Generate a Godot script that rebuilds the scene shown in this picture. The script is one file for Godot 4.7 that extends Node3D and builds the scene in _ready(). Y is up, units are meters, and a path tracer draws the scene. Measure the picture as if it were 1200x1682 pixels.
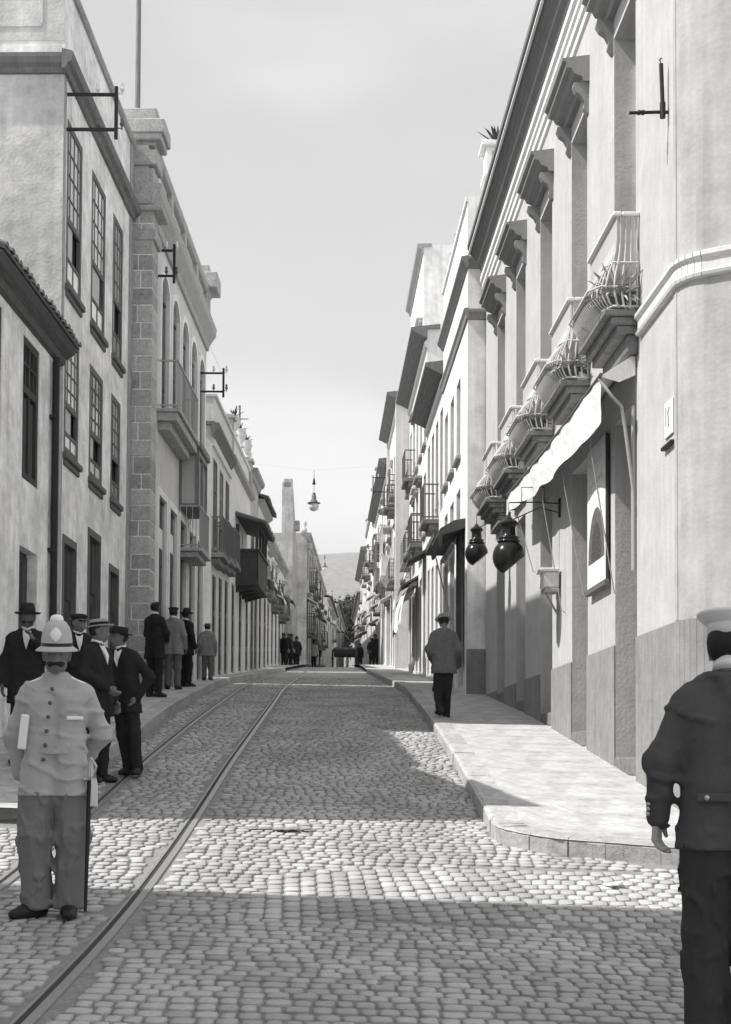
extends Node3D

# A narrow street that climbs away from a small crossing: shaded fronts on the left, sunlit fronts on the right.
# Depths along the street are written as Z > 0 (the world's -z); heights are world heights, the lens is at 0.

var rng := RandomNumberGenerator.new()
var M := {}
var T := {}
var cache := {}
var used := {}

func _ready():
	rng.seed = 1911
	var cam := Camera3D.new()
	cam.name = "camera"
	var f := 2300.0
	var pitch := deg_to_rad(2.2)
	cam.projection = Camera3D.PROJECTION_FRUSTUM
	cam.near = 0.1
	cam.far = 9000.0
	cam.keep_aspect = Camera3D.KEEP_HEIGHT
	cam.size = 0.1 * 1682.0 / f
	cam.frustum_offset = Vector2(24.0 / f * 0.1, (1245.0 - f * tan(pitch) - 841.0) / f * 0.1)
	cam.basis = Basis(Vector3(1, 0, 0), pitch) * Basis(Vector3(0, 0, 1), deg_to_rad(0.3))
	add_child(cam)
	cam.current = true
	var env := Environment.new()
	env.background_mode = Environment.BG_SKY
	env.sky = Sky.new()
	env.sky.sky_material = make_sky()
	env.background_energy_multiplier = 0.62
	env.tonemap_mode = Environment.TONE_MAPPER_LINEAR
	env.tonemap_exposure = 1.95
	env.sdfgi_enabled = true
	env.ssao_enabled = true
	env.ssil_enabled = true
	var we := WorldEnvironment.new()
	we.name = "world_environment"
	we.environment = env
	add_child(we)
	env.fog_enabled = true
	env.fog_mode = Environment.FOG_MODE_EXPONENTIAL
	env.fog_density = 0.00022
	env.fog_light_color = Color(0.9, 0.9, 0.9)
	var sun := DirectionalLight3D.new()
	sun.name = "sun"
	sun.light_energy = 0.98
	sun.light_color = Color(1.0, 0.99, 0.975)
	sun.light_angular_distance = 0.5
	sun.shadow_enabled = true
	var el := deg_to_rad(50.6)
	var az := deg_to_rad(10.0)
	var s := Vector3(-cos(el) * cos(az), sin(el), cos(el) * sin(az))
	sun.look_at_from_position(s * 50.0, Vector3.ZERO, Vector3.UP)
	add_child(sun)

	make_textures()
	make_materials()
	build_ground()
	build_left()
	build_right()
	build_far()
	build_fittings()
	build_people()

# ------------------------------------------------------------------ sky
func make_sky() -> PanoramaSkyMaterial:
	var w := 768
	var h := 384
	var im := Image.create(w, h, false, Image.FORMAT_RGB8)
	var n := FastNoiseLite.new()
	n.seed = 7
	n.frequency = 1.6
	n.fractal_octaves = 5
	var n2 := FastNoiseLite.new()
	n2.seed = 12
	n2.frequency = 0.7
	n2.fractal_octaves = 3
	for j in h:
		var e := PI * (0.5 - (j + 0.5) / h)
		for i in w:
			var a := TAU * (i + 0.5) / w
			var d := Vector3(cos(e) * cos(a), sin(e) * 2.0, cos(e) * sin(a))
			var up := clampf(sin(e), 0.0, 1.0)
			var base := lerpf(0.935, 0.845, smoothstep(0.02, 0.6, up))
			var c := smoothstep(-0.2, 0.35, n2.get_noise_3d(d.x, d.y * 1.5, d.z)) * 0.6 + smoothstep(-0.1, 0.55, n.get_noise_3d(d.x, d.y * 1.6, d.z)) * 0.4
			var v := base + (c - 0.35) * 0.24 * smoothstep(0.0, 0.12, up)
			v = minf(v, 0.985)
			im.set_pixel(i, j, Color(v, v, v * 1.004))
	var m := PanoramaSkyMaterial.new()
	m.panorama = ImageTexture.create_from_image(im)
	return m

# ------------------------------------------------------------------ names, things and parts
func numbered(called: String) -> String:
	if not used.has(called):
		used[called] = 0
		return called
	used[called] += 1
	return "%s_%03d" % [called, used[called]]

func tag(o: Node3D, label: String, category: String, group := ""):
	o.set_meta("label", label)
	o.set_meta("category", category)
	if group != "":
		o.set_meta("group", group)

func thing(called: String, label: String, category: String, at := Vector3.ZERO, turn := 0.0, group := "") -> Node3D:
	var o := Node3D.new()
	o.name = numbered(called)
	add_child(o)
	o.position = at
	o.rotation.y = turn
	tag(o, label, category, group)
	return o

func put(called: String, mesh: Mesh, m: Material, parent: Node3D, at := Transform3D()) -> MeshInstance3D:
	var o := MeshInstance3D.new()
	o.mesh = mesh
	o.material_override = m
	o.transform = at
	if parent == self:
		o.name = numbered(called)
	else:
		o.name = called
	parent.add_child(o, true)
	if parent != self and parent.get_node_or_null(NodePath(called)) != o:
		var k := 1
		while parent.has_node(NodePath("%s_%03d" % [called, k])):
			k += 1
		o.name = "%s_%03d" % [called, k]
	return o

func structure(o: Node3D):
	o.set_meta("kind", "structure")

# ------------------------------------------------------------------ mesh builder
class Mb:
	var v := PackedVector3Array()
	var n := PackedVector3Array()
	var uv := PackedVector2Array()
	var has_uv := false

	func tri(a: Vector3, b: Vector3, c: Vector3):
		var q := (c - a).cross(b - a).normalized()
		v.append(a); v.append(b); v.append(c)
		n.append(q); n.append(q); n.append(q)

	func quad(a: Vector3, b: Vector3, c: Vector3, d: Vector3):
		# clockwise seen from outside
		tri(a, b, c)
		tri(a, c, d)

	func tri_n(a: Vector3, b: Vector3, c: Vector3, na: Vector3, nb: Vector3, nc: Vector3):
		if (c - a).cross(b - a).dot(na + nb + nc) < 0.0:
			v.append(a); v.append(c); v.append(b)
			n.append(na); n.append(nc); n.append(nb)
		else:
			v.append(a); v.append(b); v.append(c)
			n.append(na); n.append(nb); n.append(nc)

	func hull8(p: Array):
		# p: 0-3 bottom (x-,z-)(x+,z-)(x+,z+)(x-,z+), 4-7 top
		quad(p[3], p[7], p[6], p[2])
		quad(p[1], p[5], p[4], p[0])
		quad(p[0], p[4], p[7], p[3])
		quad(p[2], p[6], p[5], p[1])
		quad(p[7], p[4], p[5], p[6])
		quad(p[0], p[3], p[2], p[1])

	func box(lo: Vector3, hi: Vector3, x := Transform3D()):
		var p := []
		for y in [lo.y, hi.y]:
			p.append(x * Vector3(lo.x, y, lo.z))
			p.append(x * Vector3(hi.x, y, lo.z))
			p.append(x * Vector3(hi.x, y, hi.z))
			p.append(x * Vector3(lo.x, y, hi.z))
		hull8(p)

	func bevel(lo: Vector3, hi: Vector3, r: float, x := Transform3D()):
		# a box whose edges are chamfered
		var c := (lo + hi) * 0.5
		var h := (hi - lo) * 0.5
		r = minf(r, minf(h.x, minf(h.y, h.z)) * 0.8)
		var f := func(sx, sy, sz, ax):
			var q := Vector3(sx * (h.x - (0.0 if ax == 0 else r)), sy * (h.y - (0.0 if ax == 1 else r)), sz * (h.z - (0.0 if ax == 2 else r)))
			return x * (c + q)
		for s in [-1, 1]:
			var a := [f.call(s, -1, -1, 0), f.call(s, 1, -1, 0), f.call(s, 1, 1, 0), f.call(s, -1, 1, 0)]
			var b := [f.call(-1, s, -1, 1), f.call(-1, s, 1, 1), f.call(1, s, 1, 1), f.call(1, s, -1, 1)]
			var d := [f.call(-1, -1, s, 2), f.call(1, -1, s, 2), f.call(1, 1, s, 2), f.call(-1, 1, s, 2)]
			for fc in [a, b, d]:
				face(fc, x * c)
		for s in [-1, 1]:
			for t in [-1, 1]:
				face([f.call(s, t, -1, 0), f.call(s, t, 1, 0), f.call(s, t, 1, 1), f.call(s, t, -1, 1)], x * c)
				face([f.call(s, -1, t, 0), f.call(s, 1, t, 0), f.call(s, 1, t, 2), f.call(s, -1, t, 2)], x * c)
				face([f.call(-1, s, t, 1), f.call(1, s, t, 1), f.call(1, s, t, 2), f.call(-1, s, t, 2)], x * c)
				for u in [-1, 1]:
					face([f.call(s, t, u, 0), f.call(s, t, u, 1), f.call(s, t, u, 2)], x * c)

	func face(p: Array, away: Vector3):
		# a convex face turned away from a point inside
		var q: Vector3 = (p[2] - p[0]).cross(p[1] - p[0])
		if q.dot(p[0] - away) < 0.0:
			p = p.duplicate()
			p.reverse()
		for i in range(1, p.size() - 1):
			tri(p[0], p[i], p[i + 1])

	func extr(prof: PackedVector2Array, a: float, b: float, x := Transform3D()):
		# profile of (z, y) run along x from a to b
		var c := prof.size()
		var area := 0.0
		for i in c:
			area += prof[i].cross(prof[(i + 1) % c])
		for i in c:
			var p := prof[i]
			var q := prof[(i + 1) % c]
			if area < 0.0:
				var tmp := p
				p = q
				q = tmp
			quad(x * Vector3(a, p.y, p.x), x * Vector3(a, q.y, q.x), x * Vector3(b, q.y, q.x), x * Vector3(b, p.y, p.x))
		var t := Geometry2D.triangulate_polygon(prof)
		for k in range(0, t.size(), 3):
			for e in [a, b]:
				var p0 := x * Vector3(e, prof[t[k]].y, prof[t[k]].x)
				var p1 := x * Vector3(e, prof[t[k + 1]].y, prof[t[k + 1]].x)
				var p2 := x * Vector3(e, prof[t[k + 2]].y, prof[t[k + 2]].x)
				var outw: Vector3 = x.basis.x * (-1.0 if e == a else 1.0)
				if (p2 - p0).cross(p1 - p0).dot(outw) < 0.0:
					tri(p0, p2, p1)
				else:
					tri(p0, p1, p2)

	func tube(pts: Array, r, sides := 6, caps := true):
		# r: a radius or a list of radii
		var rings := []
		var up := Vector3(0, 1, 0)
		for i in pts.size():
			var d: Vector3
			if i == 0:
				d = pts[1] - pts[0]
			elif i == pts.size() - 1:
				d = pts[i] - pts[i - 1]
			else:
				d = pts[i + 1] - pts[i - 1]
			d = d.normalized()
			var s := d.cross(up)
			if s.length() < 0.05:
				s = d.cross(Vector3(0, 0, 1))
			s = s.normalized()
			var t := s.cross(d)
			var rr: float = r[i] if r is Array else r
			var ring := []
			for k in sides:
				var a := TAU * k / sides
				var o := s * cos(a) + t * sin(a)
				ring.append([pts[i] + o * rr, o])
			rings.append(ring)
		for i in rings.size() - 1:
			for k in sides:
				var l := (k + 1) % sides
				var A = rings[i][k]
				var B = rings[i][l]
				var C = rings[i + 1][l]
				var D = rings[i + 1][k]
				tri_n(A[0], B[0], C[0], A[1], B[1], C[1])
				tri_n(A[0], C[0], D[0], A[1], C[1], D[1])
		if caps:
			for e in [0, rings.size() - 1]:
				var d: Vector3 = (pts[1] - pts[0]) * -1.0 if e == 0 else pts[-1] - pts[-2]
				d = d.normalized()
				for k in sides:
					tri_n(pts[e], rings[e][k][0], rings[e][(k + 1) % sides][0], d, d, d)

	func lathe(prof: Array, seg := 20, x := Transform3D(), sx := 1.0, sz := 1.0):
		# profile of Vector2(radius, y), smooth along the curve except where a point is repeated
		var c := prof.size()
		for i in c - 1:
			var p: Vector2 = prof[i]
			var q: Vector2 = prof[i + 1]
			if p.is_equal_approx(q):
				continue
			var dq := (q - p).normalized()
			var np := Vector2(dq.y, -dq.x)
			var nq := np
			if i > 0 and not prof[i - 1].is_equal_approx(p):
				var e: Vector2 = (p - prof[i - 1]).normalized()
				np = (np + Vector2(e.y, -e.x)).normalized()
			if i < c - 2 and not prof[i + 2].is_equal_approx(q):
				var e2: Vector2 = (prof[i + 2] - q).normalized()
				nq = (nq + Vector2(e2.y, -e2.x)).normalized()
			for k in seg:
				var a0 := TAU * k / seg
				var a1 := TAU * (k + 1) / seg
				var g := func(r: Vector2, a: float): return x * Vector3(r.x * cos(a) * sx, r.y, r.x * sin(a) * sz)
				var h := func(r: Vector2, a: float): return (x.basis * Vector3(r.x * cos(a) / sx, r.y, r.x * sin(a) / sz)).normalized()
				if p.x > 0.0001 and q.x > 0.0001:
					tri_n(g.call(p, a0), g.call(q, a0), g.call(q, a1), h.call(np, a0), h.call(nq, a0), h.call(nq, a1))
					tri_n(g.call(p, a0), g.call(q, a1), g.call(p, a1), h.call(np, a0), h.call(nq, a1), h.call(np, a1))
				elif q.x > 0.0001:
					tri_n(g.call(p, a0), g.call(q, a0), g.call(q, a1), h.call(np, a0), h.call(nq, a0), h.call(nq, a1))
				else:
					tri_n(g.call(p, a0), g.call(q, a0), g.call(p, a1), h.call(np, a0), h.call(nq, a0), h.call(np, a1))

	func mesh() -> ArrayMesh:
		var arr := []
		arr.resize(Mesh.ARRAY_MAX)
		arr[Mesh.ARRAY_VERTEX] = v
		arr[Mesh.ARRAY_NORMAL] = n
		if has_uv:
			arr[Mesh.ARRAY_TEX_UV] = uv
		var m := ArrayMesh.new()
		m.add_surface_from_arrays(Mesh.PRIMITIVE_TRIANGLES, arr)
		return m

# ------------------------------------------------------------------ textures and materials
func seamless(sd: int, freq: float, oct: int, w: int, h: int, type := FastNoiseLite.TYPE_SIMPLEX_SMOOTH) -> PackedByteArray:
	var n := FastNoiseLite.new()
	n.seed = sd
	n.noise_type = type
	n.frequency = freq
	n.fractal_octaves = oct
	var im := n.get_seamless_image(w, h, false, false, 0.12)
	if w != 512 or h != 512:
		im.resize(512, 512, Image.INTERPOLATE_CUBIC)
	im.convert(Image.FORMAT_L8)
	return im.get_data()

func layered(layers: Array, lo: float, hi: float) -> ImageTexture:
	# layers of [bytes, weight], a sum round one; colours (lo = 0) are stored as sRGB
	var o := PackedByteArray()
	o.resize(512 * 512)
	var table := PackedByteArray()
	for i in 1025:
		var q := i / 1024.0
		table.append(int(round(255.0 * (Color(q, q, q).linear_to_srgb().r if lo == 0.0 else q))))
	var b0: PackedByteArray = layers[0][0]
	var b1: PackedByteArray = layers[1][0]
	var b2: PackedByteArray = layers[2 % layers.size()][0]
	var b3: PackedByteArray = layers[3 % layers.size()][0]
	var w := [layers[0][1], layers[1][1], layers[2][1] if layers.size() > 2 else 0.0, layers[3][1] if layers.size() > 3 else 0.0]
	var w0: float = w[0] / 255.0
	var w1: float = w[1] / 255.0
	var w2: float = w[2] / 255.0
	var w3: float = w[3] / 255.0
	var base: float = 1.0 - 0.5 * (w[0] + w[1] + w[2] + w[3]) - lo
	var k := 1024.0 / (hi - lo)
	for i in 512 * 512:
		o[i] = table[int(clampf((base + b0[i] * w0 + b1[i] * w1 + b2[i] * w2 + b3[i] * w3) * k, 0.0, 1024.0))]
	return ImageTexture.create_from_image(Image.create_from_data(512, 512, false, Image.FORMAT_L8, o))

func make_textures():
	var big := seamless(1, 0.008, 4, 512, 512)
	var mid := seamless(2, 0.03, 4, 512, 512)
	var fine := seamless(3, 0.16, 3, 512, 512)
	var streak := seamless(4, 0.05, 4, 512, 40)
	var streak2 := seamless(5, 0.12, 3, 512, 24)
	var cells := seamless(8, 0.035, 2, 512, 512, FastNoiseLite.TYPE_CELLULAR)
	T.old = layered([[big, 0.45], [mid, 0.30], [fine, 0.16], [streak, 0.24]], 0.0, 1.3)
	T.clean = layered([[big, 0.14], [mid, 0.12], [fine, 0.08], [streak, 0.16]], 0.0, 1.2)
	T.worn = layered([[big, 0.26], [mid, 0.2], [fine, 0.14], [streak, 0.26]], 0.0, 1.3)
	T.stucco_h = layered([[mid, 0.5], [fine, 0.5], [cells, 0.25]], 0.4, 1.6)
	T.stone = layered([[big, 0.3], [mid, 0.4], [fine, 0.6], [cells, 0.25]], 0.0, 1.5)
	T.stone_h = layered([[mid, 0.5], [fine, 0.8], [cells, 0.5]], 0.2, 1.8)
	T.sett = layered([[mid, 0.22], [fine, 0.24], [big, 0.12]], 0.0, 1.3)
	T.wood = layered([[streak2, 0.5], [streak, 0.4], [fine, 0.15]], 0.0, 1.4)
	T.wood_h = layered([[streak2, 0.8], [streak, 0.5]], 0.3, 1.7)
	T.cloth = layered([[fine, 0.16], [mid, 0.12], [big, 0.1]], 0.0, 1.3)
	T.pave = layered([[big, 0.42], [mid, 0.32], [fine, 0.35], [cells, 0.12]], 0.0, 1.3)

func mat(called: String, v: float, rough := 0.9, tex := "", size := 1.0, h := "", cm := 0.3, metal := 0.0) -> StandardMaterial3D:
	var m := StandardMaterial3D.new()
	m.resource_name = called
	var most: float = {"sett": 1.3, "old": 1.3, "worn": 1.3, "clean": 1.2, "stone": 1.5, "wood": 1.4, "cloth": 1.3, "pave": 1.3}.get(tex, 1.0)
	m.albedo_color = Color(v * most, v * most, v * most).linear_to_srgb()
	m.roughness = rough
	m.metallic = metal
	m.metallic_specular = 0.35
	if tex != "":
		m.albedo_texture = T[tex]
	if h != "":
		m.heightmap_enabled = true
		m.heightmap_texture = T[h]
		m.heightmap_scale = cm
	if tex != "" or h != "":
		m.uv1_triplanar = true
		m.uv1_world_triplanar = true
		m.uv1_triplanar_sharpness = 6.0
		m.uv1_scale = Vector3.ONE / size
	M[called] = m
	return m

func make_materials():
	mat("white_wall", 0.50, 0.95, "clean", 4.2, "stucco_h", 0.5)
	mat("grey_base", 0.27, 0.95, "worn", 3.1, "stucco_h", 0.7)
	mat("corner_wall", 0.44, 0.95, "worn", 4.6, "stucco_h", 0.5)
	mat("old_wall", 0.80, 0.95, "old", 4.4, "stucco_h", 0.7)
	mat("old_wall_dimmed", 0.56, 0.95, "old", 5.3, "stucco_h", 0.9)  # old_wall darkened in colour to dim the sun on the end wall
	mat("grey_front", 0.80, 0.95, "old", 3.7, "stucco_h", 0.8)
	mat("eave_dark", 0.17, 0.8, "wood", 1.7, "wood_h", 0.3)
	mat("trim_grey_warm", 0.26, 0.85, "clean", 2.2)
	mat("whitewash", 0.80, 0.95, "worn", 4.4, "stucco_h", 0.5)
	mat("trim_white_wall", 0.70, 0.95, "clean", 3.3, "stucco_h", 0.5)
	mat("iron_pale_dull", 0.36, 0.6)
	mat("trim_stained", 0.36, 0.95, "old", 2.9, "stucco_h", 0.5)
	mat("grey_wall", 0.42, 0.95, "old", 3.9, "stucco_h", 0.6)
	mat("pale_wall", 0.60, 0.95, "clean", 3.6, "stucco_h", 0.5)
	mat("white_paint", 0.82, 0.8, "clean", 2.7)
	mat("cornice_dark", 0.17, 0.85, "old", 2.5)
	mat("brown_leaf", 0.075, 0.75, "wood", 1.2, "wood_h", 0.3)
	mat("trim_pale", 0.66, 0.85, "clean", 2.3)
	mat("trim_white", 0.74, 0.8, "clean", 2.7)
	mat("trim_grey", 0.34, 0.85, "clean", 2.0)
	mat("dark_stone", 0.42, 0.95, "stone", 0.9, "stone_h", 0.8)
	mat("dark_stone_light", 0.5, 0.95, "stone", 0.8, "stone_h", 0.8)
	mat("dark_stone_deep", 0.35, 0.95, "stone", 1.1, "stone_h", 0.9)
	mat("mortar", 0.8, 0.95, "stone", 0.6)
	mat("slab_stone", 0.20, 0.9, "stone", 1.3, "stone_h", 0.4)
	mat("dark_wood", 0.055, 0.75, "wood", 1.0, "wood_h", 0.3)
	mat("grey_wood", 0.13, 0.75, "wood", 1.2, "wood_h", 0.3)
	mat("mid_wood", 0.20, 0.75, "wood", 1.2, "wood_h", 0.2)
	mat("white_wood", 0.70, 0.6, "wood", 1.3)
	mat("eave_wood", 0.10, 0.8, "wood", 1.5, "wood_h", 0.4)
	mat("tile", 0.17, 0.9, "stone", 0.6, "stone_h", 0.4)
	mat("iron", 0.025, 0.55)
	mat("iron_pale", 0.52, 0.6)
	mat("iron_grey", 0.13, 0.6)
	mat("enamel_black", 0.018, 0.22)
	mat("porcelain", 0.75, 0.25)
	mat("glass", 0.03, 0.06)
	M.glass.metallic_specular = 0.6
	mat("curtain", 0.55, 0.9, "cloth", 0.7)
	mat("dark_inside", 0.02, 1.0)  # near-black colour standing in for the dark of unlit rooms
	mat("canvas", 0.70, 0.95, "cloth", 1.1, "wood_h", 0.4)
	mat("canvas_dark", 0.09, 0.95, "cloth", 0.8, "wood_h", 0.5)
	mat("joint", 0.25, 1.0, "stone", 0.7, "stone_h", 0.6)
	mat("road_far", 0.4, 0.95, "stone", 0.8, "stone_h", 1.0)
	mat("earth", 0.3, 1.0, "pave", 3.0, "stone_h", 1.0)
	mat("pavement", 0.45, 0.95, "pave", 1.9, "stone_h", 0.5)
	mat("kerb_stone", 0.44, 0.92, "stone", 1.2, "stone_h", 0.6)
	mat("kerb_stone_dark", 0.38, 0.92, "stone", 1.0, "stone_h", 0.7)
	mat("rail_steel", 0.38, 0.42, "", 1.0, "", 0.3, 0.6)
	mat("rail_rust", 0.05, 0.8)
	for i in 5:
		mat("sett_%d" % i, [0.38, 0.345, 0.42, 0.365, 0.44][i], 0.9, "sett", 0.31 + 0.02 * i, "stone_h", 0.12)
	mat("sett_many", 0.39, 0.9, "sett", 0.33, "stone_h", 0.12)
	M.sett_many.vertex_color_use_as_albedo = true
	mat("dark_patch", 0.26, 1.0)
	mat("hill_green", 0.2, 1.0, "stone", 160.0)
	mat("leaf_dark", 0.05, 0.8)
	mat("leaf_grey", 0.16, 0.7)
	mat("leaf_pale", 0.42, 0.7)
	mat("bark", 0.07, 0.95)
	mat("skin", 0.17, 0.6)
	mat("skin_pale", 0.42, 0.6)
	mat("hair", 0.02, 0.6)
	mat("khaki", 0.42, 0.95, "cloth", 0.5, "stucco_h", 0.1)
	mat("khaki_dark", 0.19, 0.95, "cloth", 0.45, "stucco_h", 0.1)
	mat("cloth_black", 0.022, 0.95, "cloth", 0.5, "stucco_h", 0.25)
	mat("cloth_navy", 0.085, 0.95, "cloth", 0.4, "stucco_h", 0.1)
	mat("cloth_navy_dark", 0.05, 0.95, "cloth", 0.4, "stucco_h", 0.1)
	mat("cloth_grey", 0.14, 0.95, "cloth", 0.4, "stucco_h", 0.25)
	mat("cloth_grey_light", 0.24, 0.95, "cloth", 0.4, "stucco_h", 0.25)
	mat("linen", 0.75, 0.9)
	mat("cloth_pale", 0.42, 0.95)
	mat("skin_dark", 0.11, 0.6)
	mat("khaki_helmet", 0.46, 0.85, "cloth", 0.6)
	mat("button_dark", 0.12, 0.4)
	mat("straw", 0.36, 0.85)
	mat("felt_dark", 0.03, 0.95)
	mat("leather", 0.02, 0.4)
	mat("brass", 0.5, 0.35, "", 1.0, "", 0.3, 0.6)
	mat("badge_white", 0.85, 0.35)
	mat("rope", 0.45, 0.9)

# ------------------------------------------------------------------ the lie of the land
const GZ := [-30.0, 0.0, 5.3, 8.8, 10.3, 12.9, 16.1, 22.8, 32.9, 71.0, 400.0, 1500.0]
const GY := [-1.5, -1.35, -1.22, -1.03, -0.874, -0.579, -0.13, 0.66, 1.62, 4.6, 25.985, 97.5]

func g0(z: float) -> float:
	if z <= GZ[0]:
		return GY[0]
	for i in GZ.size() - 1:
		if z < GZ[i + 1]:
			return lerpf(GY[i], GY[i + 1], (z - GZ[i]) / (GZ[i + 1] - GZ[i]))
	return GY[-1]

func gy(z: float, x := -1.9) -> float:
	var r := minf(1.6, 0.4 + absf(z) * 0.1)
	var b := (g0(z - r) + g0(z - r * 0.5) + g0(z) + g0(z + r * 0.5) + g0(z + r)) * 0.2
	return b - 0.03 * clampf((60.0 - z) / 40.0, 0.0, 1.0) * (clampf(x, -7.0, 6.0) + 1.9)

func gv(x: float, z: float, up := 0.0) -> Vector3:
	return Vector3(x, gy(z, x) + up, -z)

func polyx(pts: Array, z: float) -> float:
	# a line given as [z, x] pairs
	if z <= pts[0][0]:
		return pts[0][1]
	for i in pts.size() - 1:
		if z <= pts[i + 1][0]:
			return lerpf(pts[i][1], pts[i + 1][1], (z - pts[i][0]) / (pts[i + 1][0] - pts[i][0]))
	return pts[-1][1]

const KERB_R := [[12.4, 1.27], [32.0, 1.27], [55.0, 0.62], [90.0, 0.15], [150.0, -0.3]]
const KERB_L := [[12.3, -2.86], [19.0, -2.86], [29.0, -3.14], [36.0, -3.2], [58.0, -2.72], [90.0, -2.0], [150.0, -1.6]]

func sheet(xs: Callable, zs: Array, up: float, cols: int) -> Mb:
	# a strip that follows the ground; xs(z) gives its [left, right]
	var b := Mb.new()
	for i in zs.size() - 1:
		var a: Array = xs.call(zs[i])
		var c: Array = xs.call(zs[i + 1])
		for k in cols:
			var t0 := float(k) / cols
			var t1 := float(k + 1) / cols
			var p := gv(lerpf(a[0], a[1], t0), zs[i], up)
			var q := gv(lerpf(a[0], a[1], t1), zs[i], up)
			var r := gv(lerpf(c[0], c[1], t1), zs[i + 1], up)
			var s := gv(lerpf(c[0], c[1], t0), zs[i + 1], up)
			b.quad(p, s, r, q)
	return b

func span(a: float, b: float, step: float) -> Array:
	var o := []
	var n := maxi(1, int(ceil((b - a) / step)))
	for i in n + 1:
		o.append(lerpf(a, b, float(i) / n))
	return o

func build_ground():
	var b := sheet(func(z): return [-90.0, -7.0], span(-30, 150, 4.0), -0.05, 4)
	var b2 := sheet(func(z): return [-7.0, 6.0], span(-30, 150, 1.0), -0.05, 4)
	var b3 := sheet(func(z): return [6.0, 90.0], span(-30, 150, 4.0), -0.05, 4)
	var b4 := sheet(func(z): return [-90.0 - (z - 150.0) * 1.2, 90.0 + (z - 150.0) * 1.2], span(150, 1500, 50.0), -0.05, 8)
	for o in [b2, b3, b4]:
		b.v.append_array(o.v)
		b.n.append_array(o.n)
	structure(put("ground", b.mesh(), M.earth, self))
	build_road()
	build_pavements()
	build_rails()
	build_hill()

# ------------------------------------------------------------------ road and its setts
func sett_mesh(sd: int) -> ArrayMesh:
	var r := RandomNumberGenerator.new()
	r.seed = sd
	var b := Mb.new()
	var K := 12
	var rings := [[0.0, 0.0], [0.38, -0.0003], [0.472, -0.0016], [0.498, -0.0068], [0.5, -0.04]]
	var pts := []
	var ph := r.randf() * TAU
	var wob := []
	for k in K:
		wob.append(r.randf_range(0.95, 1.0))
	for ring in rings:
		var row := []
		for k in K:
			var a := TAU * (k + 0.5) / K
			var c := cos(a)
			var s := sin(a)
			var e := pow(pow(absf(c), 5.0) + pow(absf(s), 5.0), -0.2)
			var rr: float = ring[0] * e * wob[k]
			row.append(Vector3(rr * c, ring[1] + 0.0025 * sin(a * 2.0 + ph) * ring[0], rr * s))
		pts.append(row)
	var nn := []
	for i in rings.size():
		var row := []
		for k in K:
			var a := TAU * (k + 0.5) / K
			var up: float = [1.0, 0.999, 0.975, 0.6, 0.0][i]
			row.append(Vector3(cos(a) * sqrt(1.0 - up * up), up, sin(a) * sqrt(1.0 - up * up)))
		nn.append(row)
	for i in rings.size() - 1:
		for k in K:
			var l := (k + 1) % K
			if i == 0:
				b.tri_n(pts[0][k], pts[1][k], pts[1][l], Vector3.UP, nn[1][k], nn[1][l])
			else:
				b.tri_n(pts[i][k], pts[i + 1][k], pts[i + 1][l], nn[i][k], nn[i + 1][k], nn[i + 1][l])
				b.tri_n(pts[i][k], pts[i + 1][l], pts[i][l], nn[i][k], nn[i + 1][l], nn[i][l])
	return b.mesh()

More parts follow.
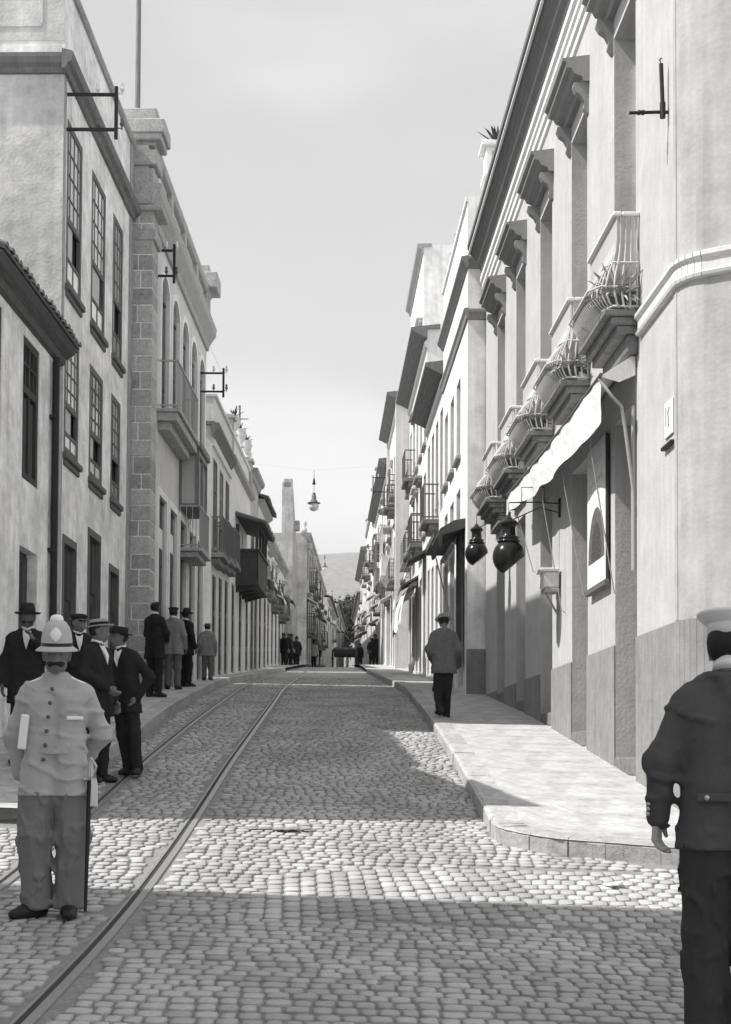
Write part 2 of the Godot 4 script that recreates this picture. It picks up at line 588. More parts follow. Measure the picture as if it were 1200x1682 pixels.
func build_road():
	var b := sheet(func(z): return [-8.5, 7.5], span(-6.0, 12.6, 0.6), -0.007, 8)
	var c := sheet(func(z): return [polyx(KERB_L, z) - 0.1, polyx(KERB_R, z) + 0.1], span(12.6, 46, 0.6), -0.007, 4)
	b.v.append_array(c.v)
	b.n.append_array(c.n)
	var road := put("road", b.mesh(), M.joint, self)
	structure(road)
	var far := sheet(func(z): return [polyx(KERB_L, z) - 0.1, polyx(KERB_R, z) + 0.1], span(45.6, 170, 3.0), -0.008, 3)
	structure(put("road_beyond", far.mesh(), M.road_far, self))
	# setts: courses across the street, and a fan of courses along it where the side street joins
	var spots := []
	var w := 0.110
	var d := 0.128
	var z := 4.6
	var row := 0
	while z < 45.8:
		var xl: float = maxf(-0.285 * z - 0.6, polyx(KERB_L, z) + 0.06) if z > 12.2 else -0.285 * z - 0.7
		var xr: float = polyx(KERB_R, z) - 0.06 if z > 12.45 else (0.285 * z + 0.5 if z < 11.4 else minf(0.285 * z + 0.5, 2.4 - (z - 11.4) * 1.2))
		var x := xl + rng.randf() * w
		var wav := rng.randf_range(-0.012, 0.012)
		while x < xr:
			var sw := w * rng.randf_range(0.74, 1.3)
			var cx := x + sw * 0.5
			var fan := z > 9.02 and z < 11.15 + minf(0.0, (cx - 1.0)) * 0.3 and cx > -0.75 + (z - 9.0) * 0.12
			var onrail := absf(cx + 1.445) < 0.115 or absf(cx + 2.445) < 0.115
			if z > 21.0:
				onrail = absf(cx - rail_x(0, z) + 0.015) < 0.115 or absf(cx - rail_x(1, z) + 0.015) < 0.115
			if not fan and not onrail:
				spots.append([cx, z + wav + 0.02 * sin(cx * 1.7 + z), sw - 0.006, d - 0.006, rng.randf_range(-0.04, 0.04)])
			x += sw
		z += d * rng.randf_range(0.9, 1.1)
		row += 1
	var u := -0.9
	while u < 4.2:
		var lean := 0.04 + 0.16 * clampf(u / 2.5, 0.0, 1.5)
		var zz := 8.98 - rng.randf() * 0.16
		while zz < 11.3:
			var sl := rng.randf_range(0.15, 0.21)
			var zc := zz + sl * 0.5
			var cx := u + (10.0 - zc) * lean
			var ok := zc > 9.02 and zc < 11.15 + minf(0.0, (cx - 1.0)) * 0.3 and cx > -0.75 + (zc - 9.0) * 0.12 and cx < 3.4
			if ok and not (cx > 1.7 and zc > 11.72 - (cx - 2.4) * 0.22 - 0.1):
				spots.append([cx, zc, 0.116, sl - 0.008, -atan(lean)])
			zz += sl
		u += 0.122 * rng.randf_range(0.96, 1.04)
	var dirt := FastNoiseLite.new()
	dirt.seed = 21
	dirt.frequency = 0.5
	dirt.fractal_octaves = 3
	var shapes := []
	for i in 4:
		shapes.append(sett_mesh(30 + i))
	# the 300 that show largest are parts of their own, the rest one mass
	var order := []
	for i in spots.size():
		var s = spots[i]
		var seen: bool = absf(s[0] - 0.04) < 0.265 * s[1] and s[1] > 5.95
		order.append([s[1] if seen else 1000.0 + s[1], i])
	order.sort()
	var near := {}
	for i in 300:
		near[order[i][1]] = true
	var rest := []
	for i in spots.size():
		var s = spots[i]
		var slope := (gy(s[1] + 0.3, s[0]) - gy(s[1] - 0.3, s[0])) / 0.6
		var basis := Basis(Vector3(1, 0, 0), atan(slope) + rng.randfn(0.0, 0.008)) * Basis(Vector3(0, 0, 1), rng.randfn(-0.015, 0.009)) * Basis(Vector3(0, 1, 0), s[4])
		var t := Transform3D(basis.scaled_local(Vector3(s[2], 1.0, s[3])), gv(s[0], s[1], rng.randfn(0.006, 0.0022)))
		if near.has(i):
			put("sett", shapes[i % 4], M["sett_%d" % [1, 3, 0, 2, 4][clampi(int(2.5 + 4.5 * dirt.get_noise_2d(s[0] * 1.6, s[1] * 0.8) + rng.randfn(0.0, 0.9)), 0, 4)]], road, t)
		else:
			rest.append([t * Transform3D(Basis(Vector3.UP, PI * (i % 2)), Vector3.ZERO), rng.randf_range(0.8, 1.13) * (1.0 + 0.3 * dirt.get_noise_2d(s[0] * 1.6, s[1] * 0.8))])
	var mm := MultiMesh.new()
	mm.transform_format = MultiMesh.TRANSFORM_3D
	mm.use_colors = true
	mm.mesh = shapes[0]
	mm.instance_count = rest.size()
	for i in rest.size():
		mm.set_instance_transform(i, rest[i][0])
		var v: float = rest[i][1]
		mm.set_instance_color(i, Color(v, v, v))
	var o := MultiMeshInstance3D.new()
	o.name = "setts"
	o.multimesh = mm
	o.material_override = M.sett_many
	o.set_meta("kind", "stuff")
	road.add_child(o, true)

func rail_x(k: int, z: float) -> float:
	return -2.43 + k + - 0.2 * smoothstep(21.0, 37.0, z) - 0.009 * maxf(0.0, z - 36.0) + 0.02 * maxf(0.0, z - 58.0)

func build_rails():
	# grooved tram rails: guard lip, groove and head
	for k in 2:
		var zs := span(-4.0, 95.0, 0.7)
		var parts := [["guard_lip", -0.068, -0.052, 0.004, M.rail_steel], ["groove", -0.052, -0.014, -0.006, M.rail_rust], ["head", -0.014, 0.036, 0.007, M.rail_steel]]
		var t := thing("tram_rail", ["grooved steel tram rail nearest the left kerb and the waiting men", "grooved steel tram rail running up the middle of the road past the policeman"][k], "tram rail", gv(rail_x(k, 6.0), 6.0), 0.0, "rails of the tram track")
		for p in parts:
			var b := Mb.new()
			for i in zs.size() - 1:
				var za: float = zs[i]
				var zb: float = zs[i + 1]
				var q := []
				for zz in [za, zb]:
					var x := rail_x(k, zz)
					for e in [[p[1], -0.05], [p[1], p[3]], [p[2], p[3]], [p[2], -0.05]]:
						q.append(gv(x + e[0], zz, e[1]) - t.position)
				b.quad(q[1], q[5], q[6], q[2])
				b.quad(q[0], q[4], q[5], q[1])
				b.quad(q[2], q[6], q[7], q[3])
			put(p[0], b.mesh(), p[4], t)

# ------------------------------------------------------------------ pavements and kerbs
func kerb(parent: Node3D, path: Array, inner: float, lens: Array, mats: Array):
	# stones one by one along a path of (x, z) points; inner > 0 puts the stone to the right of the direction of travel
	var cum := [0.0]
	for i in path.size() - 1:
		cum.append(cum[-1] + path[i].distance_to(path[i + 1]))
	var at := func(s: float) -> Vector2:
		for i in path.size() - 1:
			if s <= cum[i + 1] or i == path.size() - 2:
				return path[i].lerp(path[i + 1], (s - cum[i]) / (cum[i + 1] - cum[i]))
		return path[-1]
	var s := 0.0
	var j := 0
	while s < cum[-1] - 0.1:
		var l: float = minf(lens[j % lens.size()] * rng.randf_range(0.85, 1.15), cum[-1] - s)
		var gap := 0.007
		var hi := rng.randf_range(0.146, 0.158)
		var b := Mb.new()
		var n := 1 if s > 7.0 or s < 3.2 else 6
		for q in n:
			var a: Vector2 = at.call(s + gap + (l - 2 * gap) * q / n)
			var c: Vector2 = at.call(s + gap + (l - 2 * gap) * (q + 1) / n)
			var d := (c - a).normalized()
			var side := Vector2(-d.y, d.x) * -signf(inner)
			var w := absf(inner)
			var jut := rng.randf_range(-0.006, 0.006)
			var p := []
			for e in [[a, -0.12, 0.0], [c, -0.12, 0.0], [c, hi - 0.03, 0.0], [a, hi - 0.03, 0.0], [a, hi, 0.03], [c, hi, 0.03], [c, hi, w], [a, hi, w], [a, -0.12, w], [c, -0.12, w]]:
				var o: Vector2 = e[0] + side * (e[2] + jut)
				p.append(gv(o.x, o.y, e[1]))
			var mid: Vector3 = (p[0] + p[6]) * 0.5
			b.face([p[0], p[1], p[2], p[3]], mid)
			b.face([p[3], p[2], p[5], p[4]], mid)
			b.face([p[4], p[5], p[6], p[7]], mid)
			b.face([p[7], p[6], p[9], p[8]], mid)
			b.face([p[0], p[3], p[4], p[7], p[8]], mid)
			b.face([p[1], p[2], p[5], p[6], p[9]], mid)
		put("kerb_stone", b.mesh(), mats[rng.randi() % mats.size()], parent)
		s += l
		j += 1

func build_pavements():
	var front := func(x: float) -> float:
		if x < 1.75:
			return 12.4 - 0.6 * sqrt(clampf((x - 1.27) / 0.48, 0.0, 1.0))
		return 11.8 - (x - 1.75) * 0.245
	var b := Mb.new()
	var xs := [1.27, 1.29, 1.35, 1.45, 1.6, 1.75, 2.1, 2.4, 2.8, 3.3, 4.0, 5.0, 6.5]
	for i in xs.size() - 1:
		var rows := 10
		for r in rows:
			var za := lerpf(front.call(xs[i]), 14.0, float(r) / rows)
			var zb := lerpf(front.call(xs[i]), 14.0, float(r + 1) / rows)
			var zc := lerpf(front.call(xs[i + 1]), 14.0, float(r + 1) / rows)
			var zd := lerpf(front.call(xs[i + 1]), 14.0, float(r) / rows)
			b.quad(gv(xs[i], za, 0.14), gv(xs[i], zb, 0.14), gv(xs[i + 1], zc, 0.14), gv(xs[i + 1], zd, 0.14))
	var c := sheet(func(z): return [polyx(KERB_R, z), 3.6 - 0.02 * z], span(14.0, 150, 0.8), 0.14, 3)
	b.v.append_array(c.v)
	b.n.append_array(c.n)
	var right := put("pavement_right", b.mesh(), M.pavement, self)
	structure(right)
	var path := []
	for x in [6.5, 4.0, 2.4, 1.75, 1.6, 1.45, 1.35, 1.29]:
		path.append(Vector2(x, front.call(x)))
	for z in [12.4, 20.0, 32.0, 43.0, 55.0]:
		path.append(Vector2(polyx(KERB_R, z), z))
	kerb(right, path, 0.27, [0.95, 1.1, 0.8, 1.0], [M.kerb_stone, M.kerb_stone, M.kerb_stone_dark])
	var d := sheet(func(z): return [-5.2 + 0.02 * z, polyx(KERB_L, z)], span(12.4, 150, 0.8), 0.14, 3)
	var left := put("pavement_left", d.mesh(), M.pavement, self)
	structure(left)
	path = [Vector2(-5.2, 12.4), Vector2(-3.1, 12.4), Vector2(-2.9, 12.6)]
	for z in [13.2, 19.0, 29.0, 36.0, 47.0, 58.0]:
		path.append(Vector2(polyx(KERB_L, z), z))
	kerb(left, path, -0.27, [1.0, 0.85, 1.15], [M.kerb_stone_dark, M.kerb_stone])

# ------------------------------------------------------------------ the hill that closes the view
func build_hill():
	var n := FastNoiseLite.new()
	n.seed = 40
	n.frequency = 0.0022
	n.fractal_octaves = 5
	var b := Mb.new()
	var NX := 90
	var NZ := 26
	var P := []
	for j in NZ + 1:
		var row := []
		for i in NX + 1:
			var x := lerpf(-1500.0, 1500.0, float(i) / NX)
			var t := float(j) / NZ
			var z := 1050.0 + t * 1250.0
			var rise := smoothstep(0.0, 0.62, t)
			var ridge := 226.0 * 1.13 + 10.0 * n.get_noise_2d(x * 1.1, 5.0) - 26.0 * smoothstep(250.0, 1400.0, absf(x + 60.0))
			var y := lerpf(66.0, ridge, rise) + n.get_noise_2d(x, z) * 42.0 * sin(PI * clampf(t / 0.62, 0.0, 1.0)) * 0.8
			row.append(Vector3(x, y - maxf(0.0, t - 0.65) * 300.0, -z))
		P.append(row)
	var N := []
	for j in NZ + 1:
		var row := []
		for i in NX + 1:
			var dx: Vector3 = P[j][mini(i + 1, NX)] - P[j][maxi(i - 1, 0)]
			var dz: Vector3 = P[mini(j + 1, NZ)][i] - P[maxi(j - 1, 0)][i]
			row.append(dx.cross(dz).normalized())
		N.append(row)
	for j in NZ:
		for i in NX:
			b.tri_n(P[j][i], P[j + 1][i], P[j + 1][i + 1], N[j][i], N[j + 1][i], N[j + 1][i + 1])
			b.tri_n(P[j][i], P[j + 1][i + 1], P[j][i + 1], N[j][i], N[j + 1][i + 1], N[j][i + 1])
	structure(put("hill", b.mesh(), M.hill_green, self))

# ------------------------------------------------------------------ houses: local x runs along the front, y up, z out to the street
func site(called: String, label: String, side: int, z0: float, z1: float, x0: float, k: float, yb: float, category := "house", group := "") -> Dictionary:
	var o := Node3D.new()
	o.name = numbered(called)
	add_child(o)
	tag(o, label, category, group)
	if side < 0:
		var zo := Vector3(1, 0, k).normalized()
		o.transform = Transform3D(Basis(Vector3(k, 0, -1).normalized(), Vector3.UP, zo), Vector3(x0 + k * z0, yb, -z0))
	else:
		o.transform = Transform3D(Basis(Vector3(-k, 0, 1).normalized(), Vector3.UP, Vector3(-1, 0, -k).normalized()), Vector3(x0 + k * z1, yb, -z1))
	return {"o": o, "side": side, "z0": z0, "z1": z1, "w": z1 - z0, "yb": yb, "x0": x0, "k": k}

func lx(B: Dictionary, z: float) -> float:
	return z - B.z0 if B.side < 0 else B.z1 - z

func op(B: Dictionary, za: float, zb: float, ya: float, yb: float, arch := 0.0) -> Array:
	# an opening as [x0, x1, y0, y1, arch rise] in the house's own axes
	var a := lx(B, za)
	var b := lx(B, zb)
	return [minf(a, b), maxf(a, b), ya - B.yb, yb - B.yb, arch]

func pierced(b: Mb, x0: float, x1: float, y0: float, y1: float, ops: Array, rd: float):
	# a front at z = 0 with real openings and reveals rd deep
	var xs := [x0, x1]
	var ys := [y0, y1]
	for q in ops:
		for e in [q[0], q[1]]:
			if not xs.has(e):
				xs.append(e)
		for e in [q[2], q[3]]:
			if not ys.has(e):
				ys.append(e)
	xs.sort()
	ys.sort()
	for i in xs.size() - 1:
		for j in ys.size() - 1:
			var cx: float = (xs[i] + xs[i + 1]) * 0.5
			var cy: float = (ys[j] + ys[j + 1]) * 0.5
			var hole := false
			for q in ops:
				if cx > q[0] and cx < q[1] and cy > q[2] and cy < q[3]:
					hole = true
			if not hole and xs[i + 1] - xs[i] > 0.0005 and ys[j + 1] - ys[j] > 0.0005:
				b.quad(Vector3(xs[i], ys[j], 0), Vector3(xs[i], ys[j + 1], 0), Vector3(xs[i + 1], ys[j + 1], 0), Vector3(xs[i + 1], ys[j], 0))
	for q in ops:
		var top: float = q[3] - q[4]
		b.quad(Vector3(q[0], q[2], 0), Vector3(q[0], q[2], -rd), Vector3(q[0], top, -rd), Vector3(q[0], top, 0))
		b.quad(Vector3(q[1], q[2], -rd), Vector3(q[1], q[2], 0), Vector3(q[1], top, 0), Vector3(q[1], top, -rd))
		b.quad(Vector3(q[0], q[2], -rd), Vector3(q[0], q[2], 0), Vector3(q[1], q[2], 0), Vector3(q[1], q[2], -rd))
		if q[4] <= 0.0:
			b.quad(Vector3(q[0], top, 0), Vector3(q[0], top, -rd), Vector3(q[1], top, -rd), Vector3(q[1], top, 0))
		else:
			var c: Array = arc(q, 10)
			for i in c.size() - 1:
				var p: Vector2 = c[i]
				var r: Vector2 = c[i + 1]
				b.quad(Vector3(p.x, p.y, 0), Vector3(p.x, q[3], 0), Vector3(r.x, q[3], 0), Vector3(r.x, r.y, 0))
				b.quad(Vector3(p.x, p.y, 0), Vector3(r.x, r.y, 0), Vector3(r.x, r.y, -rd), Vector3(p.x, p.y, -rd))

func arc(q: Array, n: int) -> Array:
	var c := []
	for i in n + 1:
		var a := PI - PI * i / n
		c.append(Vector2((q[0] + q[1]) * 0.5 + cos(a) * (q[1] - q[0]) * 0.5, q[3] - q[4] + sin(a) * q[4]))
	return c

func shell(B: Dictionary, top: float, depth: float, m: Material, ops: Array, rd := 0.25, foot := 1.2, side_ops := []) -> MeshInstance3D:
	# front, ends, back and roof deck of a house in one closed piece
	var b := Mb.new()
	var w: float = B.w
	var h: float = top - B.yb
	pierced(b, 0.0, w, -foot, h, ops, rd)
	b.quad(Vector3(0, -foot, -depth), Vector3(0, h, -depth), Vector3(0, h, 0), Vector3(0, -foot, 0))
	b.quad(Vector3(w, -foot, 0), Vector3(w, h, 0), Vector3(w, h, -depth), Vector3(w, -foot, -depth))
	b.quad(Vector3(w, -foot, -depth), Vector3(w, h, -depth), Vector3(0, h, -depth), Vector3(0, -foot, -depth))
	b.quad(Vector3(0, h, 0), Vector3(0, h, -depth), Vector3(w, h, -depth), Vector3(w, h, 0))
	return put("wall", b.mesh(), m, B.o)

func band(B: Dictionary, called: String, prof: Array, m: Material, xa := -INF, xb := INF, parent = null) -> MeshInstance3D:
	# a moulding along the front: profile of [z, world y]
	var p := PackedVector2Array()
	for q in prof:
		p.append(Vector2(q[0], q[1] - B.yb))
	var b := Mb.new()
	b.extr(p, 0.0 if xa == -INF else xa, B.w if xb == INF else xb)
	return put(called, b.mesh(), m, B.o if parent == null else parent)

func bars(b: Mb, w: float, h: float, border: float, vs: Array, hs: Array, z0: float, z1: float):
	b.box(Vector3(0, 0, z0), Vector3(border, h, z1))
	b.box(Vector3(w - border, 0, z0), Vector3(w, h, z1))
	b.box(Vector3(border, 0, z0), Vector3(w - border, border, z1))
	b.box(Vector3(border, h - border, z0), Vector3(w - border, h, z1))
	for q in vs:
		b.box(Vector3(q[0] - q[3] * 0.5, q[1], z0 + 0.004), Vector3(q[0] + q[3] * 0.5, q[2], z1 - 0.006))
	for q in hs:
		b.box(Vector3(q[1], q[0] - q[3] * 0.5, z0 + 0.006), Vector3(q[2], q[0] + q[3] * 0.5, z1 - 0.004))

func cached(key: String, make: Callable) -> ArrayMesh:
	if not cache.has(key):
		var b := Mb.new()
		make.call(b)
		cache[key] = b.mesh()
	return cache[key]

func flat_pane(b: Mb, x0: float, x1: float, y0: float, y1: float, z: float):
	b.box(Vector3(x0, y0, z - 0.008), Vector3(x1, y1, z))

func sash_window(B: Dictionary, q: Array, seed_: int, m: Material, sill := true):
	# a tall sash: small panes above, a lower light partly raised, two little panes over the sill
	var w: float = q[1] - q[0]
	var h: float = q[3] - q[2]
	var key := "%.2f_%.2f" % [w, h]
	var a := h * 0.41
	var c := h * 0.17
	var fr := cached("sash" + key, func(b):
		var vs := [[w * 0.5, 0.1, c, 0.035]]
		for i in 3:
			vs.append([w * (i + 1) / 4.0, a, h - 0.1, 0.024])
		var hs := [[a, 0.09, w - 0.09, 0.09], [c, 0.09, w - 0.09, 0.055]]
		for i in 3:
			hs.append([lerpf(a, h - 0.1, (i + 1) / 4.0), 0.1, w - 0.1, 0.022])
		bars(b, w, h, 0.105, vs, hs, -0.05, 0.004))
	var win := put("window", fr, m, B.o, Transform3D(Basis(), Vector3(q[0], q[2], 0)))
	put("pane", cached("sp" + key, func(b):
		flat_pane(b, 0.08, w - 0.08, a, h - 0.08, -0.012)), [M.glass_reflect, M.glass_reflect_pale, M.glass_reflect, M.glass_reflect_pale, M.glass_reflect_dim, M.glass_reflect][seed_ % 6], win)
	put("pane", cached("sp2" + key, func(b):
		flat_pane(b, 0.08, w - 0.08, 0.08, c, -0.012)), [M.glass_reflect_pale, M.glass_reflect, M.glass_reflect_dim][seed_ % 3], win)
	var cut: float = w * [0.52, 0.74, 0.36, 0.6, 0.45, 0.2][seed_ % 6]
	put("curtain", cached("sc%d" % (seed_ % 6) + key, func(b):
		flat_pane(b, 0.1, cut, c, a, -0.03)), M.curtain, win)
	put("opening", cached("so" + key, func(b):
		b.box(Vector3(0.0, 0.0, -0.12), Vector3(w, h, -0.08))), M.dark_inside, win)  # solid sheet behind the sash, the room's darkness put into its colour
	if sill:
		put("sill", cached("ss%.2f" % w, func(b):
			b.bevel(Vector3(-0.05, -0.1, -0.1), Vector3(w + 0.05, -0.002, 0.075), 0.015)
			b.bevel(Vector3(-0.01, -0.19, -0.1), Vector3(w + 0.01, -0.102, 0.035), 0.012)), m, win)

func french_window(B: Dictionary, q: Array, m: Material, rd: float):
	# a tall two-leaved glazed door set deep in the wall
	var w: float = q[1] - q[0]
	var h: float = q[3] - q[2]
	var key := "%.2f_%.2f" % [w, h]
	var fr := cached("french" + key, func(b):
		var hs := [[h * 0.76, 0.05, w - 0.05, 0.11]]
		for e in [0.1, 0.3, 0.53]:
			hs.append([h * e, 0.05, w - 0.05, 0.05])
		bars(b, w, h, 0.075, [[w * 0.5, 0.05, h * 0.76, 0.11], [w * 0.25, h * 0.1, h * 0.76, 0.025], [w * 0.75, h * 0.1, h * 0.76, 0.025], [w * 0.5, h * 0.76, h - 0.05, 0.05]], hs, -rd, -rd + 0.075))
	var win := put("window", fr, m, B.o, Transform3D(Basis(), Vector3(q[0], q[2], 0)))
	put("pane", cached("fp" + key, func(b):
		flat_pane(b, 0.06, w - 0.06, h * 0.1, h - 0.06, -rd + 0.035)), M.glass, win)
	return win

func panel_door(B: Dictionary, q: Array, m: Material, rd: float, called := "door") -> MeshInstance3D:
	# two leaves with raised panels
	var w: float = q[1] - q[0]
	var h: float = q[3] - q[2] - q[4]
	var arch: float = q[4]
	var key := "door%.2f_%.2f_%.2f_%.2f" % [w, h, arch, rd]
	var me := cached(key, func(b):
		b.box(Vector3(0, -0.02, -rd - 0.03), Vector3(w, h + arch, -rd + 0.01))
		for s in 2:
			var a := w * 0.5 * s + (0.05 if s == 0 else 0.02)
			var c := w * 0.5 * (s + 1) - (0.02 if s == 0 else 0.05)
			b.bevel(Vector3(a - 0.02, 0.02, -rd), Vector3(c + 0.01, h - 0.04, -rd + 0.035), 0.01)
			for e in [[0.04, 0.24], [0.28, 0.6], [0.64, 0.94]]:
				b.bevel(Vector3(a + 0.07, h * e[0] + 0.05, -rd + 0.02), Vector3(c - 0.08, h * e[1], -rd + 0.055), 0.02)
		if arch > 0.0 or h > 2.9:
			b.box(Vector3(0, h - 0.06, -rd), Vector3(w, h + 0.03, -rd + 0.06)))
	return put(called, me, m, B.o, Transform3D(Basis(), Vector3(q[0], q[2], 0)))

func plain_window(B: Dictionary, q: Array, m: Material, rd: float, pane: Material, sill = null):
	var w: float = q[1] - q[0]
	var h: float = q[3] - q[2]
	var key := "%.2f_%.2f_%.2f" % [w, h, rd]
	var win := put("window", cached("pw" + key, func(b):
		bars(b, w, h, 0.07, [[w * 0.5, 0.07, h - 0.07, 0.05]], [[h * 0.66, 0.07, w - 0.07, 0.05], [h * 0.33, 0.07, w - 0.07, 0.03]], -rd, -rd + 0.06)), m, B.o, Transform3D(Basis(), Vector3(q[0], q[2], 0)))
	put("pane", cached("pp" + key, func(b):
		flat_pane(b, 0.05, w - 0.05, 0.05, h - 0.05, -rd + 0.03)), pane, win)
	if sill != null and B.z0 < 60.0:
		put("sill", cached("ps%.2f" % w, func(b):
			b.bevel(Vector3(-0.1, -0.1, -0.1), Vector3(w + 0.1, 0.0, 0.1), 0.015)), sill, win)

func surround(B: Dictionary, q: Array, wd: float, proud: float, m: Material, foot := false):
	# a raised band round an opening
	var b := Mb.new()
	var top: float = q[3] - q[4]
	b.box(Vector3(q[0] - wd, q[2] - (0.0 if foot else wd), 0.0), Vector3(q[0], top, proud))
	b.box(Vector3(q[1], q[2] - (0.0 if foot else wd), 0.0), Vector3(q[1] + wd, top, proud))
	if not foot:
		b.box(Vector3(q[0], q[2] - wd, 0.0), Vector3(q[1], q[2], proud))
	if q[4] <= 0.0:
		b.box(Vector3(q[0] - wd, top, 0.0), Vector3(q[1] + wd, top + wd, proud))
	else:
		var c := arc(q, 12)
		var o := arc([q[0] - wd, q[1] + wd, 0.0, q[3] + wd, q[4] + wd], 12)
		for i in 12:
			b.hull8([Vector3(o[i].x, o[i].y, 0), Vector3(c[i].x, c[i].y, 0), Vector3(c[i].x, c[i].y, proud), Vector3(o[i].x, o[i].y, proud), Vector3(o[i + 1].x, o[i + 1].y, 0), Vector3(c[i + 1].x, c[i + 1].y, 0), Vector3(c[i + 1].x, c[i + 1].y, proud), Vector3(o[i + 1].x, o[i + 1].y, proud)])
	put("surround", b.mesh(), m, B.o)

func railing(parent: Node3D, w: float, h: float, out: float, at: Vector3, m: Material, step := 0.11, r := 0.009):
	# a plain iron balcony rail: front and two ends
	var b := Mb.new()
	for y in [0.06, h]:
		b.box(Vector3(0, y - 0.018, out - 0.03), Vector3(w, y + 0.018, out))
		for x in [0.0, w - 0.03]:
			b.box(Vector3(x, y - 0.017, 0), Vector3(x + 0.03, y + 0.017, out - 0.03))
	var n := int(w / step)
	for i in n + 1:
		var x := 0.015 + (w - 0.03) * i / n
		b.box(Vector3(x - r, 0.07, out - 0.015 - r), Vector3(x + r, h - 0.017, out - 0.015 + r))
	var e := maxi(2, int(out / step))
	for i in e:
		var z := 0.04 + (out - 0.08) * i / e
		for x in [0.015, w - 0.015]:
			b.box(Vector3(x - r, 0.07, z - r), Vector3(x + r, h - 0.017, z + r))
	put("railing", b.mesh(), m, parent, Transform3D(Basis(), at))

func tiled_eave(B: Dictionary, xa: float, xb: float, y: float, out: float, back: float, rise: float, pitch := 0.21):
	# rows of half-round tiles that run down to the eave; y is the lower edge
	var b := Mb.new()
	var x := xa
	var i := 0
	while x < xb - pitch * 0.3:
		var j := rng.randf_range(-0.02, 0.02)
		var p0 := Vector3(x + pitch * 0.5, y + rng.randf_range(-0.006, 0.006), out + j)
		var p1 := Vector3(x + pitch * 0.5, y + rise, out - back)
		for k in 6:
			var a0 := PI * k / 6.0
			var a1 := PI * (k + 1) / 6.0
			var rr := pitch * 0.36
			var f := func(p: Vector3, a: float, t: float): return p + Vector3(cos(a) * rr * t, sin(a) * rr * t * 0.85, 0)
			var n0 := Vector3(cos(a0), sin(a0), 0.2).normalized()
			var n1 := Vector3(cos(a1), sin(a1), 0.2).normalized()
			b.tri_n(f.call(p0, a0, 1.0), f.call(p1, a0, 0.85), f.call(p1, a1, 0.85), n0, n0, n1)
			b.tri_n(f.call(p0, a0, 1.0), f.call(p1, a1, 0.85), f.call(p0, a1, 1.0), n0, n1, n1)
			b.tri(p0, f.call(p0, a1, 0.98), f.call(p0, a0, 0.98))
		x += pitch
		i += 1
	var s := Mb.new()
	s.extr(PackedVector2Array([Vector2(out - 0.03, y - 0.05), Vector2(out - 0.03, y + 0.005), Vector2(out - back, y + rise + 0.005), Vector2(out - back, y + rise - 0.08)]), xa, xb)
	var under := put("roof", s.mesh(), M.eave_wood, B.o)
	put("roof_tiles", b.mesh(), M.tile, under)
	return under

# ------------------------------------------------------------------ the shaded left side
func build_left():
	M.glass_reflect = M.glass.duplicate()
	M.glass_reflect.albedo_color = Color(0.7, 0.7, 0.7)  # the bright street reflected in the panes is put into their colour
	M.glass_reflect.roughness = 0.12
	M.glass_reflect.metallic_specular = 0.7
	M.glass_reflect_pale = M.glass_reflect.duplicate()
	M.glass_reflect_pale.albedo_color = Color(0.82, 0.82, 0.82)  # paler painted reflection
	M.glass_reflect_dim = M.glass_reflect.duplicate()
	M.glass_reflect_dim.albedo_color = Color(0.52, 0.52, 0.52)  # dimmer painted reflection
	left_corner()
	low_house()
	tall_house()
	stone_house()

func left_corner():
	# the houses off to the left that throw the foreground shade
	var B := site("corner_house", "plain plastered corner house standing left of the crossing", -1, -7.0, 8.45, -4.75, 0.02, -1.4)
	var ops := []
	for z in [1.2, 3.6, 6.0]:
		ops.append(op(B, z, z + 1.1, -1.1, 1.5))
		ops.append(op(B, z, z + 1.1, 3.2, 5.3))
	shell(B, 8.2, 9.0, M.old_wall, ops, 0.2)
	for i in ops.size():
		if i % 2 == 0:
			panel_door(B, ops[i], M.dark_wood, 0.15)
		else:
			plain_window(B, ops[i], M.grey_wood, 0.12, M.glass_reflect, M.trim_grey)
	band(B, "cornice", [[0, 7.7], [0.1, 7.75], [0.22, 7.95], [0.25, 8.15], [0.0, 8.2]], M.trim_grey)

